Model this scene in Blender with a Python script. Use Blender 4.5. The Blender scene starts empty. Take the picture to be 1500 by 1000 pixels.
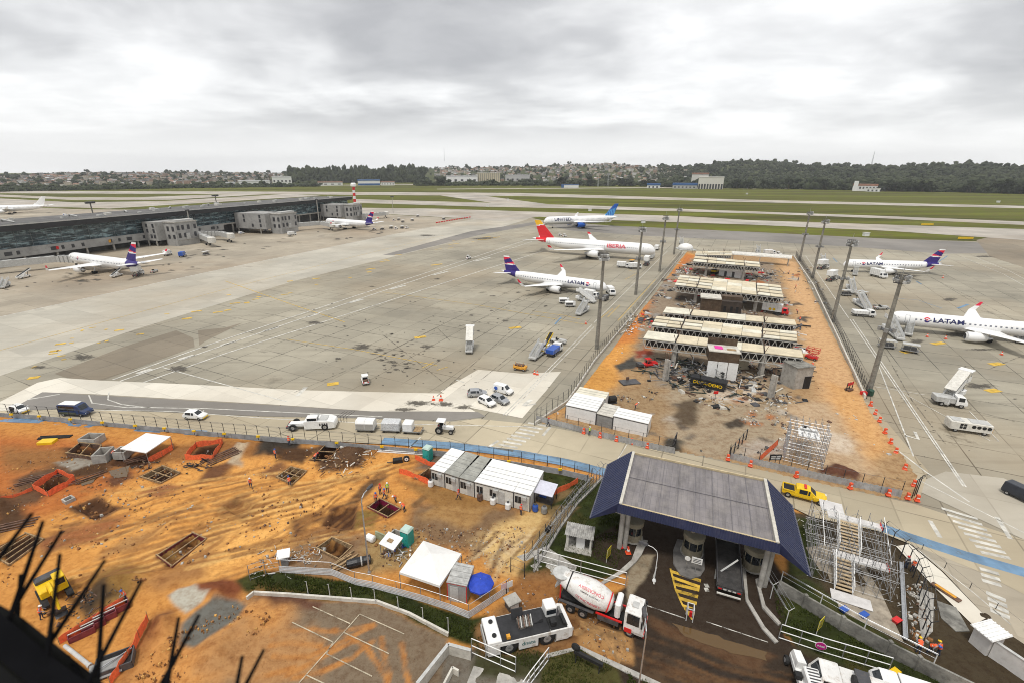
import bpy,bmesh,math,random
import numpy as np
from mathutils import Vector,Matrix
rnd=random.Random(11)
scene=bpy.context.scene
C=scene.collection
PI=math.pi
F,CX,CY,H,HZ=700.0,722.0,500.0,43.0,250.0
TH=math.atan((CY-HZ)/F)
CT,ST=math.cos(TH),math.sin(TH)
def ray(u,v):
 x,y=(u-CX)/F,(v-CY)/F
 return Vector((x,CT-y*ST,-ST-y*CT))
def G(u,v,z=0.0):
 """point of the horizontal plane at height z seen at photo pixel u, v"""
 d=ray(u,v)
 t=(z-H)/d.z
 return Vector((d.x*t,d.y*t,z))
def HD(a,b):
 p,q=G(*a),G(*b)
 return math.atan2(q.y-p.y,q.x-p.x)
def lerp(a,b,t):return a+(b-a)*t
def nd(nt,typ,**kw):
 n=nt.nodes.new(typ)
 for k,v in kw.items():setattr(n,k,v)
 return n
def new_mat(name):
 m=bpy.data.materials.new(name);m.use_nodes=True
 nt=m.node_tree
 return m,nt,nt.nodes['Principled BSDF']
def S(nt,sock,val):
 if hasattr(val,'is_output'):nt.links.new(val,sock)
 else:sock.default_value=val
def mixc(nt,fac,a,b,mode='MIX'):
 n=nd(nt,'ShaderNodeMix',data_type='RGBA',blend_type=mode)
 S(nt,n.inputs[0],fac);S(nt,n.inputs[6],a);S(nt,n.inputs[7],b)
 return n.outputs[2]
def mth(nt,op,a,b=0.0,c=0.0):
 n=nd(nt,'ShaderNodeMath',operation=op)
 S(nt,n.inputs[0],a);S(nt,n.inputs[1],b);S(nt,n.inputs[2],c)
 return n.outputs[0]
def noise(nt,co,scale,detail=4,rough=0.6,lo=0.35,hi=0.65):
 n=nd(nt,'ShaderNodeTexNoise');n.inputs['Scale'].default_value=scale
 n.inputs['Detail'].default_value=detail;n.inputs['Roughness'].default_value=rough
 if co:nt.links.new(co,n.inputs['Vector'])
 r=nd(nt,'ShaderNodeMapRange');r.inputs[1].default_value=lo;r.inputs[2].default_value=hi
 nt.links.new(n.outputs['Fac'],r.inputs[0])
 return r.outputs[0]
def coord(nt,rot=0.0,sc=(1,1,1)):
 t=nd(nt,'ShaderNodeTexCoord')
 if rot==0 and sc==(1,1,1):return t.outputs['Object']
 m=nd(nt,'ShaderNodeMapping');m.inputs['Rotation'].default_value=(0,0,rot);m.inputs['Scale'].default_value=sc
 nt.links.new(t.outputs['Object'],m.inputs['Vector'])
 return m.outputs[0]
def c4(c):return(c[0],c[1],c[2],1.0)
def bump(nt,b,h,strength=0.3,dist=0.05):
 n=nd(nt,'ShaderNodeBump');n.inputs['Strength'].default_value=strength;n.inputs['Distance'].default_value=dist
 nt.links.new(h,n.inputs['Height']);nt.links.new(n.outputs[0],b.inputs['Normal'])
MATS={}
def M(name,col,rough=0.6,var=0.15,sc=1.5,metal=0.0,dirt=None,bmp=0.0,spec=0.4):
 """paint or plain stuff with a little wear: two scales of noise vary the colour"""
 if name in MATS:return MATS[name]
 m,nt,b=new_mat(name)
 co=coord(nt)
 dk=tuple(max(0,x*(1-var*1.6))for x in col)
 c=mixc(nt,noise(nt,co,sc,5,0.65),c4(dk),c4(tuple(min(1,x*(1+var*0.4))for x in col)))
 if dirt:
  c=mixc(nt,mth(nt,'MULTIPLY',noise(nt,co,sc*2.7,6,0.7,0.5,0.75),dirt[3]),c,c4(dirt[:3]))
 nt.links.new(c,b.inputs['Base Color'])
 b.inputs['Roughness'].default_value=rough;b.inputs['Metallic'].default_value=metal
 b.inputs['Specular IOR Level'].default_value=spec
 if bmp:bump(nt,b,noise(nt,co,sc*6,5,0.7,0,1),bmp,0.04)
 MATS[name]=m
 return m
DIRT=(0.12,0.08,0.05,0.5)
WHITE=M('white_paint',(0.80,0.80,0.78),0.35,0.06,0.8,dirt=(0.35,0.32,0.27,0.35))
OFFW=M('offwhite_paint',(0.68,0.66,0.60),0.5,0.12,1.2,dirt=(0.30,0.26,0.20,0.5))
WORN=M('muddied_white_paint',(0.74,0.73,0.70),0.4,0.08,0.7,dirt=(0.26,0.17,0.09,0.75))
BLACK=M('black_rubber',(0.018,0.018,0.018),0.75,0.3)
DGREY=M('dark_grey_paint',(0.07,0.07,0.075),0.5,0.2,dirt=(0.16,0.13,0.10,0.5))
GREY=M('grey_paint',(0.28,0.28,0.27),0.55,0.15,dirt=(0.14,0.12,0.10,0.5))
LGREY=M('pale_grey_paint',(0.50,0.50,0.48),0.5,0.12,dirt=(0.2,0.17,0.13,0.45))
SILVER=M('silver_paint',(0.45,0.46,0.47),0.3,0.05,metal=0.5)
STEEL=M('galvanised_steel',(0.48,0.49,0.50),0.45,0.15,3,metal=0.7)
RUSTY=M('rusty_steel',(0.16,0.09,0.06),0.8,0.4,2.5)
YELLOW=M('yellow_paint',(0.80,0.52,0.01),0.4,0.08,dirt=(0.2,0.13,0.05,0.35))
AMBER=M('amber_paint',(0.72,0.34,0.03),0.45,0.12,dirt=(0.15,0.09,0.04,0.6))
ORANGE=M('orange_plastic',(0.78,0.095,0.03),0.45,0.12,2)
MESHO=M('orange_safety_mesh',(0.92,0.17,0.06),0.6,0.2,3)
RED=M('red_paint',(0.62,0.02,0.02),0.35,0.1)
BLUE=M('blue_paint',(0.03,0.10,0.42),0.35,0.12)
TEAL=M('teal_plastic',(0.02,0.33,0.29),0.5,0.12,dirt=(0.2,0.16,0.1,0.3))
GLASS=M('dark_vehicle_glass',(0.02,0.025,0.03),0.08,0.2,spec=0.6)
LENS=M('clear_lens',(0.75,0.75,0.7),0.15,0.05)
RIM=M('wheel_rim',(0.42,0.42,0.42),0.4,0.15,metal=0.5)
TIMBER=M('formwork_timber',(0.40,0.27,0.14),0.8,0.35,3,dirt=(0.12,0.07,0.04,0.6))
PLY=M('red_film_plywood',(0.20,0.035,0.045),0.5,0.25,2)
CONC=M('cast_concrete',(0.42,0.40,0.36),0.85,0.2,0.7,dirt=(0.12,0.10,0.08,0.6),bmp=0.15)
CONCD=M('stained_concrete',(0.27,0.26,0.23),0.9,0.35,0.5,dirt=(0.06,0.055,0.05,0.85),bmp=0.2)
CONCW=M('pale_concrete',(0.60,0.57,0.50),0.85,0.15,0.9,dirt=(0.25,0.22,0.18,0.5))
MAST=M('mast_concrete',(0.25,0.235,0.20),0.9,0.25,1.2,dirt=(0.10,0.09,0.08,0.6))
SKIN=M('skin',(0.42,0.24,0.16),0.6,0.08)
JEANS=M('dark_work_trousers',(0.035,0.045,0.08),0.9,0.3,8)
VESTO=M('orange_vest',(0.85,0.12,0.03),0.6,0.12,8)
VESTY=M('lime_vest',(0.55,0.78,0.06),0.6,0.12,8)
SHIRT=M('grey_shirt',(0.30,0.30,0.33),0.9,0.2,8)
class MB:
 def __init__(s):s.v,s.f,s.m=[],[],[]
 def add(s,vs,fs,mi=0):
  o=len(s.v);s.v+=[tuple(p)for p in vs]
  s.f+=[tuple(o+i for i in f)for f in fs];s.m+=[mi]*len(fs)
  return s
 def hexa(s,b,t,mi=0):
  return s.add(list(b)+list(t),[(3,2,1,0),(4,5,6,7),(0,1,5,4),(1,2,6,5),(2,3,7,6),(3,0,4,7)],mi)
 def box(s,x0,x1,y0,y1,z0,z1,mi=0,ch=0.0):
  if ch<=0:
   q=[(x0,y0),(x1,y0),(x1,y1),(x0,y1)]
   return s.hexa([(x,y,z0)for x,y in q],[(x,y,z1)for x,y in q],mi)
  q=[(x0+ch,y0),(x1-ch,y0),(x1,y0+ch),(x1,y1-ch),(x1-ch,y1),(x0+ch,y1),(x0,y1-ch),(x0,y0+ch)]
  cx,cy=(x0+x1)/2,(y0+y1)/2
  kx,ky=1-2*ch/max(x1-x0,1e-6),1-2*ch/max(y1-y0,1e-6)
  r=[[(x,y,z0)for x,y in q],[(x,y,z1-ch)for x,y in q],[(cx+(x-cx)*kx,cy+(y-cy)*ky,z1)for x,y in q]]
  return s.loft(r,mi)
 def loft(s,rings,mi=0,cap=True,closed=True):
  o=len(s.v);n=len(rings[0])
  for r in rings:s.v+=[tuple(p)for p in r]
  for k in range(len(rings)-1):
   for i in range(n if closed else n-1):
    j=(i+1)%n
    s.f.append((o+k*n+i,o+k*n+j,o+(k+1)*n+j,o+(k+1)*n+i));s.m.append(mi)
  if cap:
   s.f.append(tuple(o+i for i in reversed(range(n))));s.m.append(mi)
   e=o+(len(rings)-1)*n
   s.f.append(tuple(e+i for i in range(n)));s.m.append(mi)
  return s
 def prism(s,poly,z0,z1,mi=0):
  if sum(a[0]*b[1]-b[0]*a[1]for a,b in zip(poly,poly[1:]+poly[:1]))<0:poly=poly[::-1]
  return s.loft([[(p[0],p[1],z0)for p in poly],[(p[0],p[1],z1)for p in poly]],mi)
 def frame(s,p,q):
  p,q=Vector(p),Vector(q);d=(q-p).normalized()
  a=d.cross(Vector((0,0,1)))
  if a.length<1e-4:a=Vector((1,0,0))
  a.normalize();return p,q,a,a.cross(d)
 def bar(s,p,q,w,h=None,mi=0):
  h=h or w;p,q,a,b=s.frame(p,q);a=a*w/2;b=b*h/2
  return s.loft([[c-a-b,c+a-b,c+a+b,c-a+b]for c in(p,q)],mi)
 def tube(s,p,q,r,r2=None,n=6,mi=0,cap=True):
  r2=r if r2 is None else r2;p,q,a,b=s.frame(p,q)
  an=[2*PI*i/n for i in range(n)]
  return s.loft([[c+(a*math.cos(t)+b*math.sin(t))*k for t in an]for c,k in((p,r),(q,r2))],mi,cap)
 def pipe(s,pts,r,n=6,mi=0):
  for a,b in zip(pts,pts[1:]):s.tube(a,b,r,r,n,mi)
  return s
 def lathe(s,prof,c=(0,0,0),n=12,axis='z',mi=0):
  rings=[]
  for r,z in prof:
   ring=[]
   for i in range(n):
    t=2*PI*i/n;a,b=r*math.cos(t),r*math.sin(t)
    ring.append({'z':(c[0]+a,c[1]+b,c[2]+z),'y':(c[0]+b,c[1]+z,c[2]+a),'x':(c[0]+z,c[1]+a,c[2]+b)}[axis])
   rings.append(ring)
  return s.loft(rings,mi)
 def quad(s,a,b,c,d,mi=0):return s.add([a,b,c,d],[(0,1,2,3)],mi)
 def strip(s,pts,z0,z1,w,mi=0):
  pts=[Vector((p[0],p[1],0))for p in pts]
  for p,q in zip(pts,pts[1:]):
   d=(q-p).normalized();nn=Vector((-d.y,d.x,0))*w/2
   c=[p-nn,q-nn,q+nn,p+nn]
   s.hexa([(x.x,x.y,z0)for x in c],[(x.x,x.y,z1)for x in c],mi)
  return s
 def build(s,name,mats,parent=None,smooth=False,loc=None,rz=0.0):
  me=bpy.data.meshes.new(name)
  me.from_pydata(s.v,[],s.f)
  for m in(mats if isinstance(mats,(list,tuple))else[mats]):me.materials.append(m)
  if len(me.materials)>1:me.polygons.foreach_set('material_index',s.m)
  if smooth:me.polygons.foreach_set('use_smooth',[True]*len(me.polygons))
  me.update()
  o=bpy.data.objects.new(name,me);C.objects.link(o)
  if parent:o.parent=parent
  if loc is not None:o.location=loc
  o.rotation_euler.z=rz
  return o
def tag(o,label=None,cat=None,group=None,kind=None):
 if label:o['label']=label
 if cat:o['category']=cat
 if group:o['group']=group
 if kind:o['kind']=kind
 return o
def thing(name,label,cat,loc=(0,0,0),rz=0.0,group=None):
 o=bpy.data.objects.new(name,None);C.objects.link(o)
 o.empty_display_size=0.3;o.location=loc;o.rotation_euler.z=rz
 return tag(o,label,cat,group)
KIDS={}
def kids(o):
 return[c for c in o.children]
def copy_tree(o,loc=None,rz=None,label=None,group=None,parent=None,scale=None):
 c=o.copy();C.objects.link(c)
 if parent:c.parent=parent
 if loc is not None:c.location=loc
 if rz is not None:c.rotation_euler.z=rz
 if scale:c.scale=scale
 if label:c['label']=label
 if group:c['group']=group
 for k in o.children:copy_tree(k,parent=c)
 return c
PROTO={}
def place(key,make,loc,rz,label,group=None,scale=None):
 """first use of a kind builds it, later uses copy the thing with its parts"""
 if key not in PROTO:
  o=PROTO[key]=make()
  o.location=loc;o.rotation_euler.z=rz
  if scale:o.scale=scale
  o['label']=label
  if group:o['group']=group
  return o
 return copy_tree(PROTO[key],loc,rz,label,group,scale=scale or(1,1,1))
def wheel(parent,x,y,r=0.33,w=0.22,rim=True,name='wheel'):
 o=MB().lathe([(r*.55,-w/2),(r*.95,-w/2),(r,-w*.3),(r,w*.3),(r*.95,w/2),(r*.55,w/2)],(0,0,0),14,'y').build(name,BLACK,parent,loc=(x,y,r))
 if rim:
  s=1 if y>0 else-1
  MB().lathe([(r*.56,w*.30),(r*.5,w*.53),(r*.15,w*.50)]if s>0 else[(r*.15,-w*.50),(r*.5,-w*.53),(r*.56,-w*.30)],(0,0,0),12,'y').build('rim',RIM,o)
 return o
def text_mesh(txt,size,mat,name='lettering',parent=None,bend=None,mirror=False,extrude=0.0,align='CENTER',sx=1.0,bold=0.0):
 """writing as a mesh in the local x-z plane facing -y; bend = radius wraps it round a body whose axis is x"""
 cu=bpy.data.curves.new('t','FONT');cu.body=txt;cu.size=size;cu.align_x=align;cu.align_y='CENTER';cu.extrude=extrude;cu.offset=bold
 to=bpy.data.objects.new('t',cu);C.objects.link(to)
 dg=bpy.context.evaluated_depsgraph_get()
 me=bpy.data.meshes.new_from_object(to.evaluated_get(dg))
 bpy.data.objects.remove(to);bpy.data.curves.remove(cu)
 bm=bmesh.new();bm.from_mesh(me)
 if bend:
  bmesh.ops.subdivide_edges(bm,edges=[e for e in bm.edges if e.calc_length()>size*.2],cuts=2,use_grid_fill=False)
  bmesh.ops.triangulate(bm,faces=bm.faces[:])
 for v in bm.verts:
  x,y,z=v.co;x*=sx*(-1 if mirror else 1)
  if bend:
   a=y/bend;v.co=(x,-bend*math.cos(a)-z,bend*math.sin(a))
  else:v.co=(x,-z,y)
 bm.to_mesh(me);bm.free();me.materials.clear();me.materials.append(mat)
 o=bpy.data.objects.new(name,me);C.objects.link(o)
 if parent:o.parent=parent
 return o
def vnoise(x,y,seed=0):
 xi,yi=np.floor(x).astype(np.int64),np.floor(y).astype(np.int64)
 xf,yf=x-xi,y-yi
 xf,yf=xf*xf*(3-2*xf),yf*yf*(3-2*yf)
 def h(a,b):
  n=(a*374761393+b*668265263+seed*974634541)&0xffffffff
  n=((n^(n>>13))*1274126177)&0xffffffff
  return((n^(n>>16))&0xffff)/65535.0
 return(h(xi,yi)*(1-xf)+h(xi+1,yi)*xf)*(1-yf)+(h(xi,yi+1)*(1-xf)+h(xi+1,yi+1)*xf)*yf
def fbm(x,y,sc,seed=0,oct=4):
 t,a,s=0.0,0.5,1.0/sc
 for k in range(oct):
  t=t+a*vnoise(x*s+17.3*k,y*s-9.1*k,seed+k);a*=0.5;s*=2.03
 return t/(1-0.5**oct)
def sdist(X,Y,poly):
 """signed distance to a polygon, negative inside"""
 d=np.full(X.shape,1e9);ins=np.zeros(X.shape,bool)
 n=len(poly)
 for i in range(n):
  ax,ay=poly[i][0],poly[i][1];bx,by=poly[(i+1)%n][0],poly[(i+1)%n][1]
  ex,ey=bx-ax,by-ay
  t=np.clip(((X-ax)*ex+(Y-ay)*ey)/(ex*ex+ey*ey+1e-12),0,1)
  d=np.minimum(d,np.hypot(X-ax-t*ex,Y-ay-t*ey))
  if ay!=by:ins^=((ay>Y)!=(by>Y))&(X<ex*(Y-ay)/(by-ay)+ax)
 return np.where(ins,-d,d)
def sstep(a,b,x):
 t=np.clip((x-a)/(b-a),0,1);return t*t*(3-2*t)
def PX(pts,z=0.0):return[G(u,v,z)for u,v in pts]
def flat(name,pts,z,mat,kind='structure'):
 """a level sheet whose outline is given as seen in the photo"""
 p=[G(u,v)for u,v in pts]
 bm=bmesh.new()
 f=bm.faces.new([bm.verts.new((q.x,q.y,z))for q in p])
 f.normal_update()
 if f.normal.z<0:f.normal_flip()
 bmesh.ops.triangulate(bm,faces=[f])
 me=bpy.data.meshes.new(name);bm.to_mesh(me);bm.free();me.materials.append(mat)
 o=bpy.data.objects.new(name,me);C.objects.link(o)
 return tag(o,kind=kind)
def ribbon(mb,pts,w,z,mi=0):
 p=[Vector((q.x,q.y,0))for q in(G(*a)if not isinstance(a,Vector)else a for a in pts)]
 L,Rr=[],[]
 for i,q in enumerate(p):
  d=(p[min(i+1,len(p)-1)]-p[max(i-1,0)]).normalized();n=Vector((-d.y,d.x,0))*w/2
  L.append(q+n);Rr.append(q-n)
 for i in range(len(p)-1):
  mb.quad(*[(k.x,k.y,z)for k in(Rr[i],Rr[i+1],L[i+1],L[i])],mi)
 return mb
def dense(pts,step):
 """points every STEP metres along a path"""
 out=[]
 for p,q in zip(pts,pts[1:]):
  n=max(1,int(round((q-p).length/step)))
  out+=[p.lerp(q,i/n)for i in range(n)]
 return out+[pts[-1]]
 # camera, sky, sun
cam=bpy.data.objects.new('camera',bpy.data.cameras.new('camera'));C.objects.link(cam)
cam.location=(0,0,H);cam.rotation_euler=(PI/2-TH,0,0)
cd=cam.data;cd.sensor_width=36;cd.lens=36*F/1500;cd.shift_x=(750-CX)/1500
cd.clip_start=0.05;cd.clip_end=20000
cd.dof.use_dof=True;cd.dof.focus_distance=90;cd.dof.aperture_fstop=3.2
scene.camera=cam
vs=scene.view_settings;vs.view_transform='Standard';vs.look='None';vs.exposure=0.6
scene.cycles.filter_width=1.0;vs.gamma=1
SUN_EL,SUN_AZ=math.radians(69),math.radians(-150)
w=bpy.data.worlds.new('World');scene.world=w;w.use_nodes=True
nt=w.node_tree;nt.nodes.clear()
sky=nd(nt,'ShaderNodeTexSky',sky_type='NISHITA',sun_disc=False);sky.sun_elevation=SUN_EL;sky.sun_rotation=SUN_AZ
bg1=nd(nt,'ShaderNodeBackground');bg1.inputs[1].default_value=0.10;nt.links.new(sky.outputs[0],bg1.inputs[0])
tc=nd(nt,'ShaderNodeTexCoord');sep=nd(nt,'ShaderNodeSeparateXYZ');nt.links.new(tc.outputs['Generated'],sep.inputs[0])
zz=mth(nt,'ADD',mth(nt,'MAXIMUM',sep.outputs[2],0.0),0.16)
cmb=nd(nt,'ShaderNodeCombineXYZ')
nt.links.new(mth(nt,'DIVIDE',sep.outputs[0],zz),cmb.inputs[0]);nt.links.new(mth(nt,'DIVIDE',sep.outputs[1],zz),cmb.inputs[1])
cmb.inputs[2].default_value=3.7
def wn(scale,detail,rough,dist,lo,hi,loc=(0,0,0)):
 mp=nd(nt,'ShaderNodeMapping');mp.inputs['Location'].default_value=loc;mp.inputs['Scale'].default_value=(0.8,0.9,1)
 nt.links.new(cmb.outputs[0],mp.inputs[0])
 n=nd(nt,'ShaderNodeTexNoise');n.inputs['Scale'].default_value=scale;n.inputs['Detail'].default_value=detail
 n.inputs['Roughness'].default_value=rough;n.inputs['Distortion'].default_value=dist
 nt.links.new(mp.outputs[0],n.inputs['Vector'])
 r=nd(nt,'ShaderNodeMapRange',interpolation_type='SMOOTHSTEP');r.inputs[1].default_value=lo;r.inputs[2].default_value=hi
 nt.links.new(n.outputs['Fac'],r.inputs[0]);return r.outputs[0]
big=wn(0.75,4,0.5,0.35,0.36,0.64,(3.6,0.4,0));fine=wn(2.6,6,0.6,0.3,0.30,0.70,(7.0,2.0,0))
mixf=mth(nt,'ADD',mth(nt,'MULTIPLY',big,0.76),mth(nt,'MULTIPLY',fine,0.24))
ramp=nd(nt,'ShaderNodeValToRGB')
for i,(p,c)in enumerate(((0.05,(0.44,0.44,0.45)),(0.42,(0.58,0.58,0.585)),(0.72,(0.76,0.76,0.76)),(0.97,(0.93,0.93,0.925)))):
 e=ramp.color_ramp.elements[i]if i<2 else ramp.color_ramp.elements.new(p)
 e.position=p;e.color=c4(c)
nt.links.new(mixf,ramp.inputs[0])
low=nd(nt,'ShaderNodeMapRange',interpolation_type='SMOOTHSTEP');low.inputs[1].default_value=0.015;low.inputs[2].default_value=0.12
low.inputs[3].default_value=0.85;low.inputs[4].default_value=0.0;nt.links.new(sep.outputs[2],low.inputs[0])
cl=mixc(nt,low.outputs[0],ramp.outputs[0],(0.95,0.95,0.95,1))
bg2=nd(nt,'ShaderNodeBackground');bg2.inputs[1].default_value=0.82;nt.links.new(cl,bg2.inputs[0])
mx=nd(nt,'ShaderNodeMixShader');mx.inputs[0].default_value=0.93
nt.links.new(bg1.outputs[0],mx.inputs[1]);nt.links.new(bg2.outputs[0],mx.inputs[2])
wo=nd(nt,'ShaderNodeOutputWorld');nt.links.new(mx.outputs[0],wo.inputs[0])
sun=bpy.data.objects.new('sun',bpy.data.lights.new('sun','SUN'));C.objects.link(sun)
sun.data.energy=1.5;sun.data.angle=math.radians(11);sun.data.color=(1,0.96,0.9)
sdir=Vector((math.sin(SUN_AZ)*math.cos(SUN_EL),math.cos(SUN_AZ)*math.cos(SUN_EL),math.sin(SUN_EL)))
sun.rotation_euler=sdir.to_track_quat('Z','Y').to_euler();sun.location=(0,0,300)
# pavement materials
PIER=HD((830,590),(1005,372))
def pavement(name,col,slab=7.0,joint=0.35,stain=0.5,blotch=0.2,rot=PIER,warm=(0.30,0.22,0.13)):
 m,nt,b=new_mat(name)
 co=coord(nt);cr=coord(nt,-rot)
 c=mixc(nt,noise(nt,co,0.022,5,0.6),c4([x*(1-blotch)for x in col]),c4([min(1,x*(1+blotch))for x in col]))
 c=mixc(nt,mth(nt,'MULTIPLY',noise(nt,co,0.4,6,0.7,0.4,0.75),0.28),c,c4([x*0.72 for x in col]))
 if slab:
  br=nd(nt,'ShaderNodeTexBrick',offset=0.0);nt.links.new(cr,br.inputs['Vector'])
  br.inputs['Scale'].default_value=1.0;br.inputs['Brick Width'].default_value=slab;br.inputs['Row Height'].default_value=slab
  br.inputs['Mortar Size'].default_value=0.11;br.inputs['Mortar Smooth'].default_value=0.3
  br.inputs['Color1'].default_value=(0.88,0.88,0.88,1);br.inputs['Color2'].default_value=(1.08,1.08,1.08,1);br.inputs['Mortar'].default_value=(1,1,1,1)
  c=mixc(nt,0.8,c,br.outputs['Color'],'MULTIPLY')
  jf=mth(nt,'MULTIPLY',br.outputs['Fac'],noise(nt,co,0.05,3,0.6,0.35,0.65))
  c=mixc(nt,mth(nt,'MULTIPLY',jf,joint*1.6),c,c4([x*0.25 for x in col]))
 if stain:
  st=mth(nt,'MULTIPLY',noise(nt,co,0.09,6,0.72,0.60,0.70),noise(nt,co,0.011,2,0.5,0.42,0.6))
  c=mixc(nt,mth(nt,'MULTIPLY',st,stain),c,c4([x*0.28 for x in col]))
  cs=coord(nt,-rot,(0.02,0.5,1))
  c=mixc(nt,mth(nt,'MULTIPLY',noise(nt,cs,1.0,4,0.6,0.52,0.75),stain*0.45),c,c4([x*0.55 for x in col]))
 c=mixc(nt,mth(nt,'MULTIPLY',noise(nt,cr,0.013,5,0.6,0.46,0.70),0.42),c,c4(warm))
 nt.links.new(c,b.inputs['Base Color']);b.inputs['Roughness'].default_value=0.8;b.inputs['Specular IOR Level'].default_value=0.3
 bump(nt,b,noise(nt,co,3.0,5,0.7,0,1),0.15,0.02)
 MATS[name]=m
 return m
APRON=pavement('apron_concrete',(0.312,0.284,0.220),7.5,0.9,0.95,0.26)
TAXI=pavement('taxilane_concrete',(0.45,0.42,0.35),9.0,0.2,0.6,0.17)
TERMC=pavement('stand_concrete',(0.35,0.305,0.235),7.5,0.35,0.95,0.24,warm=(0.32,0.22,0.13))
ASPH=pavement('worn_asphalt',(0.215,0.20,0.18),0,0,0.8,0.25,warm=(0.2,0.17,0.13))
BROWNP=pavement('brown_stained_concrete',(0.225,0.19,0.14),7.5,0.4,0.6,0.2)
PALE=pavement('pale_new_concrete',(0.66,0.62,0.53),6.0,0.25,0.35,0.10)
ROADC=pavement('road_concrete',(0.44,0.38,0.27),6.0,0.5,0.5,0.16,rot=PIER)
RUNW=pavement('runway_surface',(0.40,0.365,0.315),0,0,0.7,0.28,rot=0.0)
LOT=pavement('lot_asphalt',(0.16,0.15,0.135),0,0,0.7,0.3)
WET=pavement('damp_asphalt',(0.048,0.036,0.027),0,0,0.8,0.4,warm=(0.13,0.075,0.035))
WET.node_tree.nodes['Principled BSDF'].inputs['Roughness'].default_value=0.45
PATH=pavement('path_concrete',(0.36,0.32,0.25),3.0,0.35,0.6,0.2)
LINEW=None
def soft_mat(name,col,rough=.85,sc=.9,amount=1.0):
 """a stain or worn paint: thins out toward its own edge and in ragged holes"""
 m,nt,b=new_mat(name);co=coord(nt)
 at_=nd(nt,'ShaderNodeAttribute',attribute_name='edge')
 c=mixc(nt,noise(nt,co,sc*.6,4,.6),c4([x*.7 for x in col]),c4([x*1.3 for x in col]))
 nt.links.new(c,b.inputs['Base Color']);b.inputs['Roughness'].default_value=rough
 k=mth(nt,'ADD',at_.outputs['Fac'],mth(nt,'MULTIPLY',mth(nt,'SUBTRACT',noise(nt,co,sc,7,.75,.2,.8),.5),1.5))
 r=nd(nt,'ShaderNodeMapRange',interpolation_type='SMOOTHSTEP');r.inputs[1].default_value=.18;r.inputs[2].default_value=.75;r.inputs[4].default_value=amount
 nt.links.new(k,r.inputs[0])
 tr=nd(nt,'ShaderNodeBsdfTransparent');mx_=nd(nt,'ShaderNodeMixShader');nt.links.new(r.outputs[0],mx_.inputs[0]);nt.links.new(tr.outputs[0],mx_.inputs[1]);nt.links.new(b.outputs[0],
mx_.inputs[2])
 nt.links.new(mx_.outputs[0],nt.nodes['Material Output'].inputs['Surface'])
 return m
def set_edge(o,vals):
 a=o.data.attributes.new('edge','FLOAT','POINT');a.data.foreach_set('value',vals)
PATCH=soft_mat('tar_patch',(0.085,0.074,0.058),.8,.7,.75)
LINEW=soft_mat('white_road_paint',(.60,.58,.52),.7,1.2,.85);LINEY=soft_mat('yellow_road_paint',(.66,.42,.05),.7,1.0,.85);LINEB=soft_mat('blue_road_paint',
(.15,.28,.43),.7,.5,.75)
def grass_mat(name,a,b2,c3,s1=0.01,streak=True):
 m,nt,b=new_mat(name);co=coord(nt,0.0)
 cs=coord(nt,0.12,(0.12,1,1))if streak else co
 c=mixc(nt,noise(nt,cs,s1*(1.8 if streak else 1),8,0.72,0.38,0.62),c4(a),c4(b2))
 c=mixc(nt,noise(nt,co,s1*7,6,0.7,0.45,0.75),c,c4(c3))
 nt.links.new(c,b.inputs['Base Color']);b.inputs['Roughness'].default_value=0.95;b.inputs['Specular IOR Level'].default_value=0.1
 return m
FIELD=grass_mat('airfield_grass',(0.055,0.060,0.011),(0.140,0.156,0.018),(0.110,0.084,0.034))
# level ground
X0,X1,Y0,Y1=-110.0,80.0,12.0,92.0
mb=MB();E_=9000.0
for a,b2,c,d in((-E_,E_,Y1,E_),(-E_,E_,-2000,Y0),(-E_,X0,Y0,Y1),(X1,E_,Y0,Y1)):
 mb.quad((a,c,-0.05),(b2,c,-0.05),(b2,d,-0.05),(a,d,-0.05))
tag(mb.build('ground',FIELD),kind='structure')
NEAR_EDGE=[(-400,600),(-100,602),(0,607),(200,625),(400,641),(560,650),(660,657),(760,667),(830,680),(888,694),(905,705),(945,690),(1145,735),(1190,757),
(1285,777),(1330,795),(1430,835),(1530,885),(1900,1050)]
flat('apron',NEAR_EDGE+[(2600,700),(2300,380),(1560,337),(1435,354),(1300,350),(1100,340),(900,331),(800,324),(770,318),(700,322),(560,314),(440,312),(250,
306),(60,303),(-500,300),(-1500,330),(-1600,560)],0.0,APRON)
LZ=[0.0]
def lay(name,pts,mat,dz=0.004):
 LZ[0]+=dz
 return flat(name,pts,LZ[0],mat)
far=0.05
flat('runway',[(-600,279),(0,280),(400,281),(760,283),(1100,293),(1500,302),(2200,319),(2200,325),(1500,305.5),(1100,296.5),(760,287.5),(400,285),(0,283.5),
(-600,283)],0.042,RUNW)
flat('taxiway',[(520,292),(700,297),(850,301),(1100,310),(1300,317),(1500,325),(1800,337),(1800,346),(1500,330),(1300,320.5),(1100,313),(850,306),(700,
303),(520,297.5)],0.054,RUNW)
flat('taxiway',[(500,304.5),(640,306),(800,311),(1000,317),(1100,323),(1300,329.5),(1500,336),(1800,345),(1800,372),(1560,356),(1300,338.5),(1100,329.5),
(900,323),(790,318),(740,324),(560,313.5),(500,313)],0.066,RUNW)
flat('taxiway',[(640,286),(700,286),(810,300.5),(730,299)],0.078,RUNW)
flat('taxiway',[(-300,284),(0,285.5),(100,289.5),(200,289.5),(340,284.5),(390,285),(250,293),(110,293.5),(0,288.5),(-300,286)],0.090,RUNW)
flat('taxiway',[(-300,291),(0,291),(110,297),(240,295),(420,284.6),(470,287),(300,297.5),(160,306),(0,301),(-300,299)],0.102,RUNW)
flat('perimeter_road',[(430,272.2),(760,268),(1100,270),(1500,274),(1500,275.5),(1100,271.5),(760,269.2),(430,273)],0.114,RUNW)
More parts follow.
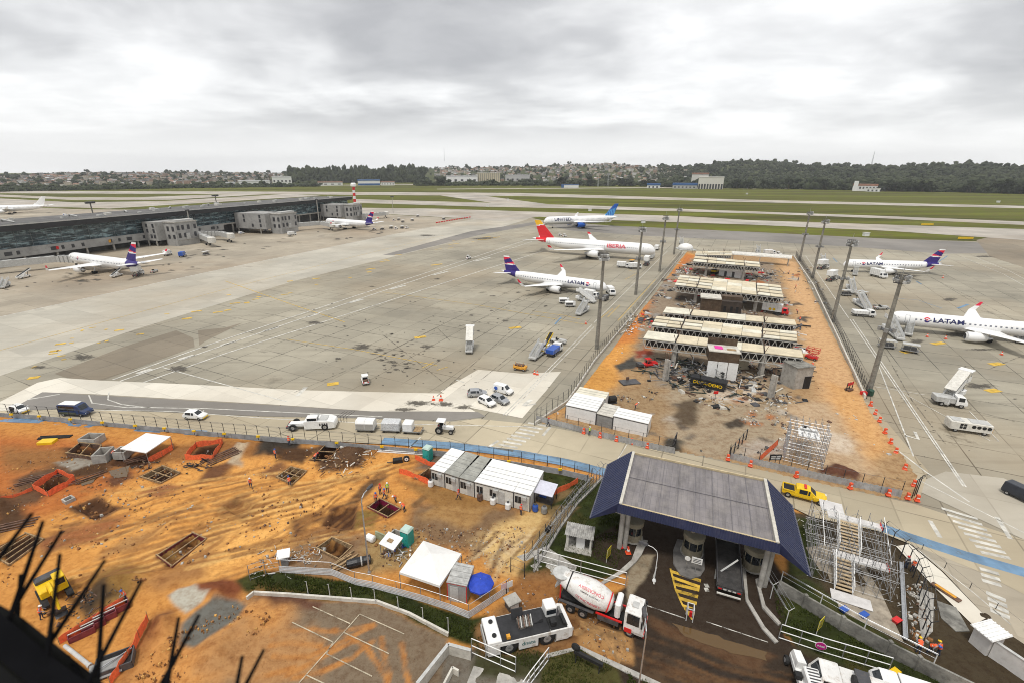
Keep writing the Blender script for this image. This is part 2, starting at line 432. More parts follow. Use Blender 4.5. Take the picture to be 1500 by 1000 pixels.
flat('perimeter_road',[(640,277.0),(1000,274.5),(1500,279.5),(1500,280.7),(1000,275.6),(640,277.9)],0.126,RUNW)
flat('worn_grass',[(40,304),(330,305),(300,308),(120,307)],far,FIELD)
lay('terminal_stand_paving',[(-500,300),(60,303),(250,306),(440,312),(560,314),(700,322),(560,347),(300,400),(0,464),(-900,620),(-1500,460)],TERMC)
lay('taxilane',[(-900,622),(0,464),(300,400),(560,347),(700,320),(760,317),(775,321),(650,358),(430,412),(200,482),(0,550),(-900,870)],TAXI)
lay('taxilane_edge',[(560,374),(690,339),(780,326),(792,328),(705,344),(580,374.5)],ASPH)
lay('asphalt_road',[(780,325),(900,331),(1100,340),(1300,350),(1430,355),(1480,371),(1380,372),(1250,362),(1100,353),(950,346),(835,338)],ASPH)
lay('far_corner_paving',[(1430,352),(1500,336),(2200,380),(2200,470),(1500,392),(1450,376)],BROWNP)
lay('brown_paving',[(80,547),(180,508),(258,484),(283,495),(285,508),(152,556),(120,560)],BROWNP)
lay('brown_paving',[(290,484),(330,480),(355,473),(300,500),(292,506)],BROWNP)
lay('paving_repair',[(0,588),(55,560),(88,553),(150,557),(265,562),(440,571),(600,575),(655,576),(700,605),(640,606),(560,603),(400,592),(140,577),(65,
574),(0,607)],PALE)
lay('paving_repair',[(645,573),(700,541),(765,547),(822,544),(800,572),(765,612),(690,597)],PALE)
lay('worn_road_surface',[(-100,612),(0,607),(62,574),(240,584),(400,593),(540,602),(640,602),(700,603),(712,610),(660,616),(540,612),(380,609),(130,598),
(30,600)],ASPH)
lay('road',[(-400,600),(-100,602),(0,607),(200,625),(400,641),(560,650),(660,657),(760,667),(830,680),(888,694),(905,705),(945,690),(1145,735),(1190,757),
(1285,777),(1330,795),(1430,835),(1530,885),(1700,950),(1700,850),(1500,790),(1340,738),(1065,677),(985,660),(790,622),(700,613),(660,618),(540,613),(380,
610),(130,599),(0,601),(-400,590)],ROADC)
lay('paving_repair',[(1330,712),(1385,690),(1470,700),(1600,760),(1600,830),(1500,790)],TAXI)
lay('paving_repair',[(1255,585),(1275,590),(1360,690),(1345,735),(1300,700)],ROADC)
LZ[0]+=.004
mk=MB();z=LZ[0]
def ln(pts,w=0.35,mi=0):ribbon(mk,pts,w,z,mi)
for p in([(165,556),(300,507),(520,434),(774,351)],[(176,558),(315,510),(530,437),(779,354)],[(210,560),(335,516),(560,444),(795,368)],[(-300,528),(0,464.5),
(300,400),(560,347),(650,329)]):ln(p,0.5)
for k in range(9):ln([(200+k*62,547-k*20.5),(222+k*62,540-k*20.3)],1.2)
for p in([(867,476),(737,608)],[(1245,468),(1411,712)],[(1283,525),(1338,668)],[(1430,378),(1480,398),(1530,425)],[(1412,378),(1470,402),(1530,435)],[(978,
368),(870,473)],[(1180,375),(1243,466)]):ln(p,0.22)
for p in([(870,479),(741,609)],[(1249,468),(1415,713)]):ln(p,0.22)
ln([(130,600),(250,602),(400,613),(560,620),(790,625)],.2);ln([(238,538),(420,588)],.3)
ln([(130,578),(135,590),(180,596),(300,598),(560,610)],.25);ln([(160,573),(158,585),(178,592),(220,597)],.25);ln([(40,585),(88,577)],.5)
ln([(1255,585),(1262,605),(1290,640),(1355,690),(1420,735)],.25);ln([(1340,700),(1500,780)],.2)
ln([(1320,574),(1450,645),(1463,646),(1420,602)],.15);ln([(1275,565),(1355,578)],.15)
for k in range(9):ln([(724+k*6.2,655-k*4.5),(752+k*6.2,660-k*4.5)],.55)
for k in range(8):ln([(1379+k*8.2,744+k*9.2),(1432+k*6.8,760+k*8.2)],.55)
for k in range(3):ln([(1435+k*1.5,833+k*8.5),(1463+k*1.5,841+k*8.5)],.55)
for k in range(4):ln([(1444+k*2,868+k*8.5),(1473+k*2,880+k*8.5)],.6)
ln([(795,638),(806,625)],.5);ln([(730,645),(715,655)],.5);ln([(1362,762),(1377,787)],.5);ln([(1460,757),(1480,789)],.5)
ln([(600,655),(616,640)],.25);ln([(905,672),(925,640)],.12)
ln([(1325,637),(1345,643),(1340,632)],.5);ln([(767,594),(778,585)],.9);ln([(770,594),(785,591)],.4)
ln([(435,580),(448,567)],.9);ln([(668,556),(680,560)],.3);ln([(505,472),(430,447),(330,412)],.25,1)
for pts in([(618,539),(635,530)],[(640,542),(656,537)],[(875,470),(898,452)],[(890,465),(908,447)],[(850,468),(825,462),(780,456)],[(0,513),(150,472),(330,
424),(520,376),(650,345)],[(560,428),(700,447),(860,476)],[(420,497),(520,512),(640,535)],[(905,470),(960,410)],[(915,410),(935,400),(920,396)]):ln(pts,
.18,1)
for i in range(46):
 t=rnd.random();u=lerp(20,720,t);v=lerp(535,345,t)+rnd.uniform(-28,12)*(1-t*.7)
 L_=rnd.uniform(4,16);ln([(u,v),(u+L_,v-L_*.12)],rnd.uniform(.5,1.6),1)
for u,v in((616,494),(488,562),(755,480),(50,553),(1375,503),(1460,533),(1455,572),(1330,515),(640,388)):
 ln([(u-9,v+1),(u+8,v-1)],1.6,1)
ln([(1308,455),(1290,447),(1260,445)],.2,2);ln([(1310,437),(1345,440),(1380,452)],.25,2);ln([(1403,452),(1418,446)],.8,2)
ln([(1342,412),(1350,417)],.5,2);ln([(1220,378),(1226,384)],.5,2);ln([(813,475),(822,465)],.5,2);ln([(1370,387),(1388,375)],.5,2)
ln([(-60,612),(60,616),(180,626),(300,634)],1.7,2);ln([(560,645),(660,652),(760,664),(830,677),(893,693)],2.0,2)
ln([(1290,772),(1340,789),(1420,815),(1500,838),(1600,868)],1.8,2)
o=tag(mk.build('road_markings',[LINEW,LINEY,LINEB]),kind='structure');set_edge(o,[.9]*len(mk.v))
LZ[0]+=.004
mk=MB();z=LZ[0];EDGE=[]
def blot(u,v,ru,rv,n=9):
 pts=[G(u+ru*1.25*math.cos(t)*rnd.uniform(.6,1.1),v+rv*1.25*math.sin(t)*rnd.uniform(.6,1.1))for t in(2*PI*k/n for k in range(n))]
 c=sum(pts,Vector())/n
 mk.add([(p.x,p.y,z)for p in pts]+[(c.x,c.y,z)],[((k+1)%n,k,n)for k in range(n)]);EDGE.extend([0.0]*n+[1.0])
for a in((530,508,20,6),(625,508,12,4),(555,512,8,4),(262,540,20,8),(615,590,30,6),(590,600,20,3),(650,592,22,4),(680,596,18,5),(705,350,18,2),(716,349,
14,1.5),(625,345,16,2),(505,478,4,2),(495,525,6,2),(577,530,8,3),(598,539,8,2),(570,545,7,2),(460,473,14,3),(640,409,6,1.5),(1280,448,5,1.5),(1300,452,
4,1.2),(1390,439,16,3),(1440,512,30,2),(1345,500,16,4),(1435,565,30,6),(120,523,22,6),(60,538,20,3),(720,455,4,1.5),(690,462,6,1.5),(740,470,8,2),(300,
508,8,2),(545,420,6,1),(140,410,12,2),(120,412,20,3),(820,428,26,3.5),(870,378,40,3),(1330,405,30,3),(1400,490,30,5),(1440,376,20,2)):blot(*a)
for i in range(90):blot(rnd.uniform(440,830),rnd.uniform(440,570),rnd.uniform(.8,4),rnd.uniform(.4,1.3),7)
for i in range(45):blot(rnd.gauss(585,30),rnd.gauss(528,16),rnd.uniform(1.5,7),rnd.uniform(.6,2),8)
for i in range(25):blot(rnd.gauss(810,40),rnd.gauss(432,12),rnd.uniform(2,8),rnd.uniform(.5,1.2),8)
for i in range(35):blot(rnd.uniform(1300,1490),rnd.uniform(480,690),rnd.uniform(.8,4),rnd.uniform(.4,1.3),7)
for i in range(60):
 u=rnd.uniform(0,560);blot(u,lerp(430,335,u/560)+rnd.uniform(-15,10),rnd.uniform(2,10),rnd.uniform(.4,1.6),7)
for p in([(445,478),(500,468),(650,405)],[(600,500),(700,470),(800,425)],[(430,575),(560,520),(640,480)],[(640,480),(660,500)],[(560,490),(580,505)],[(650,
560),(560,490)],[(1270,470),(1335,585),(1385,650)],[(1350,400),(1430,440),(1520,487)],[(1285,560),(1380,590),(1480,615)],[(1290,615),(1400,640)],[(1450,
540),(1500,520)],[(700,560),(860,430)],[(640,580),(800,440)]):
 o_=len(mk.v);ribbon(mk,dense(PX(p),3),.20,z);EDGE.extend([.42]*(len(mk.v)-o_))
for k in range(4):ribbon(mk,[(520-k*5,602),(508-k*5,610),(508-k*4,618)],.15,z);EDGE.extend([.6]*8)
o=tag(mk.build('pavement_stains',PATCH),kind='structure');set_edge(o,EDGE)
# distant hills, woods and town
def far_pt(u,dist):
 d=ray(u,300);k=dist/math.hypot(d.x,d.y)
 return d.x*k,d.y*k
def az_u(u):
 d=ray(u,300);return math.atan2(d.x,d.y)
SKYL=[(-900,254),(0,255),(120,253),(300,254),(420,254),(520,252),(600,249),(660,246),(760,244),(900,241),(1000,247),(1070,241),(1110,242),(1180,247),(1300,
249),(1420,248),(1500,251),(2400,251)]
def hill_top(a):
 az=[az_u(u)for u,_ in SKYL]
 hh=[43+(HZ+0.0-v)/F*2500*1.06/max(.45,math.cos(x))for(u,v),x in zip(SKYL,az)]
 return np.interp(a,az,hh)
def hill_z(x,y):
 r=np.hypot(x,y);a=np.arctan2(x,y)
 n=fbm(x,y,420,5,4);n2=fbm(x,y,1500,9,3)
 base=hill_top(a)*(0.75+0.45*(n-.5)+.25*n2)
 ru=np.interp(a,[az_u(0),az_u(600),az_u(1000),az_u(1500)],[1900,1800,1750,1500])
 return base*sstep(ru,ru+900,r)-1.5+0*r
na,nr=200,60
A_,R_=np.meshgrid(np.linspace(-1.25,1.25,na),1350*(4.2**np.linspace(0,1,nr)))
HX,HY=R_*np.sin(A_),R_*np.cos(A_);HZz=hill_z(HX,HY)
vs_=np.stack([HX,HY,HZz],-1).reshape(-1,3)
fc=[(j*na+i,j*na+i+1,(j+1)*na+i+1,(j+1)*na+i)for j in range(nr-1)for i in range(na-1)]
HILLG=grass_mat('hillside_scrub',(0.028,0.042,0.014),(0.07,0.085,0.03),(0.12,0.10,0.06),0.006,False)
mb=MB();mb.v=[tuple(p)for p in vs_];mb.f=[f[::-1]for f in fc];mb.m=[0]*len(fc)
tag(mb.build('hills',HILLG,smooth=True),kind='structure')
def leaf_mat(name,a,b2,sc):
 m,nt,b=new_mat(name)
 t=nd(nt,'ShaderNodeTexCoord');g=nd(nt,'ShaderNodeNewGeometry')
 c=mixc(nt,noise(nt,t.outputs['Object'],sc,4,0.7),c4(a),c4(b2))
 hv=nd(nt,'ShaderNodeObjectInfo')
 c=mixc(nt,mth(nt,'MULTIPLY',g.outputs['Random Per Island'],0.5),c,c4([x*1.5 for x in b2]))
 nt.links.new(c,b.inputs['Base Color']);b.inputs['Roughness'].default_value=0.9;b.inputs['Specular IOR Level'].default_value=0.1
 return m
WOOD=leaf_mat('distant_foliage',(0.012,0.018,0.010),(0.050,0.058,0.030),0.012)
def crown_proto(seed,lumps=5):
 r=random.Random(seed);V,Fc=[],[]
 for k in range(lumps):
  bm=bmesh.new();bmesh.ops.create_icosphere(bm,subdivisions=1,radius=1)
  s=r.uniform(.38,.62);cx,cy,cz=r.uniform(-.5,.5),r.uniform(-.5,.5),r.uniform(-.35,.5)
  o=len(V)
  for v in bm.verts:
   q=v.co*r.uniform(.6,1.25)*s;V.append((q.x+cx,q.y+cy,q.z*.9+cz))
  for f in bm.faces:Fc.append(tuple(v.index+o for v in f.verts))
  bm.free()
 return np.array(V),np.array(Fc)
CROWNS=[crown_proto(k)for k in range(8)]
def scatter(name,pts,mat):
 """pts: x, y, z, half width, half height"""
 V,Fc,o=[],[],0
 for i,(x,y,z,a,h)in enumerate(pts):
  v,f=CROWNS[i%8];t=rnd.random()*6.28;c,s=math.cos(t),math.sin(t)
  V.append(np.stack([x+a*(v[:,0]*c-v[:,1]*s),y+a*(v[:,0]*s+v[:,1]*c),z+h*v[:,2]],1));Fc.append(f+o);o+=len(v)
 V=np.concatenate(V);Fc=np.concatenate(Fc)
 me=bpy.data.meshes.new(name);me.from_pydata(V.tolist(),[],Fc.tolist());me.materials.append(mat)
 ob=bpy.data.objects.new(name,me);C.objects.link(ob);return ob
def wood(name,u0,u1,d0,d1,n,hw,hh,keep=None):
 out=[]
 while len(out)<n:
  u=rnd.uniform(u0,u1);d=d0+(d1-d0)*rnd.random()**1.3
  if keep and rnd.random()>keep(u,d):continue
  x,y=far_pt(u,d);k=rnd.uniform(.6,1.25)if rnd.random()<.93 else rnd.uniform(1.5,2.1)
  out.append((x,y,float(hill_z(np.array([x]),np.array([y]))[0])+hh*k*.75,hw*k,hh*k))
 return tag(scatter(name,out,WOOD),kind='stuff')
wood('woodland_on_the_eastern_hills',960,1640,1420,2900,6500,8.5,8.5)
wood('tree_belt',-120,470,1500,1640,900,8,5.5)
wood('tall_plantation',432,622,1900,2350,1300,9,17)
wood('scattered_town_trees',-120,1000,1950,3300,1500,8,7)
wood('tree_belt',610,1010,1500,1800,1100,8,6)
def tree_proto(seed,hgt,wide):
 t=thing('broadleaf_tree','x','tree')
 r=random.Random(seed)
 tr=MB();tr.tube((0,0,-1),(0.3,0.1,hgt*.55),.45,.2,7)
 for k in range(4):
  an=k*1.6+r.random();tr.tube((.15,.05,hgt*(.3+.06*k)),(math.cos(an)*wide*.55,math.sin(an)*wide*.55,hgt*(.55+.07*k)),.16,.05,5)
 tr.build('trunk',RUSTY,t)
 V,Fs=[],[]
 cl=[(r.gauss(0,.42),r.gauss(0,.42),r.uniform(-.5,.9))for _ in range(16)]
 mb=MB()
 for cx,cy,cz in cl:
  for j in range(26):
   p=Vector((cx+r.gauss(0,.16),cy+r.gauss(0,.16),cz+r.gauss(0,.13)))
   p=Vector((p.x*wide,p.y*wide,hgt*.64+p.z*hgt*.34))
   a=Vector((r.gauss(0,1),r.gauss(0,1),r.gauss(0,1))).normalized()*wide*r.uniform(.13,.24)
   b=a.cross(Vector((r.gauss(0,1),r.gauss(0,1),r.gauss(0,1)))).normalized()*wide*r.uniform(.1,.2)
   mb.quad(p-a-b,p+a-b,p+a+b,p-a+b)
 mb.build('crown',WOOD,t)
 return t
for i in range(70):
 u=rnd.uniform(1010,1520)if i<48 else rnd.uniform(600,1000)
 d=rnd.uniform(1385,1430)if i<48 else rnd.uniform(1460,1520)
 x,y=far_pt(u,d);k=i%3;s=rnd.uniform(.8,1.4)
 if 1232<u<1292 and i<48:continue
 place('tree%d'%k,lambda:tree_proto(40+k,(15,19,13)[k],(7,6,8)[k]),(x,y,0),rnd.random()*6,('round dark green tree at the edge of the airfield grass','tall narrow dark tree at the edge of the airfield grass',
'low wide dark tree at the edge of the airfield grass')[k],'trees along the far edge of the airfield',(s,s,s))
HW=[M('house_wall_white',(.70,.68,.64),.8,.15,.3),M('house_wall_cream',(.60,.53,.43),.8,.15,.3),M('house_wall_grey',(.38,.36,.35),.8,.15,.3),M('house_wall_brick',
(.40,.26,.19),.85,.15,.3)]
HR=[M('terracotta_roof',(.36,.19,.13),.85,.25,.4),M('grey_fibre_roof',(.30,.29,.28),.85,.2,.4),M('pale_metal_roof',(.62,.62,.62),.5,.1,.4)]
HOLE=M('window_hole',(.05,.05,.055),.4,.2)
def house_geo(mb,w_,d_,h,gable,wi,x=0,y=0,z=0,rz=0.0):
 c,s=math.cos(rz),math.sin(rz)
 T=lambda p:(x+p[0]*c-p[1]*s,y+p[0]*s+p[1]*c,z+p[2])
 q=[(-w_/2,-d_/2),(w_/2,-d_/2),(w_/2,d_/2),(-w_/2,d_/2)]
 mb.hexa([T((a,b,-4))for a,b in q],[T((a,b,h))for a,b in q],0)
 e=.5;g=[(-w_/2-e,-d_/2-e,h+.02),(w_/2+e,-d_/2-e,h+.02),(w_/2+e,d_/2+e,h+.02),(-w_/2-e,d_/2+e,h+.02)]
 if gable:mb.add([T(p)for p in g]+[T((-w_/2-e,0,h+d_*.22)),T((w_/2+e,0,h+d_*.22))],[(0,1,5,4),(2,3,4,5),(1,2,5),(3,0,4),(3,2,1,0)],1)
 else:mb.hexa([T(p)for p in g],[T((p[0],p[1],h+.5))for p in g],1)
 for k in range(int(h//3)):
  for a in np.arange(-w_/2+1.5,w_/2-1,3.2):mb.quad(T((a,-d_/2-.03,1+3*k)),T((a+1.3,-d_/2-.03,1+3*k)),T((a+1.3,-d_/2-.03,2.3+3*k)),T((a,-d_/2-.03,2.3+3*k)),
2)
HV=[(11,9,6,1,0,0),(13,9,6.5,1,1,0),(10,10,6.5,0,2,1),(14,10,9,0,0,2),(11,9,6,1,3,0),(18,11,12,0,1,1)]
HN=['white house with a terracotta roof','cream house with a terracotta roof','grey flat roofed house','tall white flat roofed house','brick house with a terracotta roof',
'cream flat roofed apartment block']
def town_pt():
 while True:
  u=rnd.uniform(-40,1000)
  if 420<u<640:continue
  d=rnd.uniform(1950,2900)if u<430 else rnd.uniform(1900,2800)
  if u<430 or rnd.random()<.8:break
 x,y=far_pt(u,d)
 return u,x,y,float(hill_z(np.array([x]),np.array([y]))[0])
for i in range(280):
 k=rnd.choice([0,0,1,2,3,4,4,5]if i>5 else[i]);u,x,y,z=town_pt();w_,d_,h,g,wi,ri=HV[k]
 def mk_house():
  mb=MB();house_geo(mb,w_,d_,h,g,wi)
  return tag(mb.build('town_house',[HW[wi],HR[ri],HOLE]),'x','house')
 s=rnd.uniform(.6,1.05)
 place('house%d'%k,mk_house,(x,y,z),math.atan2(-x,y)+rnd.uniform(-.7,.7),HN[k]+' in the hillside town beyond the runways','houses of the town on the hills',
(s,s,s))
for k in range(4):
 mb=MB()
 for i in range(420):
  u,x,y,z=town_pt();w_,d_,h,g,wi,ri=HV[rnd.randrange(6)];s=rnd.uniform(.55,1.0)
  house_geo(mb,w_*s,d_*s,h*s,g,wi,x,y,z,math.atan2(-x,y)+rnd.uniform(-.7,.7))
 tag(mb.build('hillside_town',[HW[k],HR[(0,0,1,2)[k]],HOLE]),kind='stuff')
def far_building(name,label,cat,u0,u1,dist,h,depth,wall,roof,roofh=1.0,bays=0,over=0.6,group=None):
 (xa,ya),(xb,yb)=far_pt(u0,dist),far_pt(u1,dist)
 w_=math.hypot(xb-xa,yb-ya);rz=math.atan2(yb-ya,xb-xa)
 t=thing(name,label,cat,((xa+xb)/2,(ya+yb)/2,0),rz,group)
 MB().box(-w_/2,w_/2,0,depth,-1,h).build('wall',wall,t)
 MB().box(-w_/2-over,w_/2+over,-over,depth+over,h+.02,h+roofh).build('roof',roof,t)
 return t,w_
BROOF=M('blue_metal_roof',(.03,.11,.30),.5,.15,.2)
DK=M('dark_opening',(.05,.05,.055),.5,.3)
t,w_=far_building('hangar','large cream hangar with a row of dark tall bays and white piers','hangar',1018.5,1055,1330,27,40,OFFW,OFFW,1.5)
for k in range(9):
 x=-w_/2+w_*(k+.5)/9
 MB().box(x-w_*.034,x+w_*.034,-.5,-.05,0,12).build('bay_door',DK,t)
t,w_=far_building('airport_shed','long white shed with a blue roof touching the cream hangar','shed',982,1017.5,1345,8,30,LGREY,BROOF,5)
for k in range(6):MB().box(-w_/2+4+k*w_/6.4,-w_/2+8+k*w_/6.4,-.2,.0,2,5).build('window',HOLE,t)
t,w_=far_building('airport_shed','small white shed with a blue roof standing alone in front of the trees','shed',945,964,1345,7,20,WHITE,BROOF,5)
for k in range(3):MB().box(-w_/2+4+k*w_/3.4,-w_/2+8+k*w_/3.4,-.2,.0,1,5).build('window',HOLE,t)
t,w_=far_building('site_office','low white building with a blue end wall at the far grass edge','building',821,846,1340,7,14,WHITE,BROOF,1.2)
MB().box(-w_/2-.3,-w_/2+7,-.4,4,-.5,7.4).build('end_wall',BROOF,t)
t,w_=far_building('villa','white villa with red roofs and a small tower in front of the dark woods','villa',1243,1279,1370,11,18,WHITE,HR[0],4)
MB().box(-w_/2+1,-w_/2+9,-3,6,0,21).build('tower',WHITE,t)
for k in range(8):MB().box(-w_/2+12+k*6,-w_/2+15+k*6,-.3,.1,5,9).build('window',HOLE,t)
t,w_=far_building('villa_annex','low white annex terraced below the white villa','house',1263,1284,1352,6,8,WHITE,OFFW,.8)
for k in range(5):MB().box(-w_/2+3+k*7,-w_/2+6+k*7,-.3,.1,1,4).build('window',HOLE,t)
t,w_=far_building('house','red roofed house on the rise above the cream hangar','house',1008,1032,1500,33,14,OFFW,HR[0],4)
t,w_=far_building('apartment_block','long pale yellow apartment block in front of the hillside town','apartment block',700,732,1750,35,25,M('pale_yellow_wall',
(.56,.50,.36),.8,.1,.2),OFFW,1)
for k in range(11):MB().box(-w_/2+2+k*w_/11.2,-w_/2+3.2+k*w_/11.2,-.6,.1,3,33).build('window_bay',HOLE,t)
t,w_=far_building('warehouse','blue and white warehouse beside the tall dark plantation','warehouse',527,559,1560,14,40,WHITE,BROOF,3)
MB().box(-w_/2-.2,w_/2+.2,-.5,-.02,1,6).build('lower_wall',BROOF,t)
for u0,u1,dd,h,lab in((404,432,1780,22,'big white warehouse at the edge of the tall dark plantation'),(310,350,1620,9,'long low white warehouse on the airfield edge'),
(355,400,1700,12,'pale wide warehouse behind the long low one'),(455,505,1580,9,'long warehouse with a red brown roof below the plantation'),(560,580,1560,
9,'small brown warehouse beside the blue one'),(655,700,1720,24,'white commercial building below the hillside town'),(740,775,1800,26,'grey commercial building below the hillside town')):
 t,w_=far_building('warehouse',lab,'warehouse',u0,u1,dd,h,40,WHITE if h!=26 else LGREY,HR[0]if 'brown' in lab else HR[2],2)
 for k in range(5):MB().box(-w_/2+(k+.3)*w_/5,-w_/2+(k+.7)*w_/5,-.4,.1,h*.35,h*.6).build('window',HOLE,t)
def pylon(u,d,h,lab,z=0):
 x,y=far_pt(u,d);mb=MB()
 for a,b in((-1,-1),(1,-1),(1,1),(-1,1)):mb.tube((a*1.6,b*1.6,0),(a*.2,b*.2,h),.25,.15,4)
 for k in range(8):
  s0,s1=1.6-1.4*k/8,1.6-1.4*(k+1)/8;z0,z1=h*k/8,h*(k+1)/8
  for a,b in(((-1,-1),(1,-1)),((1,-1),(1,1)),((1,1),(-1,1)),((-1,1),(-1,-1))):mb.tube((a[0]*s0,a[1]*s0,z0),(b[0]*s1,b[1]*s1,z1),.12,.12,3)
 tag(mb.build('lattice_mast',STEEL,loc=(x,y,z)),lab,'mast')
pylon(653,2500,60,'lattice radio mast rising over the hillside town',85);pylon(1262,2300,45,'lattice radio mast on the wooded ridge',62);pylon(874,1430,
30,'slim lattice mast standing before the tree belt');pylon(888,1440,34,'taller lattice mast beside the slim one before the tree belt')
def field_box(u,v,lab):
 t=thing('navigation_hut',lab,'hut',G(u,v),0)
 MB().box(-1.6,1.6,-1.2,1.2,0,2.2).build('wall',WHITE,t);MB().box(-1.8,1.8,-1.4,1.4,2.22,2.5).build('roof',OFFW,t)
for u,v,lab in((744,294,'tiny white hut on grass by the diagonal taxiway'),(714,303,'tiny white hut between two taxiways'),(864,309.5,'tiny white hut on the grass beyond the white airliner with blue tail'),
(942,327,'tiny white hut on the thin grass strip'),(1094,285,'tiny white hut on the wide far grass'),(1462,297,'tiny white hut near a runway, on the far eastern grass'),
(1268,346,'tiny white hut on grass near the apron road')):field_box(u,v,lab)
for u,v,lab in((1358,330.5,'yellow guidance sign at the tip of the upper grass wedge'),(1414,351,'yellow guidance sign at the tip of the lower grass wedge')):
 t=thing('guidance_sign',lab,'sign',G(u,v),0)
 MB().box(-5,5,-.15,.15,.3,1.6).build('panel',YELLOW,t);MB().bar((-4,0,0),(-4,0,.3),.1).build('leg',DGREY,t);MB().bar((4,0,0),(4,0,.3),.1).build('leg',
DGREY,t)
hz_=MB().box(-4200,4200,-60,6800,-8,190).build('haze',[]);hz_['kind']='stuff'
m_,nt_,b_=new_mat('thin_haze');nt_.nodes.remove(b_);pv=nd(nt_,'ShaderNodeVolumePrincipled');pv.inputs['Density'].default_value=0.00008;pv.inputs['Color'].default_value=(.94,
.97,1.0,1);pv.inputs['Anisotropy'].default_value=0.2
nt_.links.new(pv.outputs[0],nt_.nodes['Material Output'].inputs['Volume']);hz_.data.materials.append(m_)
# terminal pier building
A0,B0=G(0,330,19),G(512,288,19)
fd=Vector((B0.x-A0.x,B0.y-A0.y,0));FL=fd.length;fd.normalize();fo=Vector((fd.y,-fd.x,0))
FRZ=math.atan2(fd.y,fd.x)
def FR(u,v,z=0):
 p=G(u,v,z)-Vector((A0.x,A0.y,z));return p.dot(fd),p.dot(fo)
def tglass():
 m,nt,b=new_mat('curtain_glass');t=nd(nt,'ShaderNodeTexCoord')
 sp=nd(nt,'ShaderNodeSeparateXYZ');nt.links.new(t.outputs['Object'],sp.inputs[0])
 cb=nd(nt,'ShaderNodeCombineXYZ');nt.links.new(sp.outputs[0],cb.inputs[0]);nt.links.new(sp.outputs[2],cb.inputs[1])
 br=nd(nt,'ShaderNodeTexBrick',offset=0.0);nt.links.new(cb.outputs[0],br.inputs['Vector'])
 br.inputs['Scale'].default_value=1;br.inputs['Brick Width'].default_value=2.4;br.inputs['Row Height'].default_value=2.3;br.inputs['Mortar Size'].default_value=.06
 br.inputs['Color1'].default_value=(.008,.020,.026,1);br.inputs['Color2'].default_value=(.035,.065,.08,1);br.inputs['Mortar'].default_value=(.09,.11,.12,
1)
 mp=nd(nt,'ShaderNodeMapping');mp.inputs['Scale'].default_value=(.12,.6,1);nt.links.new(cb.outputs[0],mp.inputs[0])
 c=mixc(nt,mth(nt,'MULTIPLY',noise(nt,mp.outputs[0],1.0,6,.75,.50,.62),.85),br.outputs[0],(.34,.47,.50,1))  # pale blotches paint reflections into the glass colour
 nt.links.new(c,b.inputs['Base Color']);b.inputs['Roughness'].default_value=.12;b.inputs['Specular IOR Level'].default_value=.5
 return m
TGL=tglass()
TCON=M('terminal_concrete',(.36,.355,.34),.85,.15,.15,dirt=(.12,.115,.11,.6))
TROOF=M('terminal_roof_sheet',(.115,.11,.105),.7,.3,.08,dirt=(.25,.24,.22,.7))
TFAS=M('dark_fascia',(.022,.022,.025),.5,.2,.2)
L0,L1=-140.0,FL
t=thing('terminal_building','long low airport terminal pier with dark fascia, glass upper storey and flat grey roof','terminal building',(A0.x,A0.y,0),
FRZ)
TERM=t
MB().box(L0,L1,3,44,7.5,15.9).build('glass_wall',TGL,t)
SW=FR(222,340)[0]
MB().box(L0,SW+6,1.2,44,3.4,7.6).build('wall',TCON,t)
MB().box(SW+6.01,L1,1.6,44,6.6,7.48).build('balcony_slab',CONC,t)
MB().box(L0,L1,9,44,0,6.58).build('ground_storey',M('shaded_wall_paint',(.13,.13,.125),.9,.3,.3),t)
r_=MB();r_.hexa([(L0,-1.5,18.6),(L1+2,-1.5,18.6),(L1+2,46,17.6),(L0,46,17.6)],[(L0,-1.5,19.0),(L1+2,-1.5,19.0),(L1+2,46,18.0),(L0,46,18.0)])
rf=r_.build('roof',TROOF,t)
MB().box(L0,L1+1.9,-1.3,2.9,15.92,18.58).build('fascia',TFAS,t)
MB().box(L0,L1+1.9,2.92,44,15.92,17.5).build('upper_wall',TFAS,t)
MB().box(L0,L1+2.1,-1.56,-1.51,18.5,19.06).build('roof_edge',LGREY,t)
mu=MB()
for k in range(58):s=lerp(L0+40,L1-1,k/57);mu.box(s-.09,s+.09,2.86,2.99,7.5,15.9)
for z in(10.2,13.2):mu.box(L0,L1,2.88,2.985,z-.08,z+.08)
mu.build('mullion',M('mullion_grey',(.16,.18,.19),.4,.15),t)
for k in range(26):
 s=lerp(-60,L1-10,k/25)+rnd.uniform(-3,3);y=rnd.uniform(4,34);a=rnd.uniform(1,3)
 MB().box(s,s+a*1.4,y,y+a,18.05,19.1+a*.35).build('roof_vent',LGREY if k%3 else OFFW,rf)
for k in range(5):MB().pipe([(10+k*31,8+k*5,19.2),(14+k*31,26,19.6),(15+k*31,28,18.4)],.35,6).build('roof_duct',LGREY,rf)
for k in range(34):
 s=-40+k*(SW+40)/33
 if k%5==1 or k%7==3:continue
 ww=1.3 if k%4 else 3
 MB().box(s,s+ww,1.05,1.18,4.6,6.4).build('window',HOLE,t)
for k in range(3):
 MB().box(20+k*26,21.2+k*26,1.0,1.16,4.7,6.3).build('alarm_panel',RED if k!=1 else AMBER,t)
for k in range(24):
 s=lerp(L0+90,L1-2,k/23);MB().box(s-.4,s+.4,1.9,2.7,0,3.38 if s<SW+5 else 6.58).build('column',CONC,t)
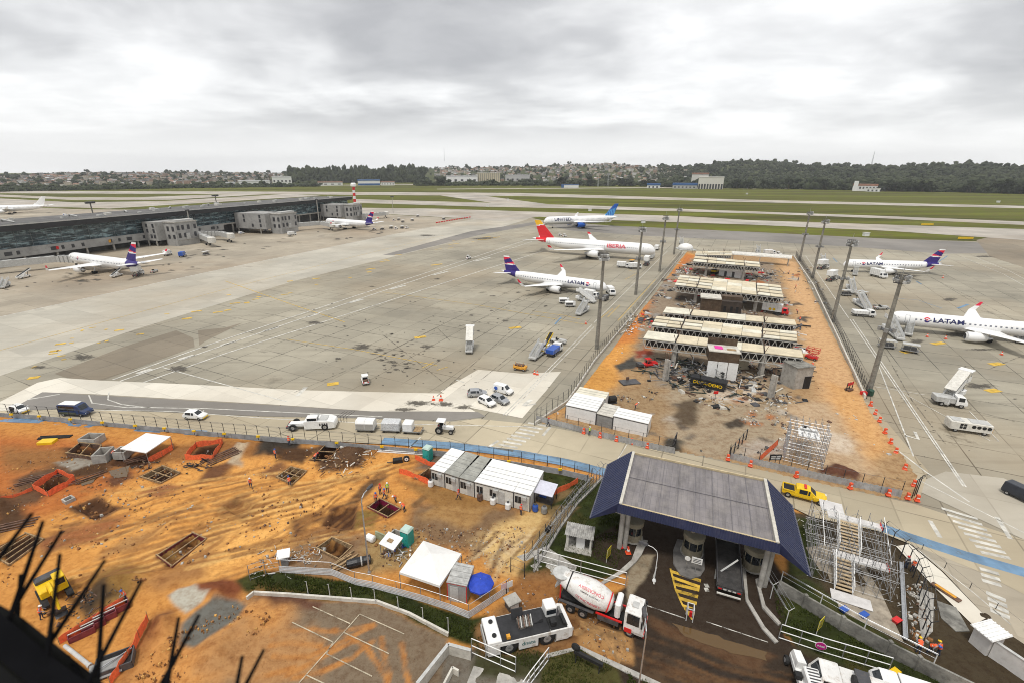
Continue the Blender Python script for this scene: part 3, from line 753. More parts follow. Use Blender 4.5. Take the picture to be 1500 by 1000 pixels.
def gate_block(u,v,u2,lab,wid,out):
 s,o=FR(u,v);s2,_=FR(u2,v);out=min(max(o,12),36);fd_=out-9
 g=thing('gate_house',lab,'building',(A0.x+fd.x*s,A0.y+fd.y*s,0),FRZ)
 MB().box(0,wid,-out,-fd_,0,13.5).build('front_wall',TCON,g)
 MB().box(-5,wid-5,-fd_+.02,1.1,3.4,14.2).build('link_wall',TCON,g)
 MB().box(-.3,wid+.3,-out-.3,-fd_-.1,13.52,14.0).build('roof',CONC,g)
 MB().box(2,wid-1,-out+1,-fd_-3,14.02,15.0).build('parapet',LGREY,g)
 for z,xs in((4.6,(1.4,5,wid-3)),(9.2,(1.2,4.2,8,wid-2.5))):
  for x in xs:MB().box(x,x+1.7,-out-.08,-out-.01,z,z+2.7).build('window',HOLE,g)
 MB().box(wid*.42,wid*.42+2.4,-out-.5,-out-.09,3.5,7).build('service_door',LGREY,g)
 MB().box(-.2,wid+.2,-out-.25,-out-.02,3.1,3.4).build('ledge',CONC,g)
 for z in(4.8,8,11):
  for k in range(3):
   if(k+int(z))%3==0:continue
   y=-fd_*.85+k*fd_*.27;MB().box(-5.08,-5.01,y,y+1.6,z,z+2.2).build('window',HOLE,g)
 for y in(-out+1,-out+5):
  MB().box(-.08,-.02,y,y+1.8,8.6,11.4).build('window',HOLE,g);MB().box(-.08,-.02,y,y+1.8,4.2,6.6).build('window',HOLE,g)
  MB().box(wid+.02,wid+.08,y,y+1.3,8,10.5).build('window',HOLE,g)
 for y in(-fd_*.8,-1):MB().box(-4.9,-4.3,y,y+.6,0,3.38).build('column',CONC,g)
 return s
gs=[gate_block(262,361,300,'grey concrete gate house, biggest of the row, beside the airliner with striped tail',15,17),gate_block(414,343,440,'grey concrete gate house halfway along the glass terminal',
17,16),gate_block(518,324,535,'grey concrete gate house at the far end of the glass terminal',15,15)]
def jet_bridge(lab,s,o0,pts,h0=4.2):
 """pts: way points of the tunnel seen in the photo at its own height"""
 g=thing('boarding_bridge',lab,'boarding bridge',(0,0,0))
 P_=[G(u,v,h0)for u,v in pts]
 mb=MB()
 for p,q in zip(P_,P_[1:]):mb.bar(p,q,3.0,2.8)
 mb.build('tunnel',LGREY,g)
 rb=MB()
 for p,q in zip(P_,P_[1:]):
  n=5
  for k in range(n+1):
   c=p.lerp(q,k/n);rb.box(c.x-.15,c.x+.15,c.y-1.7,c.y+1.7,h0-1.5,h0+1.6)
 rb.build('rib',GREY,g)
 e=P_[-1];d=(P_[-1]-P_[-2]).normalized()
 MB().lathe([(2.0,-1.6),(2.2,-1.4),(2.2,1.5),(1.5,1.9)],e,12).build('cab',OFFW,g)
 m_=P_[-2].lerp(e,.8)
 MB().bar((m_.x,m_.y,1.0),(m_.x,m_.y,h0-1.4),.7).build('lift_column',DGREY,g)
 for a in(-1.2,1.2):MB().lathe([(.1,-.25),(.6,-.25),(.6,.25),(.1,.25)],(m_.x+a,m_.y,.62),12,'x').build('wheel',BLACK,g)
 MB().lathe([(1.6,-h0),(1.6,1.7),(1.2,1.9)],P_[0],12).build('rotunda',TCON,g)
jet_bridge('boarding bridge reaching down from the biggest gate house with a round cab',0,0,[(280,340),(310,352)])
jet_bridge('boarding bridge docked at the nose of the twin jet beside the glass terminal',0,0,[(-20,389),(85,379),(116,380)])
jet_bridge('boarding bridge docked at the far twin jet near the middle gate house',0,0,[(430,330),(470,327),(487,330)])
jet_bridge('stubby boarding bridge past the end of the glass terminal',0,0,[(533,316),(556,314),(566,313)])
jet_bridge('long boarding bridge lying parallel to the facade beyond the biggest gate house',0,0,[(296,343),(322,342),(338,346)])
t=thing('hall_dome','pale rounded glass roof lump against the dark terminal glass','roof dome',G(4,375),FRZ)
MB().lathe([(7,0),(7,3),(6.3,5),(4.5,6.6),(2,7.6),(.3,7.9)],(0,0,0),18).build('shell',M('pale_blue_glass',(.25,.33,.36),.3,.15),t,smooth=True)
MB().box(-7.5,9,-6.5,6,-.0,2.9).build('wall',TCON,t)
t=thing('beacon_tower','slim red and white striped beacon tower behind the end of the terminal','tower',G(521,309),0)
for k in range(8):MB().lathe([(1.5,k*3.2),(1.5,(k+1)*3.2-.02)],(0,0,0),10).build('shaft_band',RED if k%2 else WHITE,t)
MB().lathe([(1.5,25.7),(3.2,26.5),(3.2,28.5),(2.2,30)],(0,0,0),10).build('head',WHITE,t)
MB().tube((0,0,30),(0,0,33),.15).build('antenna',STEEL,t)
# floodlight masts
def mast_geo():
 t=thing('floodlight_mast','x','light mast')
 MB().lathe([(.55,0),(.52,2),(.32,23.6),(.30,24)],(0,0,0),8).build('shaft',MAST,t)
 rg=MB();rg.lathe([(1.0,0),(1.0,.15)],(0,0,13.2),10)
 for k in range(6):
  a=k*PI/3;rg.bar((.4*math.cos(a),.4*math.sin(a),13.3),(1.15*math.cos(a),1.15*math.sin(a),13.3),.12)
 rg.build('mid_ring',DGREY,t)
 for k in range(4):
  a=k*PI/2+.3;x,y=1.15*math.cos(a),1.15*math.sin(a)
  MB().box(x-.28,x+.28,y-.28,y+.28,13.0,13.8).build('mid_lamp',GREY,t)
 fr=MB()
 for z in(22.7,23.6,24.4):
  for a,b in(((-1.3,-1),(1.3,-1)),((1.3,-1),(1.3,1)),((1.3,1),(-1.3,1)),((-1.3,1),(-1.3,-1))):fr.bar((*a,z),(*b,z),.09)
 for x in(-1.3,0,1.3):
  for y in(-1,1):fr.bar((x,y,22.7),(x,y,24.4),.08)
 fr.bar((-1.3,0,22.7),(1.3,0,22.7),.2);fr.bar((0,-1,22.7),(0,1,22.7),.2)
 fr.v=[(x*.7,y*.8,z)for x,y,z in fr.v];fr.build('head_frame',DGREY,t)
 for k,(x,y,z)in enumerate([(-1.3,-1.2,23),(-.4,-1.3,23),(.5,-1.3,23),(1.4,-1.1,23.1),(-1,-1.25,23.9),(0.1,-1.3,24),(1,-1.25,23.9),(-1.5,.2,23.2),(1.5,
.3,23.4),(-.6,1.25,23.2),(.6,1.25,23.6)]):
  x,y=x*.7,y*.8
  MB().hexa([(x-.3,y-.25,z-.28),(x+.3,y-.25,z-.28),(x+.3,y+.2,z-.1),(x-.3,y+.2,z-.1)],[(x-.3,y-.25,z+.2),(x+.3,y-.25,z+.2),(x+.3,y+.2,z+.34),(x-.3,y+.2,
z+.34)]).build('floodlight',GREY if k%3 else LGREY,t)
 MB().bar((.45,.45,.3),(.35,.35,22.7),.1).build('cable_duct',GREY,t)
 MB().tube((0,0,24),(0,0,26.2),.04).build('lightning_rod',STEEL,t)
 return t
for u,v,lab,a in((874,511,'concrete floodlight mast nearest the stair truck with the yellow belt loader',0),(931,432,'concrete floodlight mast beside the nose of the red tailed airliner',
.2),(966,398,'concrete floodlight mast standing beyond the nose of the red tailed airliner',.1),(987,373,'concrete floodlight mast at the far corner of the stripped pier, by the orange soil strip',
.3),(1273,572,'concrete floodlight mast at the pale wall by the row of orange barriers',.5),(1219,472,'concrete floodlight mast between the boarding ramps and the dirt strip',
.4),(1190,408,'concrete floodlight mast on the wall near the nose of the smaller striped tail jet',.4),(1171,383,'concrete floodlight mast at the far end of the pale eastern wall',
.3)):
 place('mast',mast_geo,G(u,v),a,lab,'floodlight masts along the pier')
def lamp_pole(u,v,lab,h=14):
 t=thing('apron_light',lab,'light mast',G(u,v),0)
 MB().tube((0,0,0),(0,0,h),.28,.18,8).build('pole',CONC,t)
 MB().box(-1.8,1.8,-.5,.5,h-.3,h+.5).build('lamp_head',DGREY,t)
lamp_pole(576,313,'slim light pole on the apron just past the end of the terminal',17)
for s,lab,o,h in((FR(82,372)[0],'light mast rising behind the terminal roof beside the distant airliner',60,30),(FR(196,358)[0],'short light mast head showing over the terminal roof',
45,24),(FR(382,335)[0],'light mast head peeping over the far terminal roof',46,24)):
 p=A0+fd*s-fo*o;t=thing('apron_light',lab,'light mast',(p.x,p.y,0),FRZ)
 MB().tube((0,0,0),(0,0,h),.5,.35,8).build('pole',MAST,t);MB().box(-2.6,2.6,-.8,.8,h-.4,h+.8).build('lamp_head',DGREY,t)
for s,lab in((FR(333,356)[0],'tall pale post in front of the terminal glass between two gate houses'),(FR(503,327)[0],'tall pale post in front of the last gate house')):
 p=A0+fd*s+fo*6;t=thing('apron_light',lab,'light mast',(p.x,p.y,0),FRZ)
 MB().tube((0,0,0),(0,0,19),.45,.35,8).build('pole',CONC,t);MB().box(-1.2,1.2,-.5,.5,18.9,19.6).build('lamp_head',DGREY,t)
 # airliners
PWHITE=M('aircraft_white',(0.82,0.82,0.81),0.25,0.03,.3)
INDIGO=M('indigo_livery',(.035,.02,.17),.3,.05);CORAL=M('coral_red_livery',(.70,.02,.06),.3,.05)
CRIM=M('crimson_livery',(.66,.02,.03),.3,.05);GOLD=M('gold_livery',(.85,.48,.03),.3,.05)
UBLUE=M('globe_blue_livery',(.02,.10,.42),.3,.05);UPALE=M('pale_blue_livery',(.12,.42,.72),.3,.05)
NAVYT=M('navy_lettering',(.02,.025,.10),.4,.05);REDT=M('red_lettering',(.60,.02,.05),.4,.05);DARKT=M('dark_lettering',(.03,.03,.035),.5,.05)
INTAKE=M('engine_intake_dark',(.03,.03,.035),.4,.2);ALU=M('bare_aluminium',(.55,.56,.58),.3,.08,metal=.7)
def fus_mat(L,R):
 """white skin with a row of small cabin windows along each side"""
 m,nt,b=new_mat('airliner_skin_%d'%int(L))
 t=nd(nt,'ShaderNodeTexCoord');sp=nd(nt,'ShaderNodeSeparateXYZ');nt.links.new(t.outputs['Object'],sp.inputs[0])
 fx=mth(nt,'FRACT',mth(nt,'MULTIPLY',sp.outputs[0],1/1.06))
 a=mth(nt,'MULTIPLY',mth(nt,'GREATER_THAN',fx,.3),mth(nt,'LESS_THAN',fx,.72))
 z=mth(nt,'ABSOLUTE',mth(nt,'SUBTRACT',sp.outputs[2],R*.22));a=mth(nt,'MULTIPLY',a,mth(nt,'LESS_THAN',z,.2))
 a=mth(nt,'MULTIPLY',a,mth(nt,'MULTIPLY',mth(nt,'LESS_THAN',sp.outputs[0],-L*.12),mth(nt,'GREATER_THAN',sp.outputs[0],-L*.80)))
 co=t.outputs['Object']
 c=mixc(nt,noise(nt,co,.25,5,.6),(.76,.76,.75,1),(.83,.83,.82,1))
 fr=mth(nt,'FRACT',mth(nt,'MULTIPLY',sp.outputs[0],1/4.3));c=mixc(nt,mth(nt,'MULTIPLY',mth(nt,'LESS_THAN',fr,.012),.35),c,(.4,.4,.4,1))
 for xd in(-L*.088,-L*.845):
  dx_=mth(nt,'ABSOLUTE',mth(nt,'SUBTRACT',sp.outputs[0],xd));dz_=mth(nt,'ABSOLUTE',mth(nt,'SUBTRACT',sp.outputs[2],R*.16));bx_=lambda p,q:mth(nt,'MULTIPLY',
mth(nt,'LESS_THAN',dx_,p),mth(nt,'LESS_THAN',dz_,q))
  c=mixc(nt,mth(nt,'SUBTRACT',bx_(.55,1.05),bx_(.43,.93)),c,(.30,.31,.33,1))
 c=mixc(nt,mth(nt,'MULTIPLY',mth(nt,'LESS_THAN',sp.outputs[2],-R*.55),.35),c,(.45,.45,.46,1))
 c=mixc(nt,a,c,(.17,.18,.21,1))
 nt.links.new(c,b.inputs['Base Color']);b.inputs['Roughness'].default_value=.28
 return m
def airliner(name,label,nose,rz,L,R,span,zc,sweep,livery,words_,eng,engcol,wl='up',tailh=5.9,side=0.0,text_at=.17,tsize=2.0,cockpit=True,gear=True):
 """local x: nose at 0, tail at -L; z up from the ground; zc = height of the fuselage axis"""
 t=thing('airliner',label,'airliner',nose,rz)
 n=28
 prof=[(0,.06,-.28),(-.10,.22,-.25),(-.35,.42,-.18),(-.75,.62,-.10),(-1.3,.80,-.04),(-2.0,.93,-.01),(-3.0,1.0,0)]
 prof=[(x*R/1.98,r,z)for x,r,z in prof]
 k0=L*.68
 prof+=[(-L*f,1,0)for f in(.1,.14,.18,.22,.26,.3,.35,.4,.5,.6,.68)]
 for f in(.1,.2,.3,.4,.5,.6,.7,.8,.9,1.0):prof.append((-(k0+(L-k0)*f),1-.90*f**1.5,.62*f**1.45))
 fb=MB();rings=[[(x,R*r*math.cos(2*PI*i/n),R*(z+r*math.sin(2*PI*i/n)))for i in range(n)]for x,r,z in prof]
 fb.loft(rings);fb.m=[0]*len(fb.f)
 rear={'stripes':INDIGO,'crimson':CRIM,'globe':PWHITE,'plain':PWHITE}[livery]
 for i,f in enumerate(fb.f):
  c=sum((Vector(fb.v[k])for k in f),Vector())/len(f)
  if livery=='stripes' and c.x<-L*.84 and(c.x+L*.84)*.55<-(c.z-R*.9)*.9-.2 and c.x>-L*.97:fb.m[i]=1
  if livery=='crimson' and c.x<-L*.86 and c.x>-L*.955 and c.z>R*.1:fb.m[i]=1
  if livery=='globe' and c.z<-R*.45:fb.m[i]=1
 fus=fb.build('fuselage',[fus_mat(L,R),rear if livery!='globe' else LGREY],t,True,loc=(0,0,zc))
 if cockpit:
  cw=MB()
  for s in(1,-1):
   for a0,a1,x0,x1 in((.08,.42,-1.25,-1.75),(.46,.78,-1.45,-2.05),(.82,1.02,-1.8,-2.5)):
    q=[]
    for aa,xx,up in((a0,x0,.34),(a1,(x0+x1)/2-.15,.30),(a1,x1-.1,.66),(a0,x1,.72)):
     xx=xx*R/1.98;rr=np.interp(-xx,[-p[0]for p in prof[:7]],[p[1]for p in prof[:7]])*R*1.015
     th=PI/2-aa*1.1;zz_=rr*up;yy=math.sqrt(max(rr*rr-zz_*zz_,0))*min(1,math.sin(aa*1.5)+.1)
     q.append((xx+.12,s*yy,zz_+(-.06*R)))
    cw.quad(*(q if s>0 else q[::-1]))
  cw.build('cockpit_glazing',GLASS,fus)
 MB().loft([[(x,R*.95*wd*math.cos(a),-R*.55+R*.62*wd*math.sin(a))for a in[2*PI*i/12 for i in range(12)]]for x,wd in((-L*.33,.25),(-L*.37,.85),(-L*.45,1),
(-L*.54,.85),(-L*.59,.2))]).build('belly_fairing',PWHITE,fus,True)
 cr,ct=L*.185 if L<50 else L*.165,L*.035;hs=span/2;xr=-L*.36;dz=hs*.085
 def foil(x,y,z,c,th):return[(x,y,z),(x-c*.12,y,z+th*.55),(x-c*.45,y,z+th*.6),(x-c,y,z),(x-c*.5,y,z-th*.35),(x-c*.12,y,z-th*.4)]
 for s in(1,-1):
  st=[(R*.5,xr,cr,.9),(hs*.36,xr-(hs*.36-R*.5)*sweep,cr*.60,.55),(hs*.97,xr-(hs*.97-R*.5)*sweep,ct*1.05,.16)]
  rr=[foil(x,s*y,-R*.52+dz*y/hs,c,th*R/2)for y,x,c,th in st]
  if s<0:rr=[r[::-1]for r in rr]
  wg=MB().loft(rr).build('wing',[PWHITE],t,loc=(0,0,zc))
  fl=MB();
  for f in(.25,.45,.62):
   y=hs*f;x=xr-(y-R*.5)*sweep-cr*(1-f)*.75;z=-R*.52+dz*f
   fl.loft([[(x+k,s*y+r*math.cos(a),z-.25+r*.8*math.sin(a))for a in[2*PI*i/6 for i in range(6)]]for k,r in((1.4,.05),(.5,.28),(-.8,.25),(-1.8,.04))])
  fl.build('flap_fairing',PWHITE,wg)
  x,y,z=st[2][1],hs*.97,-R*.52+dz*.97
  wh=2.4 if L<50 else 2.2
  wn=MB().loft([[(x,s*y,z),(x-ct,s*y,z),(x-ct,s*(y+.12),z),(x,s*(y+.12),z)],[(x-wh*.55,s*(y+.35),z+wh*.5),(x-ct-wh*.35,s*(y+.35),z+wh*.5),(x-ct-wh*.35,
s*(y+.45),z+wh*.5),(x-wh*.55,s*(y+.45),z+wh*.5)],[(x-wh*1.0,s*(y+.6),z+wh),(x-ct-wh*.6,s*(y+.6),z+wh),(x-ct-wh*.6,s*(y+.68),z+wh),(x-wh,s*(y+.68),z+wh)]])
  wn.m=[0]*len(wn.f)
  if livery=='crimson' or livery=='stripes':
   for i in range(4,len(wn.f)):wn.m[i]=1
  wn.build('winglet',[PWHITE,CORAL if livery=='stripes' else CRIM],wg)
  er,el=eng;ey=hs*.33;ex=xr-(ey-R*.5)*sweep+el*.62;ez=-R*.52-er*1.05+dz*.3
  en=MB().lathe([(er*.60,.25),(er*.82,-.05),(er*.92,.0),(er,-.3),(er*1.02,-el*.45),(er*.82,-el*.85),(er*.62,-el)],(ex,s*ey,ez),16,'x')
  en.f=en.f[:-2];en.m=en.m[:-2]
  eo=en.build('engine',engcol,t,True,loc=(0,0,zc))
  MB().lathe([(er*.84,-.3),(er*.3,-.32),(er*.05,.15)],(ex,s*ey,ez),14,'x').build('fan',INTAKE,eo)
  MB().lathe([(er*.6,-el*.9),(er*.42,-el*1.12),(er*.1,-el*1.3)],(ex,s*ey,ez),12,'x').build('exhaust',ALU,eo)
  MB().hexa([(ex-el*.25,s*ey-.15,ez+er*.8),(ex-el*.9,s*ey-.15,ez+er*.6),(ex-el*.9,s*ey+.15,ez+er*.6),(ex-el*.25,s*ey+.15,ez+er*.8)],[(ex-el*.4,s*ey-.15,
ez+er*1.25),(ex-el*1.2,s*ey-.15,ez+er*1.3),(ex-el*1.2,s*ey+.15,ez+er*1.3),(ex-el*.4,s*ey+.15,ez+er*1.25)]).build('pylon',PWHITE,eo)
  tr_=L*.085;hy=span*.19;x0=-L*.875
  rr=[foil(x0,s*R*.25,R*.38,tr_,.35),foil(x0-hy*.62,s*hy,R*.38+hy*.1,tr_*.38,.12)]
  if s<0:rr=[r[::-1]for r in rr]
  MB().loft(rr).build('tailplane',PWHITE,t,loc=(0,0,zc))
 fnb=MB();fh=tailh;c0,c1=L*.155 if L<50 else L*.135,L*.055;xa=-L*.80;zb=R*.75;nz,nx=22,14
 def fp(i,j,s):
  h=i/nz;f=j/nx;ch=lerp(c0,c1,h);x=xa-h*fh*.95-f*ch
  if i==0:x=xa+.9-f*(c0+.9)
  th=.28*(1-.5*h)*math.sin(PI*min(1,.15+f*.85))if 0<j<nx else 0
  return(x,s*th,zb+h*fh)
 for s in(1,-1):
  o=len(fnb.v);fnb.v+=[fp(i,j,s)for i in range(nz+1)for j in range(nx+1)]
  for i in range(nz):
   for j in range(nx):
    a,b,c,d=[o+k for k in(i*(nx+1)+j,i*(nx+1)+j+1,(i+1)*(nx+1)+j+1,(i+1)*(nx+1)+j)]
    fnb.f.append((a,b,c,d)if s<0 else(d,c,b,a));h,f=(i+.5)/nz,(j+.5)/nx;k=0
    if livery=='stripes':
     g=h+.16*(f-.5);k=0 if h>.92 else 2 if g>.80 else 1 if g>.56 else 2 if g>.44+.10*f else 0 if g>.36+.12*f else 1 if f<1.1 else 0
    elif livery=='crimson':k=3 if h>.80-.08*f else 0 if h>.76-.10*f else 1
    elif livery=='globe':k=1 if h>.62+.25*(f-.5)else(2 if(int((f*1.4+h*1.1)*7)%2 and h<.9)else 1)if h+f*.5>.12 else 0
    fnb.m.append(k)
 cols={'stripes':[PWHITE,INDIGO,CORAL,GOLD],'crimson':[PWHITE,CRIM,CRIM,GOLD],'globe':[PWHITE,UBLUE,UPALE,GOLD],'plain':[PWHITE]*4}[livery]
 fnb.build('fin',cols,t,True,loc=(0,0,zc))
 if gear:
  for gx,gy,gr in((-L*.115,0,.45),(-L*.485,3.6*R/2,.62),(-L*.485,-3.6*R/2,.62)):
   g=MB().tube((gx,gy,gr),(gx,gy*.9,zc-R*.7),.14,.2).build('landing_gear',ALU,t)
   for a in((-.35,.35)if L<50 or gy==0 else(-.45,.45)):
    for b in((0,)if L<50 or gy==0 else(-.75,.75)):
     MB().lathe([(gr*.3,-.18),(gr*.95,-.18),(gr,-.1),(gr,.1),(gr*.95,.18),(gr*.3,.18)],(gx+b,gy+a,gr),12,'y').build('wheel',BLACK,g)
 for txt,mat,size,at,dz_ in words_:
  for s in(1,-1):
   o=text_mesh(txt,size,mat,'lettering',t,bend=R+.035,sx=1.18,bold=.022*size)
   o.location=(-L*at,0,zc);o.rotation_euler=(0,0,0 if s<0 else PI)
   o.rotation_euler.x=0
   for v in o.data.vertices:
    y,z=v.co.y,v.co.z;ca,sa=math.cos(-dz_),math.sin(-dz_);v.co.y,v.co.z=y*ca-z*sa,y*sa+z*ca
 if livery=='stripes':
  for s in(1,-1):
   e=MB()
   for k,(a0,a1,r0,r1)in enumerate(((0.3,2.6,.45,.75),(3.4,5.9,.35,.7),(0,6.28,.0,.22))):
    m_=8;o=len(e.v)
    for i in range(m_+1):
     for rr_ in(r0,r1):
      a=lerp(a0,a1,i/m_);px,py=rr_*math.cos(a),rr_*math.sin(a);th=(py+.28*R+.0)/(R+.035)
      e.v.append((px,s*(R+.035)*math.cos(th),(R+.035)*math.sin(th)))
    for i in range(m_):
     q=(o+2*i,o+2*i+1,o+2*i+3,o+2*i+2);e.f.append(q if s>0 else q[::-1]);e.m.append(1 if k==1 else 0)
   e.build('emblem',[CORAL,INDIGO],t,loc=(-L*text_at,0,zc))
 return t
def two(nose,tail,z):
 p,q=G(*nose,z),G(*tail,z);return(p.x,p.y,0),math.atan2(p.y-q.y,p.x-q.x)
LAT=lambda at,sz=2.1:[('LATAM',NAVYT,sz,at,.30)]
p,a=two((960,367),(769,353),5.5)
airliner('airliner','white wide body airliner with a red fin topped in gold, lettered IBERIA',p,a,66.8,2.98,62,5.6,.62,'crimson',[('IBERIA',REDT,2.9,.285,
.30)],(1.75,5.6),PWHITE,tailh=9.4)
p,a=two((889,419),(725,398),4)
airliner('airliner','white airliner with striped indigo and red fin parked below the red tailed jet',p,a,44.5,1.98,35,3.6,.50,'stripes',LAT(.25,1.75),(1.25,
4.2),PWHITE,text_at=.150)
p,a=two((1301,463),(1530,484),3.8)
airliner('airliner','white airliner with steps at its door and fin cut by the picture edge',p,a,44.5,1.98,35,3.6,.50,'stripes',LAT(.29,1.8),(1.25,4.2),
PWHITE,text_at=.185)
p,a=two((1236,385),(1384,389),4)
airliner('airliner','white airliner with striped fin parked farther up the eastern stands',p,a,38.6,1.98,35,3.6,.50,'stripes',LAT(.30,1.7),(1.15,4.0),PWHITE,
text_at=.185)
p,a=two((797,323.5),(909,320.5),6)
airliner('airliner','white wide body airliner with a blue globe fin, lettered UNITED, on the far road',p,a,63.7,3.1,61,5.9,.58,'globe',[('UNITED',NAVYT,
3.4,.23,.30)],(1.9,6.0),UBLUE,tailh=9.6)
p,a=two((104,377),(224,393),4.6)
airliner('airliner','white twin jet with striped fin docked tail out beside the biggest gate house',p,a,54.9,2.5,47.6,4.6,.55,'stripes',[],(1.6,5.2),PWHITE,
tailh=8.2,text_at=.2)
p,a=two((478,324),(566,331),4.6)
airliner('airliner','white twin jet with striped fin docked by the far gate houses of the terminal',p,a,54.9,2.5,47.6,4.6,.55,'stripes',[],(1.6,5.2),PWHITE,
tailh=8.2,text_at=.2)
p,a=two((-40,307),(52,305),5)
airliner('airliner','distant white airliner half hidden behind the terminal roof',p,a,63.7,3.0,61,5.6,.55,'plain',[],(1.8,6),PWHITE,tailh=9)
# bare soil: the building site and the stripped pier
def soil_mat(name,bstr=0.4,rough=.95):
 m,nt,b=new_mat(name);co=coord(nt)
 a=nd(nt,'ShaderNodeAttribute',attribute_name='soil')
 c=mixc(nt,noise(nt,co,1.1,7,.75,.45,.72),a.outputs['Color'],mixc(nt,1.0,a.outputs['Color'],(.62,.50,.42,1),'MULTIPLY'))
 wv=nd(nt,'ShaderNodeTexNoise');wv.inputs['Scale'].default_value=.12;wv.inputs['Detail'].default_value=3;nt.links.new(co,wv.inputs['Vector'])
 va=nd(nt,'ShaderNodeVectorMath',operation='MULTIPLY_ADD');nt.links.new(wv.outputs['Color'],va.inputs[0]);va.inputs[1].default_value=(9,9,0);nt.links.new(co,
va.inputs[2])
 mp=nd(nt,'ShaderNodeMapping');mp.inputs['Rotation'].default_value=(0,0,-math.radians(30));mp.inputs['Scale'].default_value=(.05,.8,1);nt.links.new(va.outputs[0],
mp.inputs[0]);cs=mp.outputs[0]
 c=mixc(nt,mth(nt,'MULTIPLY',noise(nt,cs,1.0,7,.72,.52,.70),.45),c,mixc(nt,1.0,c,(.50,.38,.30,1),'MULTIPLY'))
 c=mixc(nt,mth(nt,'MULTIPLY',noise(nt,co,3.2,5,.75,.60,.72),.55),c,mixc(nt,1.0,c,(1.5,1.45,1.35,1),'MULTIPLY'))
 c=mixc(nt,mth(nt,'MULTIPLY',noise(nt,co,4.0,5,.8,.58,.68),.75),c,mixc(nt,1.0,c,(.30,.25,.22,1),'MULTIPLY'))
 nt.links.new(c,b.inputs['Base Color']);b.inputs['Roughness'].default_value=rough;b.inputs['Specular IOR Level'].default_value=.2
 h=noise(nt,co,1.6,9,.78,0,1)
 bump(nt,b,h,bstr,.22)
 return m
SOIL=soil_mat('site_soil')
def soil_sheet(name,xs,ys,base,paints,heights,keep,low,seed,tracks=()):
 X,Y=np.meshgrid(xs,ys)
 Xw=X+(fbm(X,Y,3.0,seed+3,4)-.5)*2.2;Yw=Y+(fbm(X,Y,3.0,seed+8,4)-.5)*2.2
 col=np.zeros(X.shape+(3,));col[:]=base
 Z=(fbm(X,Y,5,seed,5)-.5)*.35+(fbm(X,Y,1.2,seed+20,3)-.5)*.12+.03
 for poly,c,soft,warp in paints:
  p=PX(poly);d=sdist(X+(Xw-X)*warp,Y+(Yw-Y)*warp,p)
  m_=(1-sstep(-soft/2,soft/2,d))[...,None]
  col=col*(1-m_)+np.array(c)*m_
 gm=((col[...,1]>col[...,0]*1.08))[...,None]
 col=np.where(gm,col*(.45+1.15*fbm(X,Y,1.3,seed+61,4)[...,None])+np.array((.05,.03,.008))*np.clip(fbm(X,Y,2.2,seed+70,3)*3-1.7,0,1)[...,None],col)
 for pts,w_,c,al in tracks:
  d=np.full(X.shape,1e9);q=[(p.x,p.y)for p in PX(pts)]
  Xj,Yj=X+(Xw-X)*.25,Y+(Yw-Y)*.25
  for(ax,ay),(bx,by)in zip(q,q[1:]):
   ex,ey=bx-ax,by-ay;t=np.clip(((Xj-ax)*ex+(Yj-ay)*ey)/(ex*ex+ey*ey+1e-9),0,1);d=np.minimum(d,np.hypot(Xj-ax-t*ex,Yj-ay-t*ey))
  m_=((1-sstep(w_*.3,w_*.9,d))*al*np.clip(fbm(X,Y,1.5,seed+44,3)*2.2-.3,0,1))[...,None]
  col=col*(1-m_)+np.array(c)*m_;Z=Z-m_[...,0]*.04
 for poly,h,soft in heights:
  d=sdist(X,Y,PX(poly));m_=1-sstep(-soft,.15 if h<0 else 0.3,d)
  if h<0:Z=Z*(1-m_)+(h+Z*.5)*m_
  elif h>90:Z=Z*(1-m_)+(h-100)*m_
  else:Z=Z+m_*h*(.55+.9*fbm(X,Y,1.3,seed+30,3))
 lum=col.mean(-1,keepdims=True);col=np.clip(lum+(col-lum)*.98,.004,1)*.92
 k=sdist(X,Y,PX(keep))
 if low=='inside':Z=np.where(k<.6,np.minimum(Z,-.12),Z)
 else:Z=np.where(k>-.3,-.4,Z)
 ny,nx=X.shape
 me=bpy.data.meshes.new(name)
 idx=np.arange(nx*ny).reshape(ny,nx)
 q=np.stack([idx[:-1,:-1],idx[:-1,1:],idx[1:,1:],idx[1:,:-1]],-1).reshape(-1,4)
 me.vertices.add(nx*ny);me.vertices.foreach_set('co',np.stack([X,Y,Z],-1).ravel())
 me.loops.add(q.size);me.loops.foreach_set('vertex_index',q.ravel())
 me.polygons.add(len(q));me.polygons.foreach_set('loop_start',np.arange(0,q.size,4));me.polygons.foreach_set('use_smooth',np.ones(len(q),bool))
 at=me.attributes.new('soil','FLOAT_COLOR','POINT')
 at.data.foreach_set('color',np.concatenate([np.clip(col,0,1),np.ones(X.shape+(1,))],-1).astype(np.float32).ravel())
 me.materials.append(SOIL);me.update(calc_edges=True)
 o=bpy.data.objects.new(name,me);C.objects.link(o)
 return tag(o,kind='structure')
DKB,MUD,REDD,YEL,PALEO,GRS,AS,WAS=(.085,.042,.018),(.30,.135,.04),(.46,.155,.035),(.68,.325,.078),(.62,.42,.17),(.030,.040,.008),(.20,.148,.096),(.044,
.031,.021)
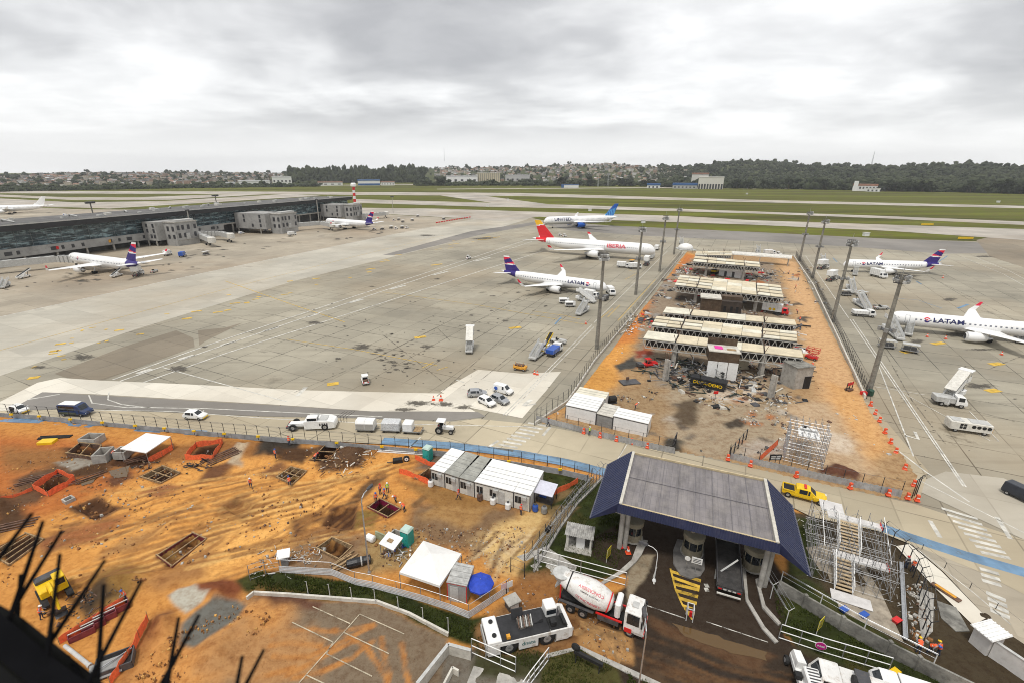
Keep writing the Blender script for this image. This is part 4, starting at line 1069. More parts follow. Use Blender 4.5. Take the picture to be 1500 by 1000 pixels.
paints=[([(-200,620),(150,645),(230,668),(200,700),(60,760),(-200,800)],REDD,5,1),([(230,690),(330,655),(480,640),(580,660),(570,720),(470,770),(330,850),
(180,850),(60,800),(150,730)],YEL,6,1),([(360,735),(440,715),(520,715),(440,790),(300,850),(240,840)],(.78,.41,.11),4,1),([(0,655),(200,660),(300,645),
(560,655),(540,668),(300,668),(180,690),(0,690)],MUD,3,1),([(600,735),(680,728),(760,745),(735,830),(640,800),(600,780)],(.22,.135,.07),3,1),([(690,800),
(735,765),(790,742),(806,760),(756,845),(720,830)],PALEO,2.5,1),([(560,775),(600,770),(620,790),(600,830),(540,840),(520,800)],(.36,.24,.10),2.5,1),([(430,
790),(480,770),(530,785),(540,830),(480,840),(400,835)],(.24,.15,.08),2,1),([(740,690),(800,695),(880,700),(860,760),(800,830),(760,840),(800,760)],(.20,
.14,.06),2,1),([(90,655),(160,650),(165,690),(100,700)],DKB,1.5,1),([(-10,725),(45,728),(40,760),(-10,790)],DKB,2,1),([(20,700),(90,680),(110,690),(60,
735),(20,735)],(.13,.07,.035),2,1),([(380,640),(440,645),(430,668),(380,664)],(.05,.04,.03),1.5,1),([(408,655),(462,655),(440,680),(405,675)],DKB,1.5,1),
([(455,655),(535,650),(535,685),(470,690)],(.11,.06,.03),1.5,1),([(472,765),(487,742),(525,742),(520,776),(485,780)],(.06,.032,.015),1,1),([(517,748),(560,
750),(545,778),(515,776)],(.22,.14,.035),1,1),([(318,744),(345,726),(384,742),(350,762)],(.075,.034,.016),1.2,1),([(300,690),(345,676),(330,700),(290,706)],
(.16,.07,.03),1.5,1),([(430,760),(470,742),(480,756),(430,790)],(.13,.06,.025),1.5,1),([(380,690),(410,676),(420,684),(395,702)],(.22,.10,.04),1.5,1),([(150,
700),(190,688),(200,700),(160,715)],(.14,.06,.028),1.5,1),([(60,790),(110,770),(120,790),(60,815)],(.20,.085,.035),2,1),([(102,742),(140,728),(176,745),
(140,765)],(.085,.042,.02),1.2,1),([(330,780),(260,830),(200,850),(230,870),(300,840)],(.36,.17,.055),3,1),([(130,850),(190,815),(225,830),(180,880),(120,
900)],(.26,.14,.035),2.5,1),([(100,880),(160,850),(170,870),(110,910)],(.07,.045,.025),1.5,1),([(320,845),(360,850),(345,885),(300,880),(270,860)],(.20,
.06,.022),1.5,1),([(215,905),(260,890),(260,960),(220,1000),(170,1000)],(.20,.075,.028),2,1),([(555,690),(530,710),(490,760),(500,765),(545,715),(570,695)],
(.16,.085,.035),.8,.4),([(640,705),(600,740),(606,744),(650,710)],(.20,.11,.045),.6,.3),([(660,720),(620,750),(680,775),(720,745)],(.38,.22,.08),2,1),([(740,
735),(640,745),(580,700)],(.30,.16,.05),2,1),([(180,785),(240,770),(200,800),(150,815)],(.42,.22,.075),2,1),([(205,720),(250,705),(270,712),(235,730)],
(.30,.12,.05),1.5,1),([(120,770),(180,755),(150,790),(60,800)],(.34,.13,.045),2.5,1),([(620,660),(660,665),(640,690),(600,690)],(.17,.13,.09),2,1),([(740,
685),(800,690),(870,700),(850,720),(760,700)],GRS,1,.5),([(640,945),(700,950),(800,962),(800,1090),(600,1090),(625,1005)],(.17,.15,.12),.8,.5),([(345,850),
(372,835),(420,836),(520,850),(600,872),(690,905),(715,900),(690,945),(650,932),(555,882),(365,872)],GRS,.6,.4),([(800,745),(880,700),(935,690),(960,720),
(930,790),(905,845),(850,850),(760,840),(850,740)],GRS,.8,.6),([(805,950),(850,948),(960,1000),(940,1060),(780,1060),(790,985)],(.075,.070,.02),.6,.6),
([(690,930),(720,925),(800,955),(790,1000),(690,990)],(.05,.05,.02),1.0,.5),([(1150,745),(1300,770),(1330,800),(1340,950),(1290,935),(1150,850)],(.075,
.055,.03),1,.6),([(1150,755),(1200,760),(1200,850),(1150,850)],GRS,1,.6),([(1120,835),(1200,850),(1300,1010),(1180,990)],(.05,.045,.02),.6,.4),([(1130,
840),(1180,850),(1290,925),(1440,1010),(1400,1080),(1250,985),(1135,920)],GRS,.8,.4),([(1290,780),(1360,800),(1430,870),(1600,980),(1600,1100),(1440,1020),
(1300,930),(1310,850)],(.060,.044,.024),.8,.6),([(365,872),(555,884),(655,934),(652,960),(640,1010),(560,1100),(100,1100),(230,960)],AS,.5,.3),([(365,872),
(440,885),(420,930),(330,1000),(250,1080),(100,1080),(240,920)],(.58,.27,.075),4,1.6),([(330,905),(470,915),(480,960),(380,1000),(300,1000)],(.42,.22,.085),
3,2.2),([(380,872),(480,878),(470,890),(400,890)],(.13,.06,.035),1,1),([(845,800),(900,770),(950,750),(1120,800),(1145,840),(1150,930),(1180,960),(1300,
1000),(1250,1080),(930,1080),(900,960),(850,900),(930,850)],WAS,.5,.2),([(760,840),(830,830),(900,925),(925,935),(920,975),(850,945),(800,960),(700,955),
(690,920),(755,880)],(.25,.13,.05),1.2,.8),([(840,930),(925,925),(930,975),(850,945)],(.40,.22,.08),.5,.3),([(750,850),(830,850),(840,900),(760,890)],(.30,
.135,.04),1.5,1),([(920,840),(940,815),(960,812),(940,850),(922,890)],(.30,.245,.165),.4,.5),([(940,965),(1080,1010),(1080,1060),(940,1060)],(.09,.055,
.03),2,1),([(960,900),(1130,960),(1110,985),(960,925)],(.11,.06,.03),.8,1),([(810,880),(860,925),(845,945),(800,935)],(.18,.085,.03),1,.6),([(262,860),
(286,855),(304,872),(290,888),(276,898),(258,880),(246,872)],(.46,.43,.35),.5,.5),([(268,912),(310,880),(345,876),(362,884),(335,915),(290,950),(262,945)],
(.15,.145,.125),.8,.6),([(190,660),(165,655),(75,680),(110,688)],(.30,.27,.22),1,.8),([(365,650),(345,655),(335,680),(350,685)],(.46,.36,.24),1,.8),]
PITS=[([(50,713),(88,698),(108,706),(70,724)],-1.5),([(282,671),(293,655),(322,652),(308,671)],-1.2),([(455,673),(478,652),(499,652),(480,673)],-2.0),([(405,
697),(425,684),(447,690),(426,708)],-1.2),([(208,697),(238,683),(262,693),(234,706)],-1.0),([(234,812),(283,782),(300,788),(250,828)],-1.6),([(540,742),
(556,731),(584,745),(568,757)],-2.0),([(464,802),(485,788),(515,799),(496,818)],-1.6),([(607,700),(628,688),(641,694),(634,708)],-1.4),([(328,742),(347,
731),(374,742),(346,754)],-.6),([(108,742),(140,731),(170,745),(140,761)],-.7),([(474,768),(490,744),(522,744),(516,774)],-.7),([(0,800),(40,785),(62,790),
(12,826)],-1.0),([(105,664),(118,655),(150,655),(140,672)],-1.0),([(175,665),(222,672),(205,684),(160,680)],-.4)]
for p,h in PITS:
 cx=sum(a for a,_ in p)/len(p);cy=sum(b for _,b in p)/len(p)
 paints.append(([(lerp(cx,a,1.2),lerp(cy,b,1.2))for a,b in p],(.15,.07,.03),.6,.4));paints.append((p,(.045,.022,.011)if h<-.9 else(.08,.036,.016),.5,.3))  # inner paint puts pit shade into the soil colour, darker when deeper
hts=[(p,h,.35)for p,h in PITS]+[([(485,672),(500,655),(533,655),(530,682),(490,690)],.8,1.5),([(475,662),(535,652),(528,684),(480,690)],.2,1.5),([(340,
648),(400,648),(395,664),(345,660)],.7,1.2),([(20,730),(0,725),(-20,745),(10,755)],.6,1),([(430,650),(460,650),(440,680),(410,672)],.3,2),([(250,880),(345,
880),(330,925),(280,945)],.25,2),([(330,905),(420,880),(330,1000),(190,1010)],.9,4),([(120,850),(200,820),(220,840),(130,900)],.7,2.5),([(280,850),(345,
850),(330,890),(290,880)],.6,1.5),([(225,900),(262,895),(250,960),(220,990)],.7,1.2),([(365,872),(555,884),(655,934),(640,1010),(560,1100),(380,1100),(420,
930)],99.96+.02,1.0),([(845,800),(900,770),(950,750),(1120,800),(1145,840),(1150,930),(1180,960),(1300,1000),(1250,1080),(930,1080),(900,960),(850,900),
(930,850)],99.98,.8),]
TRACKS=[]
for i in range(34):
 u,v=rnd.uniform(330,620),rnd.uniform(670,770);u2,v2=u-rnd.uniform(120,330),v+rnd.uniform(30,100);b_=rnd.uniform(-14,14);c_=rnd.choice([(.30,.14,.04),(.26,
.12,.04),(.72,.43,.14),(.36,.17,.05)])
 for k in(0,1):TRACKS.append(([(u,v+k*7),((u+u2)/2,(v+v2)/2+b_+k*8),(u2,v2+k*9)],rnd.uniform(.35,.6),c_,rnd.uniform(.45,.85)))
for i in range(10):
 u,v=rnd.uniform(690,780),rnd.uniform(760,800);u2,v2=u-rnd.uniform(10,60),v+rnd.uniform(30,70)
 for k in(0,9):TRACKS.append(([(u+k,v),(u2+k,v2)],.4,rnd.choice([(.17,.10,.05),(.60,.45,.25)]),.7))
for p in([(400,930),(430,922),(460,920),(500,925),(546,915)],[(430,990),(470,982),(515,965),(548,940)],[(400,960),(450,960),(490,946),(520,930),(546,917)],
[(395,945),(430,940),(470,945)],[(490,920),(540,950),(566,990)],[(420,985),(480,958),(520,940)],[(380,990),(430,975)],[(590,940),(597,1000)],[(560,935),
(570,985),(565,1000)]):
 TRACKS.append((p,.45,(.47,.205,.055),.95))
for i in range(16):
 u=rnd.uniform(920,1000);v=940+(u-930)*.25+rnd.uniform(-25,40);TRACKS.append(([(u,v),(u+90,v+38),(u+190,v+62)],rnd.uniform(.2,.4),rnd.choice([(.14,.075,
.035),(.035,.026,.02),(.18,.09,.035)]),rnd.uniform(.3,.7)))
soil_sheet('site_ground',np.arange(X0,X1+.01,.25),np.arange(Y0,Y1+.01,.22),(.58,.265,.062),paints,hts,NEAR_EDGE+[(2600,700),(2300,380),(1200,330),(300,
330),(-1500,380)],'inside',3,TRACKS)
pp=[([(795,620),(835,560),(885,500),(1005,370),(1020,375),(990,400),(950,460),(900,560),(840,590)],(.70,.34,.08),5,1),([(890,510),(935,455),(975,415),(985,
420),(960,460),(930,500)],(.60,.22,.05),4,1),([(980,405),(1005,372),(1018,376),(1000,395)],(.55,.19,.045),3,1),([(930,400),(985,415),(955,440)],(.50,.20,
.06),3,1),([(1140,380),(1165,385),(1262,560),(1300,620),(1250,690),(1190,560),(1165,460)],(.62,.385,.19),5,1),([(1215,560),(1265,580),(1310,660),(1260,
690),(1210,640)],(.64,.36,.14),4,1),([(960,420),(1015,380),(1130,385),(1150,440),(1180,560),(960,570),(930,520)],(.30,.235,.165),4,1.4),([(985,560),(1150,
560),(1160,600),(1140,660),(1050,672),(985,652),(950,600)],(.36,.285,.19),4,1.4),([(985,590),(1030,585),(1020,620),(990,625)],(.11,.08,.05),2,1.4),([(1030,
565),(1120,570),(1110,590),(1040,585)],(.56,.47,.36),2,1.2),([(900,535),(930,523),(940,537),(910,545)],(.07,.068,.06),1.5,1),([(925,515),(950,510),(960,
520),(935,525)],(.28,.06,.03),1.5,1),([(1155,590),(1215,590),(1290,700),(1200,690),(1150,660)],(.50,.36,.22),4,1),([(1190,630),(1240,640),(1250,660),(1200,
665)],(.60,.50,.38),2,1.5),([(1090,650),(1150,640),(1160,670),(1080,670)],(.42,.36,.29),2,1.2),([(890,580),(960,560),(985,600),(950,640),(890,610)],(.33,
.225,.12),4,1.2),([(870,530),(905,545),(895,575),(860,570)],(.60,.30,.07),3,1),([(1195,690),(1220,680),(1260,695),(1255,708),(1200,698)],(.12,.05,.03),
1,.8),([(1060,620),(1090,615),(1095,625),(1065,628)],(.07,.055,.04),1,1.3),([(975,640),(1000,645),(1000,665),(980,660)],(.05,.045,.035),1,1),]
for i in range(90):
 u=rnd.uniform(930,1180);v=rnd.uniform(400,650);r=rnd.uniform(3,12)
 pp.append(([(u-r,v),(u,v-r*.4),(u+r,v),(u,v+r*.4)],rnd.choice([(.10,.08,.06),(.45,.40,.33),(.40,.16,.06),(.16,.13,.10),(.30,.28,.25)]),rnd.uniform(.5,
2),1.5))
PIERPOLY=[(783,618),(832,592),(1006,368),(1166,376),(1266,578),(1275,600),(1350,700),(1345,738),(1180,706),(1062,676),(1000,664),(900,640)]
pq=PX(PIERPOLY);xs=[p.x for p in pq];ys=[p.y for p in pq]
soil_sheet('pier_ground',np.arange(min(xs)-1,max(xs)+1,.5),np.arange(min(ys)-1,max(ys)+1,.5),(.40,.26,.13),pp,[([(1190,695),(1222,680),(1262,697),(1255,
712)],1.2,1.5),([(1270,700),(1290,695),(1305,712),(1280,712)],.9,1),([(985,592),(1020,588),(1015,620),(990,622)],.5,3),(PIERPOLY,.16,.5)],PIERPOLY,'outside',
77)
mk=MB();ZL=.045
def ln2(pts,w,mi=0):ribbon(mk,pts,w,ZL+.006*mi,mi)
for p in([(527,899),(438,1000)],[(527,899),(592,928)],[(504,926),(570,957)],[(478,957),(545,990)],[(448,988),(480,1003)],[(458,888),(513,913)],[(428,911),
(488,940)],[(478,957),(488,940)]):ln2(p,.11)
o=tag(mk.build('car_park_markings',soft_mat('faded_bay_paint',(.50,.43,.31),.8,1.6,.85)),kind='structure');set_edge(o,[.72]*len(mk.v))
# vehicles
ZA=.10
def body_loft(st,W,glass_ranges,tumble=.82):
 """st: (x, bottom, shoulder, top, width factor); returns body and glass builders"""
 bd,gl=MB(),MB();rings=[]
 for x,zb,zs,zt,wf in st:
  w=W/2*wf;wt=w*(tumble if zt-zs>.12 else.95)
  rings.append([(x,-w*.94,zb),(x,-w,lerp(zb,zs,.35)),(x,-w*.98,zs),(x,-wt,zt-.05),(x,-wt*.8,zt),(x,wt*.8,zt),(x,wt,zt-.05),(x,w*.98,zs),(x,w,lerp(zb,zs,
.35)),(x,w*.94,zb)])
 bd.loft(rings)
 def inset(q,k=.86,off=.015):
  c=sum(q,Vector())/4;n=(q[1]-q[0]).cross(q[3]-q[0]).normalized()
  return[c+(p-c)*k+n*off for p in q]
 for a,b in zip(range(len(st)),range(1,len(st))):
  for kind in glass_ranges.get((a,b),''):
   r0,r1=[Vector(p)for p in rings[a]],[Vector(p)for p in rings[b]]
   if kind=='s':
    for i,j in((2,3),(6,7)):gl.quad(*inset([r0[i],r0[j],r1[j],r1[i]][::-1]),0)
   if kind=='t':gl.quad(*inset([r0[4],r0[5],r1[5],r1[4]][::-1],.95),0)
 return bd,gl
def lights(t,xf,xr,y,zf,zr):
 for s in(1,-1):
  MB().box(xf-.12,xf+.015,s*y-.18,s*y+.18,zf-.09,zf+.09).build('headlight',LENS,t)
  MB().box(xr-.015,xr+.1,s*y-.13,s*y+.13,zr-.12,zr+.12).build('tail_light',RED,t)
def make_car(paint,L=4.0,W=1.75,bar=None,kind='hatch',stripe=None):
 def f():
  t=thing('parked_car','x','car')
  h=L/2
  if kind=='hatch':
   st=[(-h,.42,.72,.78,.86),(-h+.06,.34,.86,.95,.94),(-h+.18,.3,.92,1.0,.97),(-h+.55,.28,.93,1.46,1),(-.2,.28,.92,1.5,1),(.35,.28,.91,1.44,1),(1.05,.28,
.90,.97,1),(h-.3,.3,.78,.84,.97),(h-.06,.34,.66,.72,.9),(h,.4,.58,.62,.82)]
   g={(2,3):'t',(3,4):'s',(4,5):'s',(5,6):'t'}
  elif kind=='van':
   st=[(-h,.42,.8,.9,.9),(-h+.08,.32,1.0,1.75,.96),(-h+.2,.3,1.0,1.82,1),(.1,.3,1.0,1.84,1),(.6,.3,.98,1.74,1),(1.25,.3,.96,1.05,1),(h-.25,.3,.82,.9,.97),
(h,.4,.6,.66,.84)]
   g={(3,4):'s',(4,5):'t'}
  else:
   st=[(-h,.5,.98,1.02,.94),(-h+1.55,.42,1.0,1.04,1),(-h+1.62,.42,1.0,1.62,1),(-h+1.9,.42,1.02,1.74,1),(.35,.42,1.02,1.76,1),(.62,.42,1.02,1.7,1),(1.35,
.42,1.02,1.1,1),(h-.25,.44,.96,1.02,.97),(h,.5,.78,.84,.86)]
   g={(2,3):'',(3,4):'s',(4,5):'s',(5,6):'t'}
  bd,gl=body_loft(st,W,g)
  bd.build('body',paint,t);gl.build('window',GLASS,t)
  r=.30 if kind!='pickup' else.40
  for x in(-h+.75,h-.75):
   for y in(-W/2+.1,W/2-.1):wheel(t,x,y,r,.2)
  lights(t,h-.02,-h+.02,W*.36,.66 if kind!='pickup' else.85,.8)
  MB().box(h-.10,h+.05,-W*.38,W*.38,.3,.48).build('front_bumper',DGREY if not stripe else stripe,t)
  MB().box(-h-.05,-h+.1,-W*.40,W*.40,.34,.5).build('rear_bumper',DGREY,t)
  for y0,y1 in((W*.5-.02,W*.5+.18),(-W*.5-.18,-W*.5+.02)):MB().box(.95,1.1,y0,y1,.95,1.08).build('mirror',paint,t)
  if kind=='pickup':
   MB().box(-h+.12,-h+1.48,-W*.42,W*.42,1.045,1.06).build('load_bed',BLACK,t)
   for s in(1,-1):MB().box(-h+.05,-h+1.5,s*W*.46-.05,s*W*.46+.05,1.03,1.2).build('bed_side',paint,t)
   MB().box(-h+.02,-h+.12,-W*.46,W*.46,1.0,1.2).build('tailgate',paint,t)
  if bar:MB().box(-.15,.15,-.5,.5,(1.5 if kind!='pickup' else 1.76)+.01,(1.5 if kind!='pickup' else 1.76)+.16,0,.03).build('beacon_bar',bar,t)
  return t
 return f
def make_truck(L=6.5,W=2.2,cabc=None,boxc=None,boxh=2.6,cab_l=1.8,cab_h=2.2,lift=0.0,name='service_truck'):
 cabc=cabc or WHITE;boxc=boxc or WHITE
 def f():
  t=thing(name,'x','truck');h=L/2
  MB().box(-h,h-.3,-W*.35,W*.35,.5,.8).build('chassis',DGREY,t)
  c0=h-cab_l
  st=[(c0,.5,1.25,cab_h-.05,1),(c0+.2,.45,1.25,cab_h,1),(h-.55,.45,1.25,cab_h-.05,1),(h-.12,.45,1.2,1.28,.98),(h,.5,1.0,1.05,.94)]
  bd,gl=body_loft(st,W,{(0,1):'',(1,2):'s',(2,3):'t'},.9)
  bd.build('cab',cabc,t);gl.build('window',GLASS,t)
  if boxh:
   b=MB().box(-h,c0-.15,-W/2,W/2,.82+lift,.82+boxh+lift,0,.05).build('cargo_box',boxc,t)
   rb=MB()
   for k in range(6):rb.box(lerp(-h+.1,c0-.3,k/5)-.03,lerp(-h+.1,c0-.3,k/5)+.03,-W/2-.03,W/2+.03,.9+lift,.75+boxh+lift)
   rb.build('rib',LGREY,b)
   if lift:
    sc=MB()
    for s in(-1,1):
     y=s*W*.35;sc.bar((-h+.4,y,.85),(c0-.6,y,.8+lift),.14);sc.bar((c0-.6,y,.85),(-h+.4,y,.8+lift),.14)
    sc.build('scissor_lift',DGREY,t)
  for x in(-h+1.1,h-.9):
   for y in(-W/2+.15,W/2-.15):wheel(t,x,y,.42,.28)
  lights(t,h-.02,-h+.02,W*.36,.8,.9)
  return t
 return f
def make_steps(hgt=3.4,roof=False,L=7.5,col=None,selfp=True):
 col=col or WHITE
 def f():
  t=thing('passenger_steps','x','boarding stairs');W=2.0
  MB().box(-L*.5,L*.42,-W*.45,W*.45,.45,.8).build('chassis',LGREY if col==WHITE else col,t)
  x0,x1=-L*.46,L*.30;z0,z1=.5,hgt
  st=MB();n=16
  for k in range(n):
   x=lerp(x0,x1,k/n);z=lerp(z0,z1,k/n);st.box(x,x+(x1-x0)/n+.05,-W*.33,W*.33,z-.04,z+.04)
  st.build('tread',LGREY,t)
  for s in(1,-1):
   y=s*W*.38
   MB().hexa([(x0,y-.04,z0-.25),(x1,y-.04,z1-.25),(x1,y+.04,z1-.25),(x0,y+.04,z0-.25)],[(x0,y-.04,z0+.9),(x1,y-.04,z1+.9),(x1,y+.04,z1+.9),(x0,y+.04,z0+.9)]).build('side_panel',
col,t)
   MB().tube((x0,y,z0+1.0),(x1,y,z1+1.0),.04).build('handrail',STEEL,t)
  MB().box(x1,L*.5,-W*.48,W*.48,z1-.1,z1+.02).build('platform',LGREY,t)
  for s in(1,-1):MB().box(x1,L*.48,s*W*.47-.03,s*W*.47+.03,z1+.03,z1+1.05).build('platform_rail',col,t)
  sp=MB()
  for s in(1,-1):
   y=s*W*.3;sp.bar((x1+.3,y,.8),(x1+.3,y,z1-.1),.12);sp.bar((-L*.1,y,.8),(x1+.2,y,z1-.4),.1);sp.bar((x1+.2,y,.85),(lerp(x0,x1,.5),y,lerp(z0,z1,.5)-.1),
.1)
  sp.build('support_frame',GREY,t)
  if roof:
   MB().hexa([(x0+1.4,-W*.45,z0+2.5),(x1,-W*.45,z1+2.1),(x1,W*.45,z1+2.1),(x0+1.4,W*.45,z0+2.5)],[(x0+1.4,-W*.45,z0+2.6),(x1,-W*.45,z1+2.25),(x1,W*.45,
z1+2.25),(x0+1.4,W*.45,z0+2.6)]).build('sloping_roof',OFFW,t)
   MB().box(x1+.02,L*.52,-W*.55,W*.55,z1+2.1,z1+2.3).build('roof',WHITE,t)
   pr=MB()
   for x,z in((x0+1.6,z0+.9),(x1,z1+.9),(L*.47,z1)):
    for s in(1,-1):pr.tube((x,s*W*.42,z),(x,s*W*.42,(z1+2.1)if x>=x1 else z0+2.5),.04)
   pr.build('roof_post',STEEL,t)
  for x in(-L*.32,L*.25):
   for y in(-W*.4,W*.4):wheel(t,x,y,.32,.22)
  if selfp:
   MB().box(L*.30,L*.5,-W*.46,W*.46,.82,1.7,0,.08).build('cab',col,t)
   MB().box(L*.502,L*.508,-W*.36,W*.36,1.15,1.6).build('window',GLASS,t)
  return t
 return f
def make_cart(cover='box',col=None):
 def f():
  t=thing('cargo_dolly','x','cargo cart');c=col or WHITE
  MB().box(-1.7,1.7,-.95,.95,.42,.56).build('deck',GREY,t)
  MB().tube((1.7,0,.45),(2.5,0,.35),.05).build('tow_bar',DGREY,t)
  for x in(-1.15,1.15):
   for y in(-.75,.75):wheel(t,x,y,.24,.16,False)
  if cover=='box':
   MB().loft([[(x,y,z)for y,z in((-.95,.6),(.95,.6),(.95,1.75),(.6,2.15),(-.6,2.15),(-.95,1.75))]for x in(-1.6,-.02)]).build('container',c,t)
   MB().loft([[(x,y,z)for y,z in((-.95,.6),(.95,.6),(.95,1.75),(.6,2.15),(-.6,2.15),(-.95,1.75))]for x in(.02,1.6)]).build('container',c,t)
   for x0 in(-1.56,.06):MB().box(x0,x0+1.5,-.975,-.955,.64,1.6).build('door',SILVER,t)
  elif cover=='curtain':
   MB().box(-1.6,1.6,-.93,.93,.57,2.0,0,.12).build('wrapped_load',M('foil_wrap',(.62,.63,.63),.4,.25,4,bmp=.3),t)
  elif cover=='half':
   MB().box(-1.6,.1,-.9,.9,.57,2.0,0,.1).build('container',c,t)
   MB().box(.3,1.6,-.9,.9,.57,.66).build('pallet',TIMBER,t)
  else:
   fr=MB()
   for x in(-1.6,0,1.6):
    for y in(-.9,.9):fr.bar((x,y,.56),(x,y,2.0),.06)
   fr.build('frame',GREY,t);MB().box(-1.7,1.7,-1,1,2.0,2.08).build('roof',c,t)
   MB().box(-1.3,1.2,-.7,.7,.57,1.3).build('load',DGREY,t)
  return t
 return f
def make_tug(col=None,cab=True,L=3.2):
 def f():
  t=thing('baggage_tractor','x','tractor');c=col or WHITE;h=L/2
  MB().box(-h,h,-.7,.7,.4,.82,0,.06).build('body',c,t)
  MB().hexa([(.25,-.6,.83),(h-.05,-.6,.83),(h-.05,.6,.83),(.25,.6,.83)],[(.3,-.5,1.2),(h-.15,-.5,1.08),(h-.15,.5,1.08),(.3,.5,1.2)]).build('bonnet',c,t)
  MB().box(-.55,-.1,-.5,.5,.83,1.0).build('seat',BLACK,t);MB().box(-.65,-.55,-.5,.5,.83,1.45).build('backrest',BLACK,t)
  if cab:
   for x in(-.8,.3):
    for y in(-.6,.6):MB().bar((x,y,.83),(x*.9,y,1.85),.07).build('cab_post',c,t)
   MB().box(-.9,.4,-.68,.68,1.86,1.96,0,.04).build('roof',c,t)
  for x in(-h+.5,h-.55):
   for y in(-.62,.62):wheel(t,x,y,.36,.24)
  lights(t,h,-h,.45,.7,.7)
  return t
 return f
def make_belt(col=None,base=None):
 def f():
  t=thing('belt_loader','x','belt loader');c=col or YELLOW;b=base or WHITE
  MB().box(-3,2.4,-.9,.9,.45,.85,0,.05).build('chassis',b,t)
  MB().hexa([(-3.6,-.55,.75),(3.9,-.55,3.0),(3.9,.55,3.0),(-3.6,.55,.75)],[(-3.6,-.55,1.1),(3.9,-.55,3.4),(3.9,.55,3.4),(-3.6,.55,1.1)]).build('conveyor',
c,t)
  MB().hexa([(-3.5,-.42,1.12),(3.8,-.42,3.42),(3.8,.42,3.42),(-3.5,.42,1.12)],[(-3.5,-.42,1.15),(3.8,-.42,3.45),(3.8,.42,3.45),(-3.5,.42,1.15)]).build('belt',
BLACK,t)
  for s in(1,-1):MB().bar((1.2,s*.5,.85),(1.8,s*.5,2.45),.14).build('lift_strut',DGREY,t)
  MB().box(-1.2,.1,-.95,-.45-.12,.86,1.7,0,.05).build('cab',b,t)
  for x in(-2,1.6):
   for y in(-.8,.8):wheel(t,x,y,.34,.22)
  return t
 return f
def make_gpu(col=None,L=3.4):
 def f():
  t=thing('power_unit','x','ground power unit');c=col or WHITE
  MB().box(-L/2,L/2,-.85,.85,.5,1.75,0,.1).build('housing',c,t)
  MB().box(-L/2+.2,L/2-.9,-.875,-.855,.75,1.4).build('grille',DGREY,t);MB().box(L/2-.7,L/2-.2,-.6,.6,1.755,1.83).build('hatch',GREY,t)
  MB().tube((L/2,0,.5),(L/2+.9,0,.4),.05).build('tow_bar',DGREY,t)
  for x in(-L*.3,L*.3):
   for y in(-.7,.7):wheel(t,x,y,.3,.2,False)
  return t
 return f
def at(u,v,u2=None,v2=None,z=ZA):
 p=G(u,v,z);return p,(HD((u,v),(u2,v2))if u2 is not None else 0.0)
def put(key,make,u,v,u2,v2,label,group=None,z=ZA,scale=None):
 p,a=at(u,v,u2,v2,z);return place(key,make,p,a,label,group,(scale,)*3 if scale else None)
KW,KS,KSV=make_car(WHITE),make_car(SILVER),make_car(WHITE,kind='van',L=4.2)
put('cs',KS,699,579,712,578.5,'silver hatchback parked at the outer end of the car cluster on pale paving')
put('cw',KW,713,591,725,597,'white hatchback parked nearest the zebra crossing in the car cluster');put('cs',KS,732,588,744,593,'silver hatchback parked behind the white one in the car cluster')
o=put('van',KSV,737,574.5,750,578,'white small van with a blue emblem parked above the two hatchbacks')
MB().lathe([(.1,.05),(.42,.03),(.42,.0)],(-1.2,.89,1.1),12,'y').build('emblem',BLUE,o);MB().lathe([(.42,-.03),(.1,-.05)],(-1.2,-.9,1.1),12,'y').build('emblem',
BLUE,o)
put('cwy',make_car(WHITE,stripe=YELLOW),287,611.5,302,612.5,'white hatchback with a yellow bumper driving along the perimeter road')
def jeep():
 t=make_car(WHITE,3.4,1.7,kind='hatch',stripe=YELLOW)();t['category']='utility car'
 MB().box(-.9,.2,-.88,-.80,.45,1.3).build('side_opening',BLACK,t);MB().box(-.9,.2,.80,.88,.45,1.3).build('side_opening',BLACK,t)
 return t
put('jeep',jeep,29,603,46,606,'small white open sided utility car with yellow bumper at the picture edge')
def minibus():
 t=thing('van','x','van');BL=M('dark_blue_paint',(.03,.05,.13),.35,.15)
 st=[(-2.7,.4,1.1,2.1,.96),(-2.6,.35,1.15,2.2,1),(1.0,.35,1.15,2.22,1),(1.4,.35,1.12,2.1,1),(1.9,.35,1.05,1.2,.98),(2.6,.38,.9,1.0,.94),(2.75,.45,.7,.75,
.88)]
 bd,gl=body_loft(st,2.0,{(1,2):'s',(3,4):'t'},.92);bd.build('body',BL,t);gl.build('window',GLASS,t)
 MB().box(-2.4,.9,-.75,.75,2.26,2.34).build('roof_panel',WHITE,t)
 for s in(1,-1):MB().box(-2.5,.9,s*1.01-.02,s*1.01+.02,.5,.9).build('side_stripe',M('camouflage_green',(.08,.09,.05),.6,.4,2),t)
 for x in(-1.7,1.7):
  for y in(-.9,.9):wheel(t,x,y,.36,.24)
 lights(t,2.72,-2.7,.7,.7,.9);return t
put('minibus',minibus,113,606,136,607,'dark blue van with a white roof panel on the perimeter road')
def sedan_dark():
 t=make_car(M('dark_metallic',(.03,.035,.045),.3,.1),4.4,1.85,kind='van')();return t
put('dkvan',sedan_dark,1499,731,1520,741,'dark people carrier at the picture edge by the zebra crossing')
def pick():
 t=make_car(YELLOW,5.3,1.9,bar=RED,kind='pickup',stripe=BLACK)();t['category']='pickup truck'
 return t
put('pickup',pick,1176,728,1206,736,'yellow pickup with a red beacon bar beside the blue edged canopy',z=ZA)
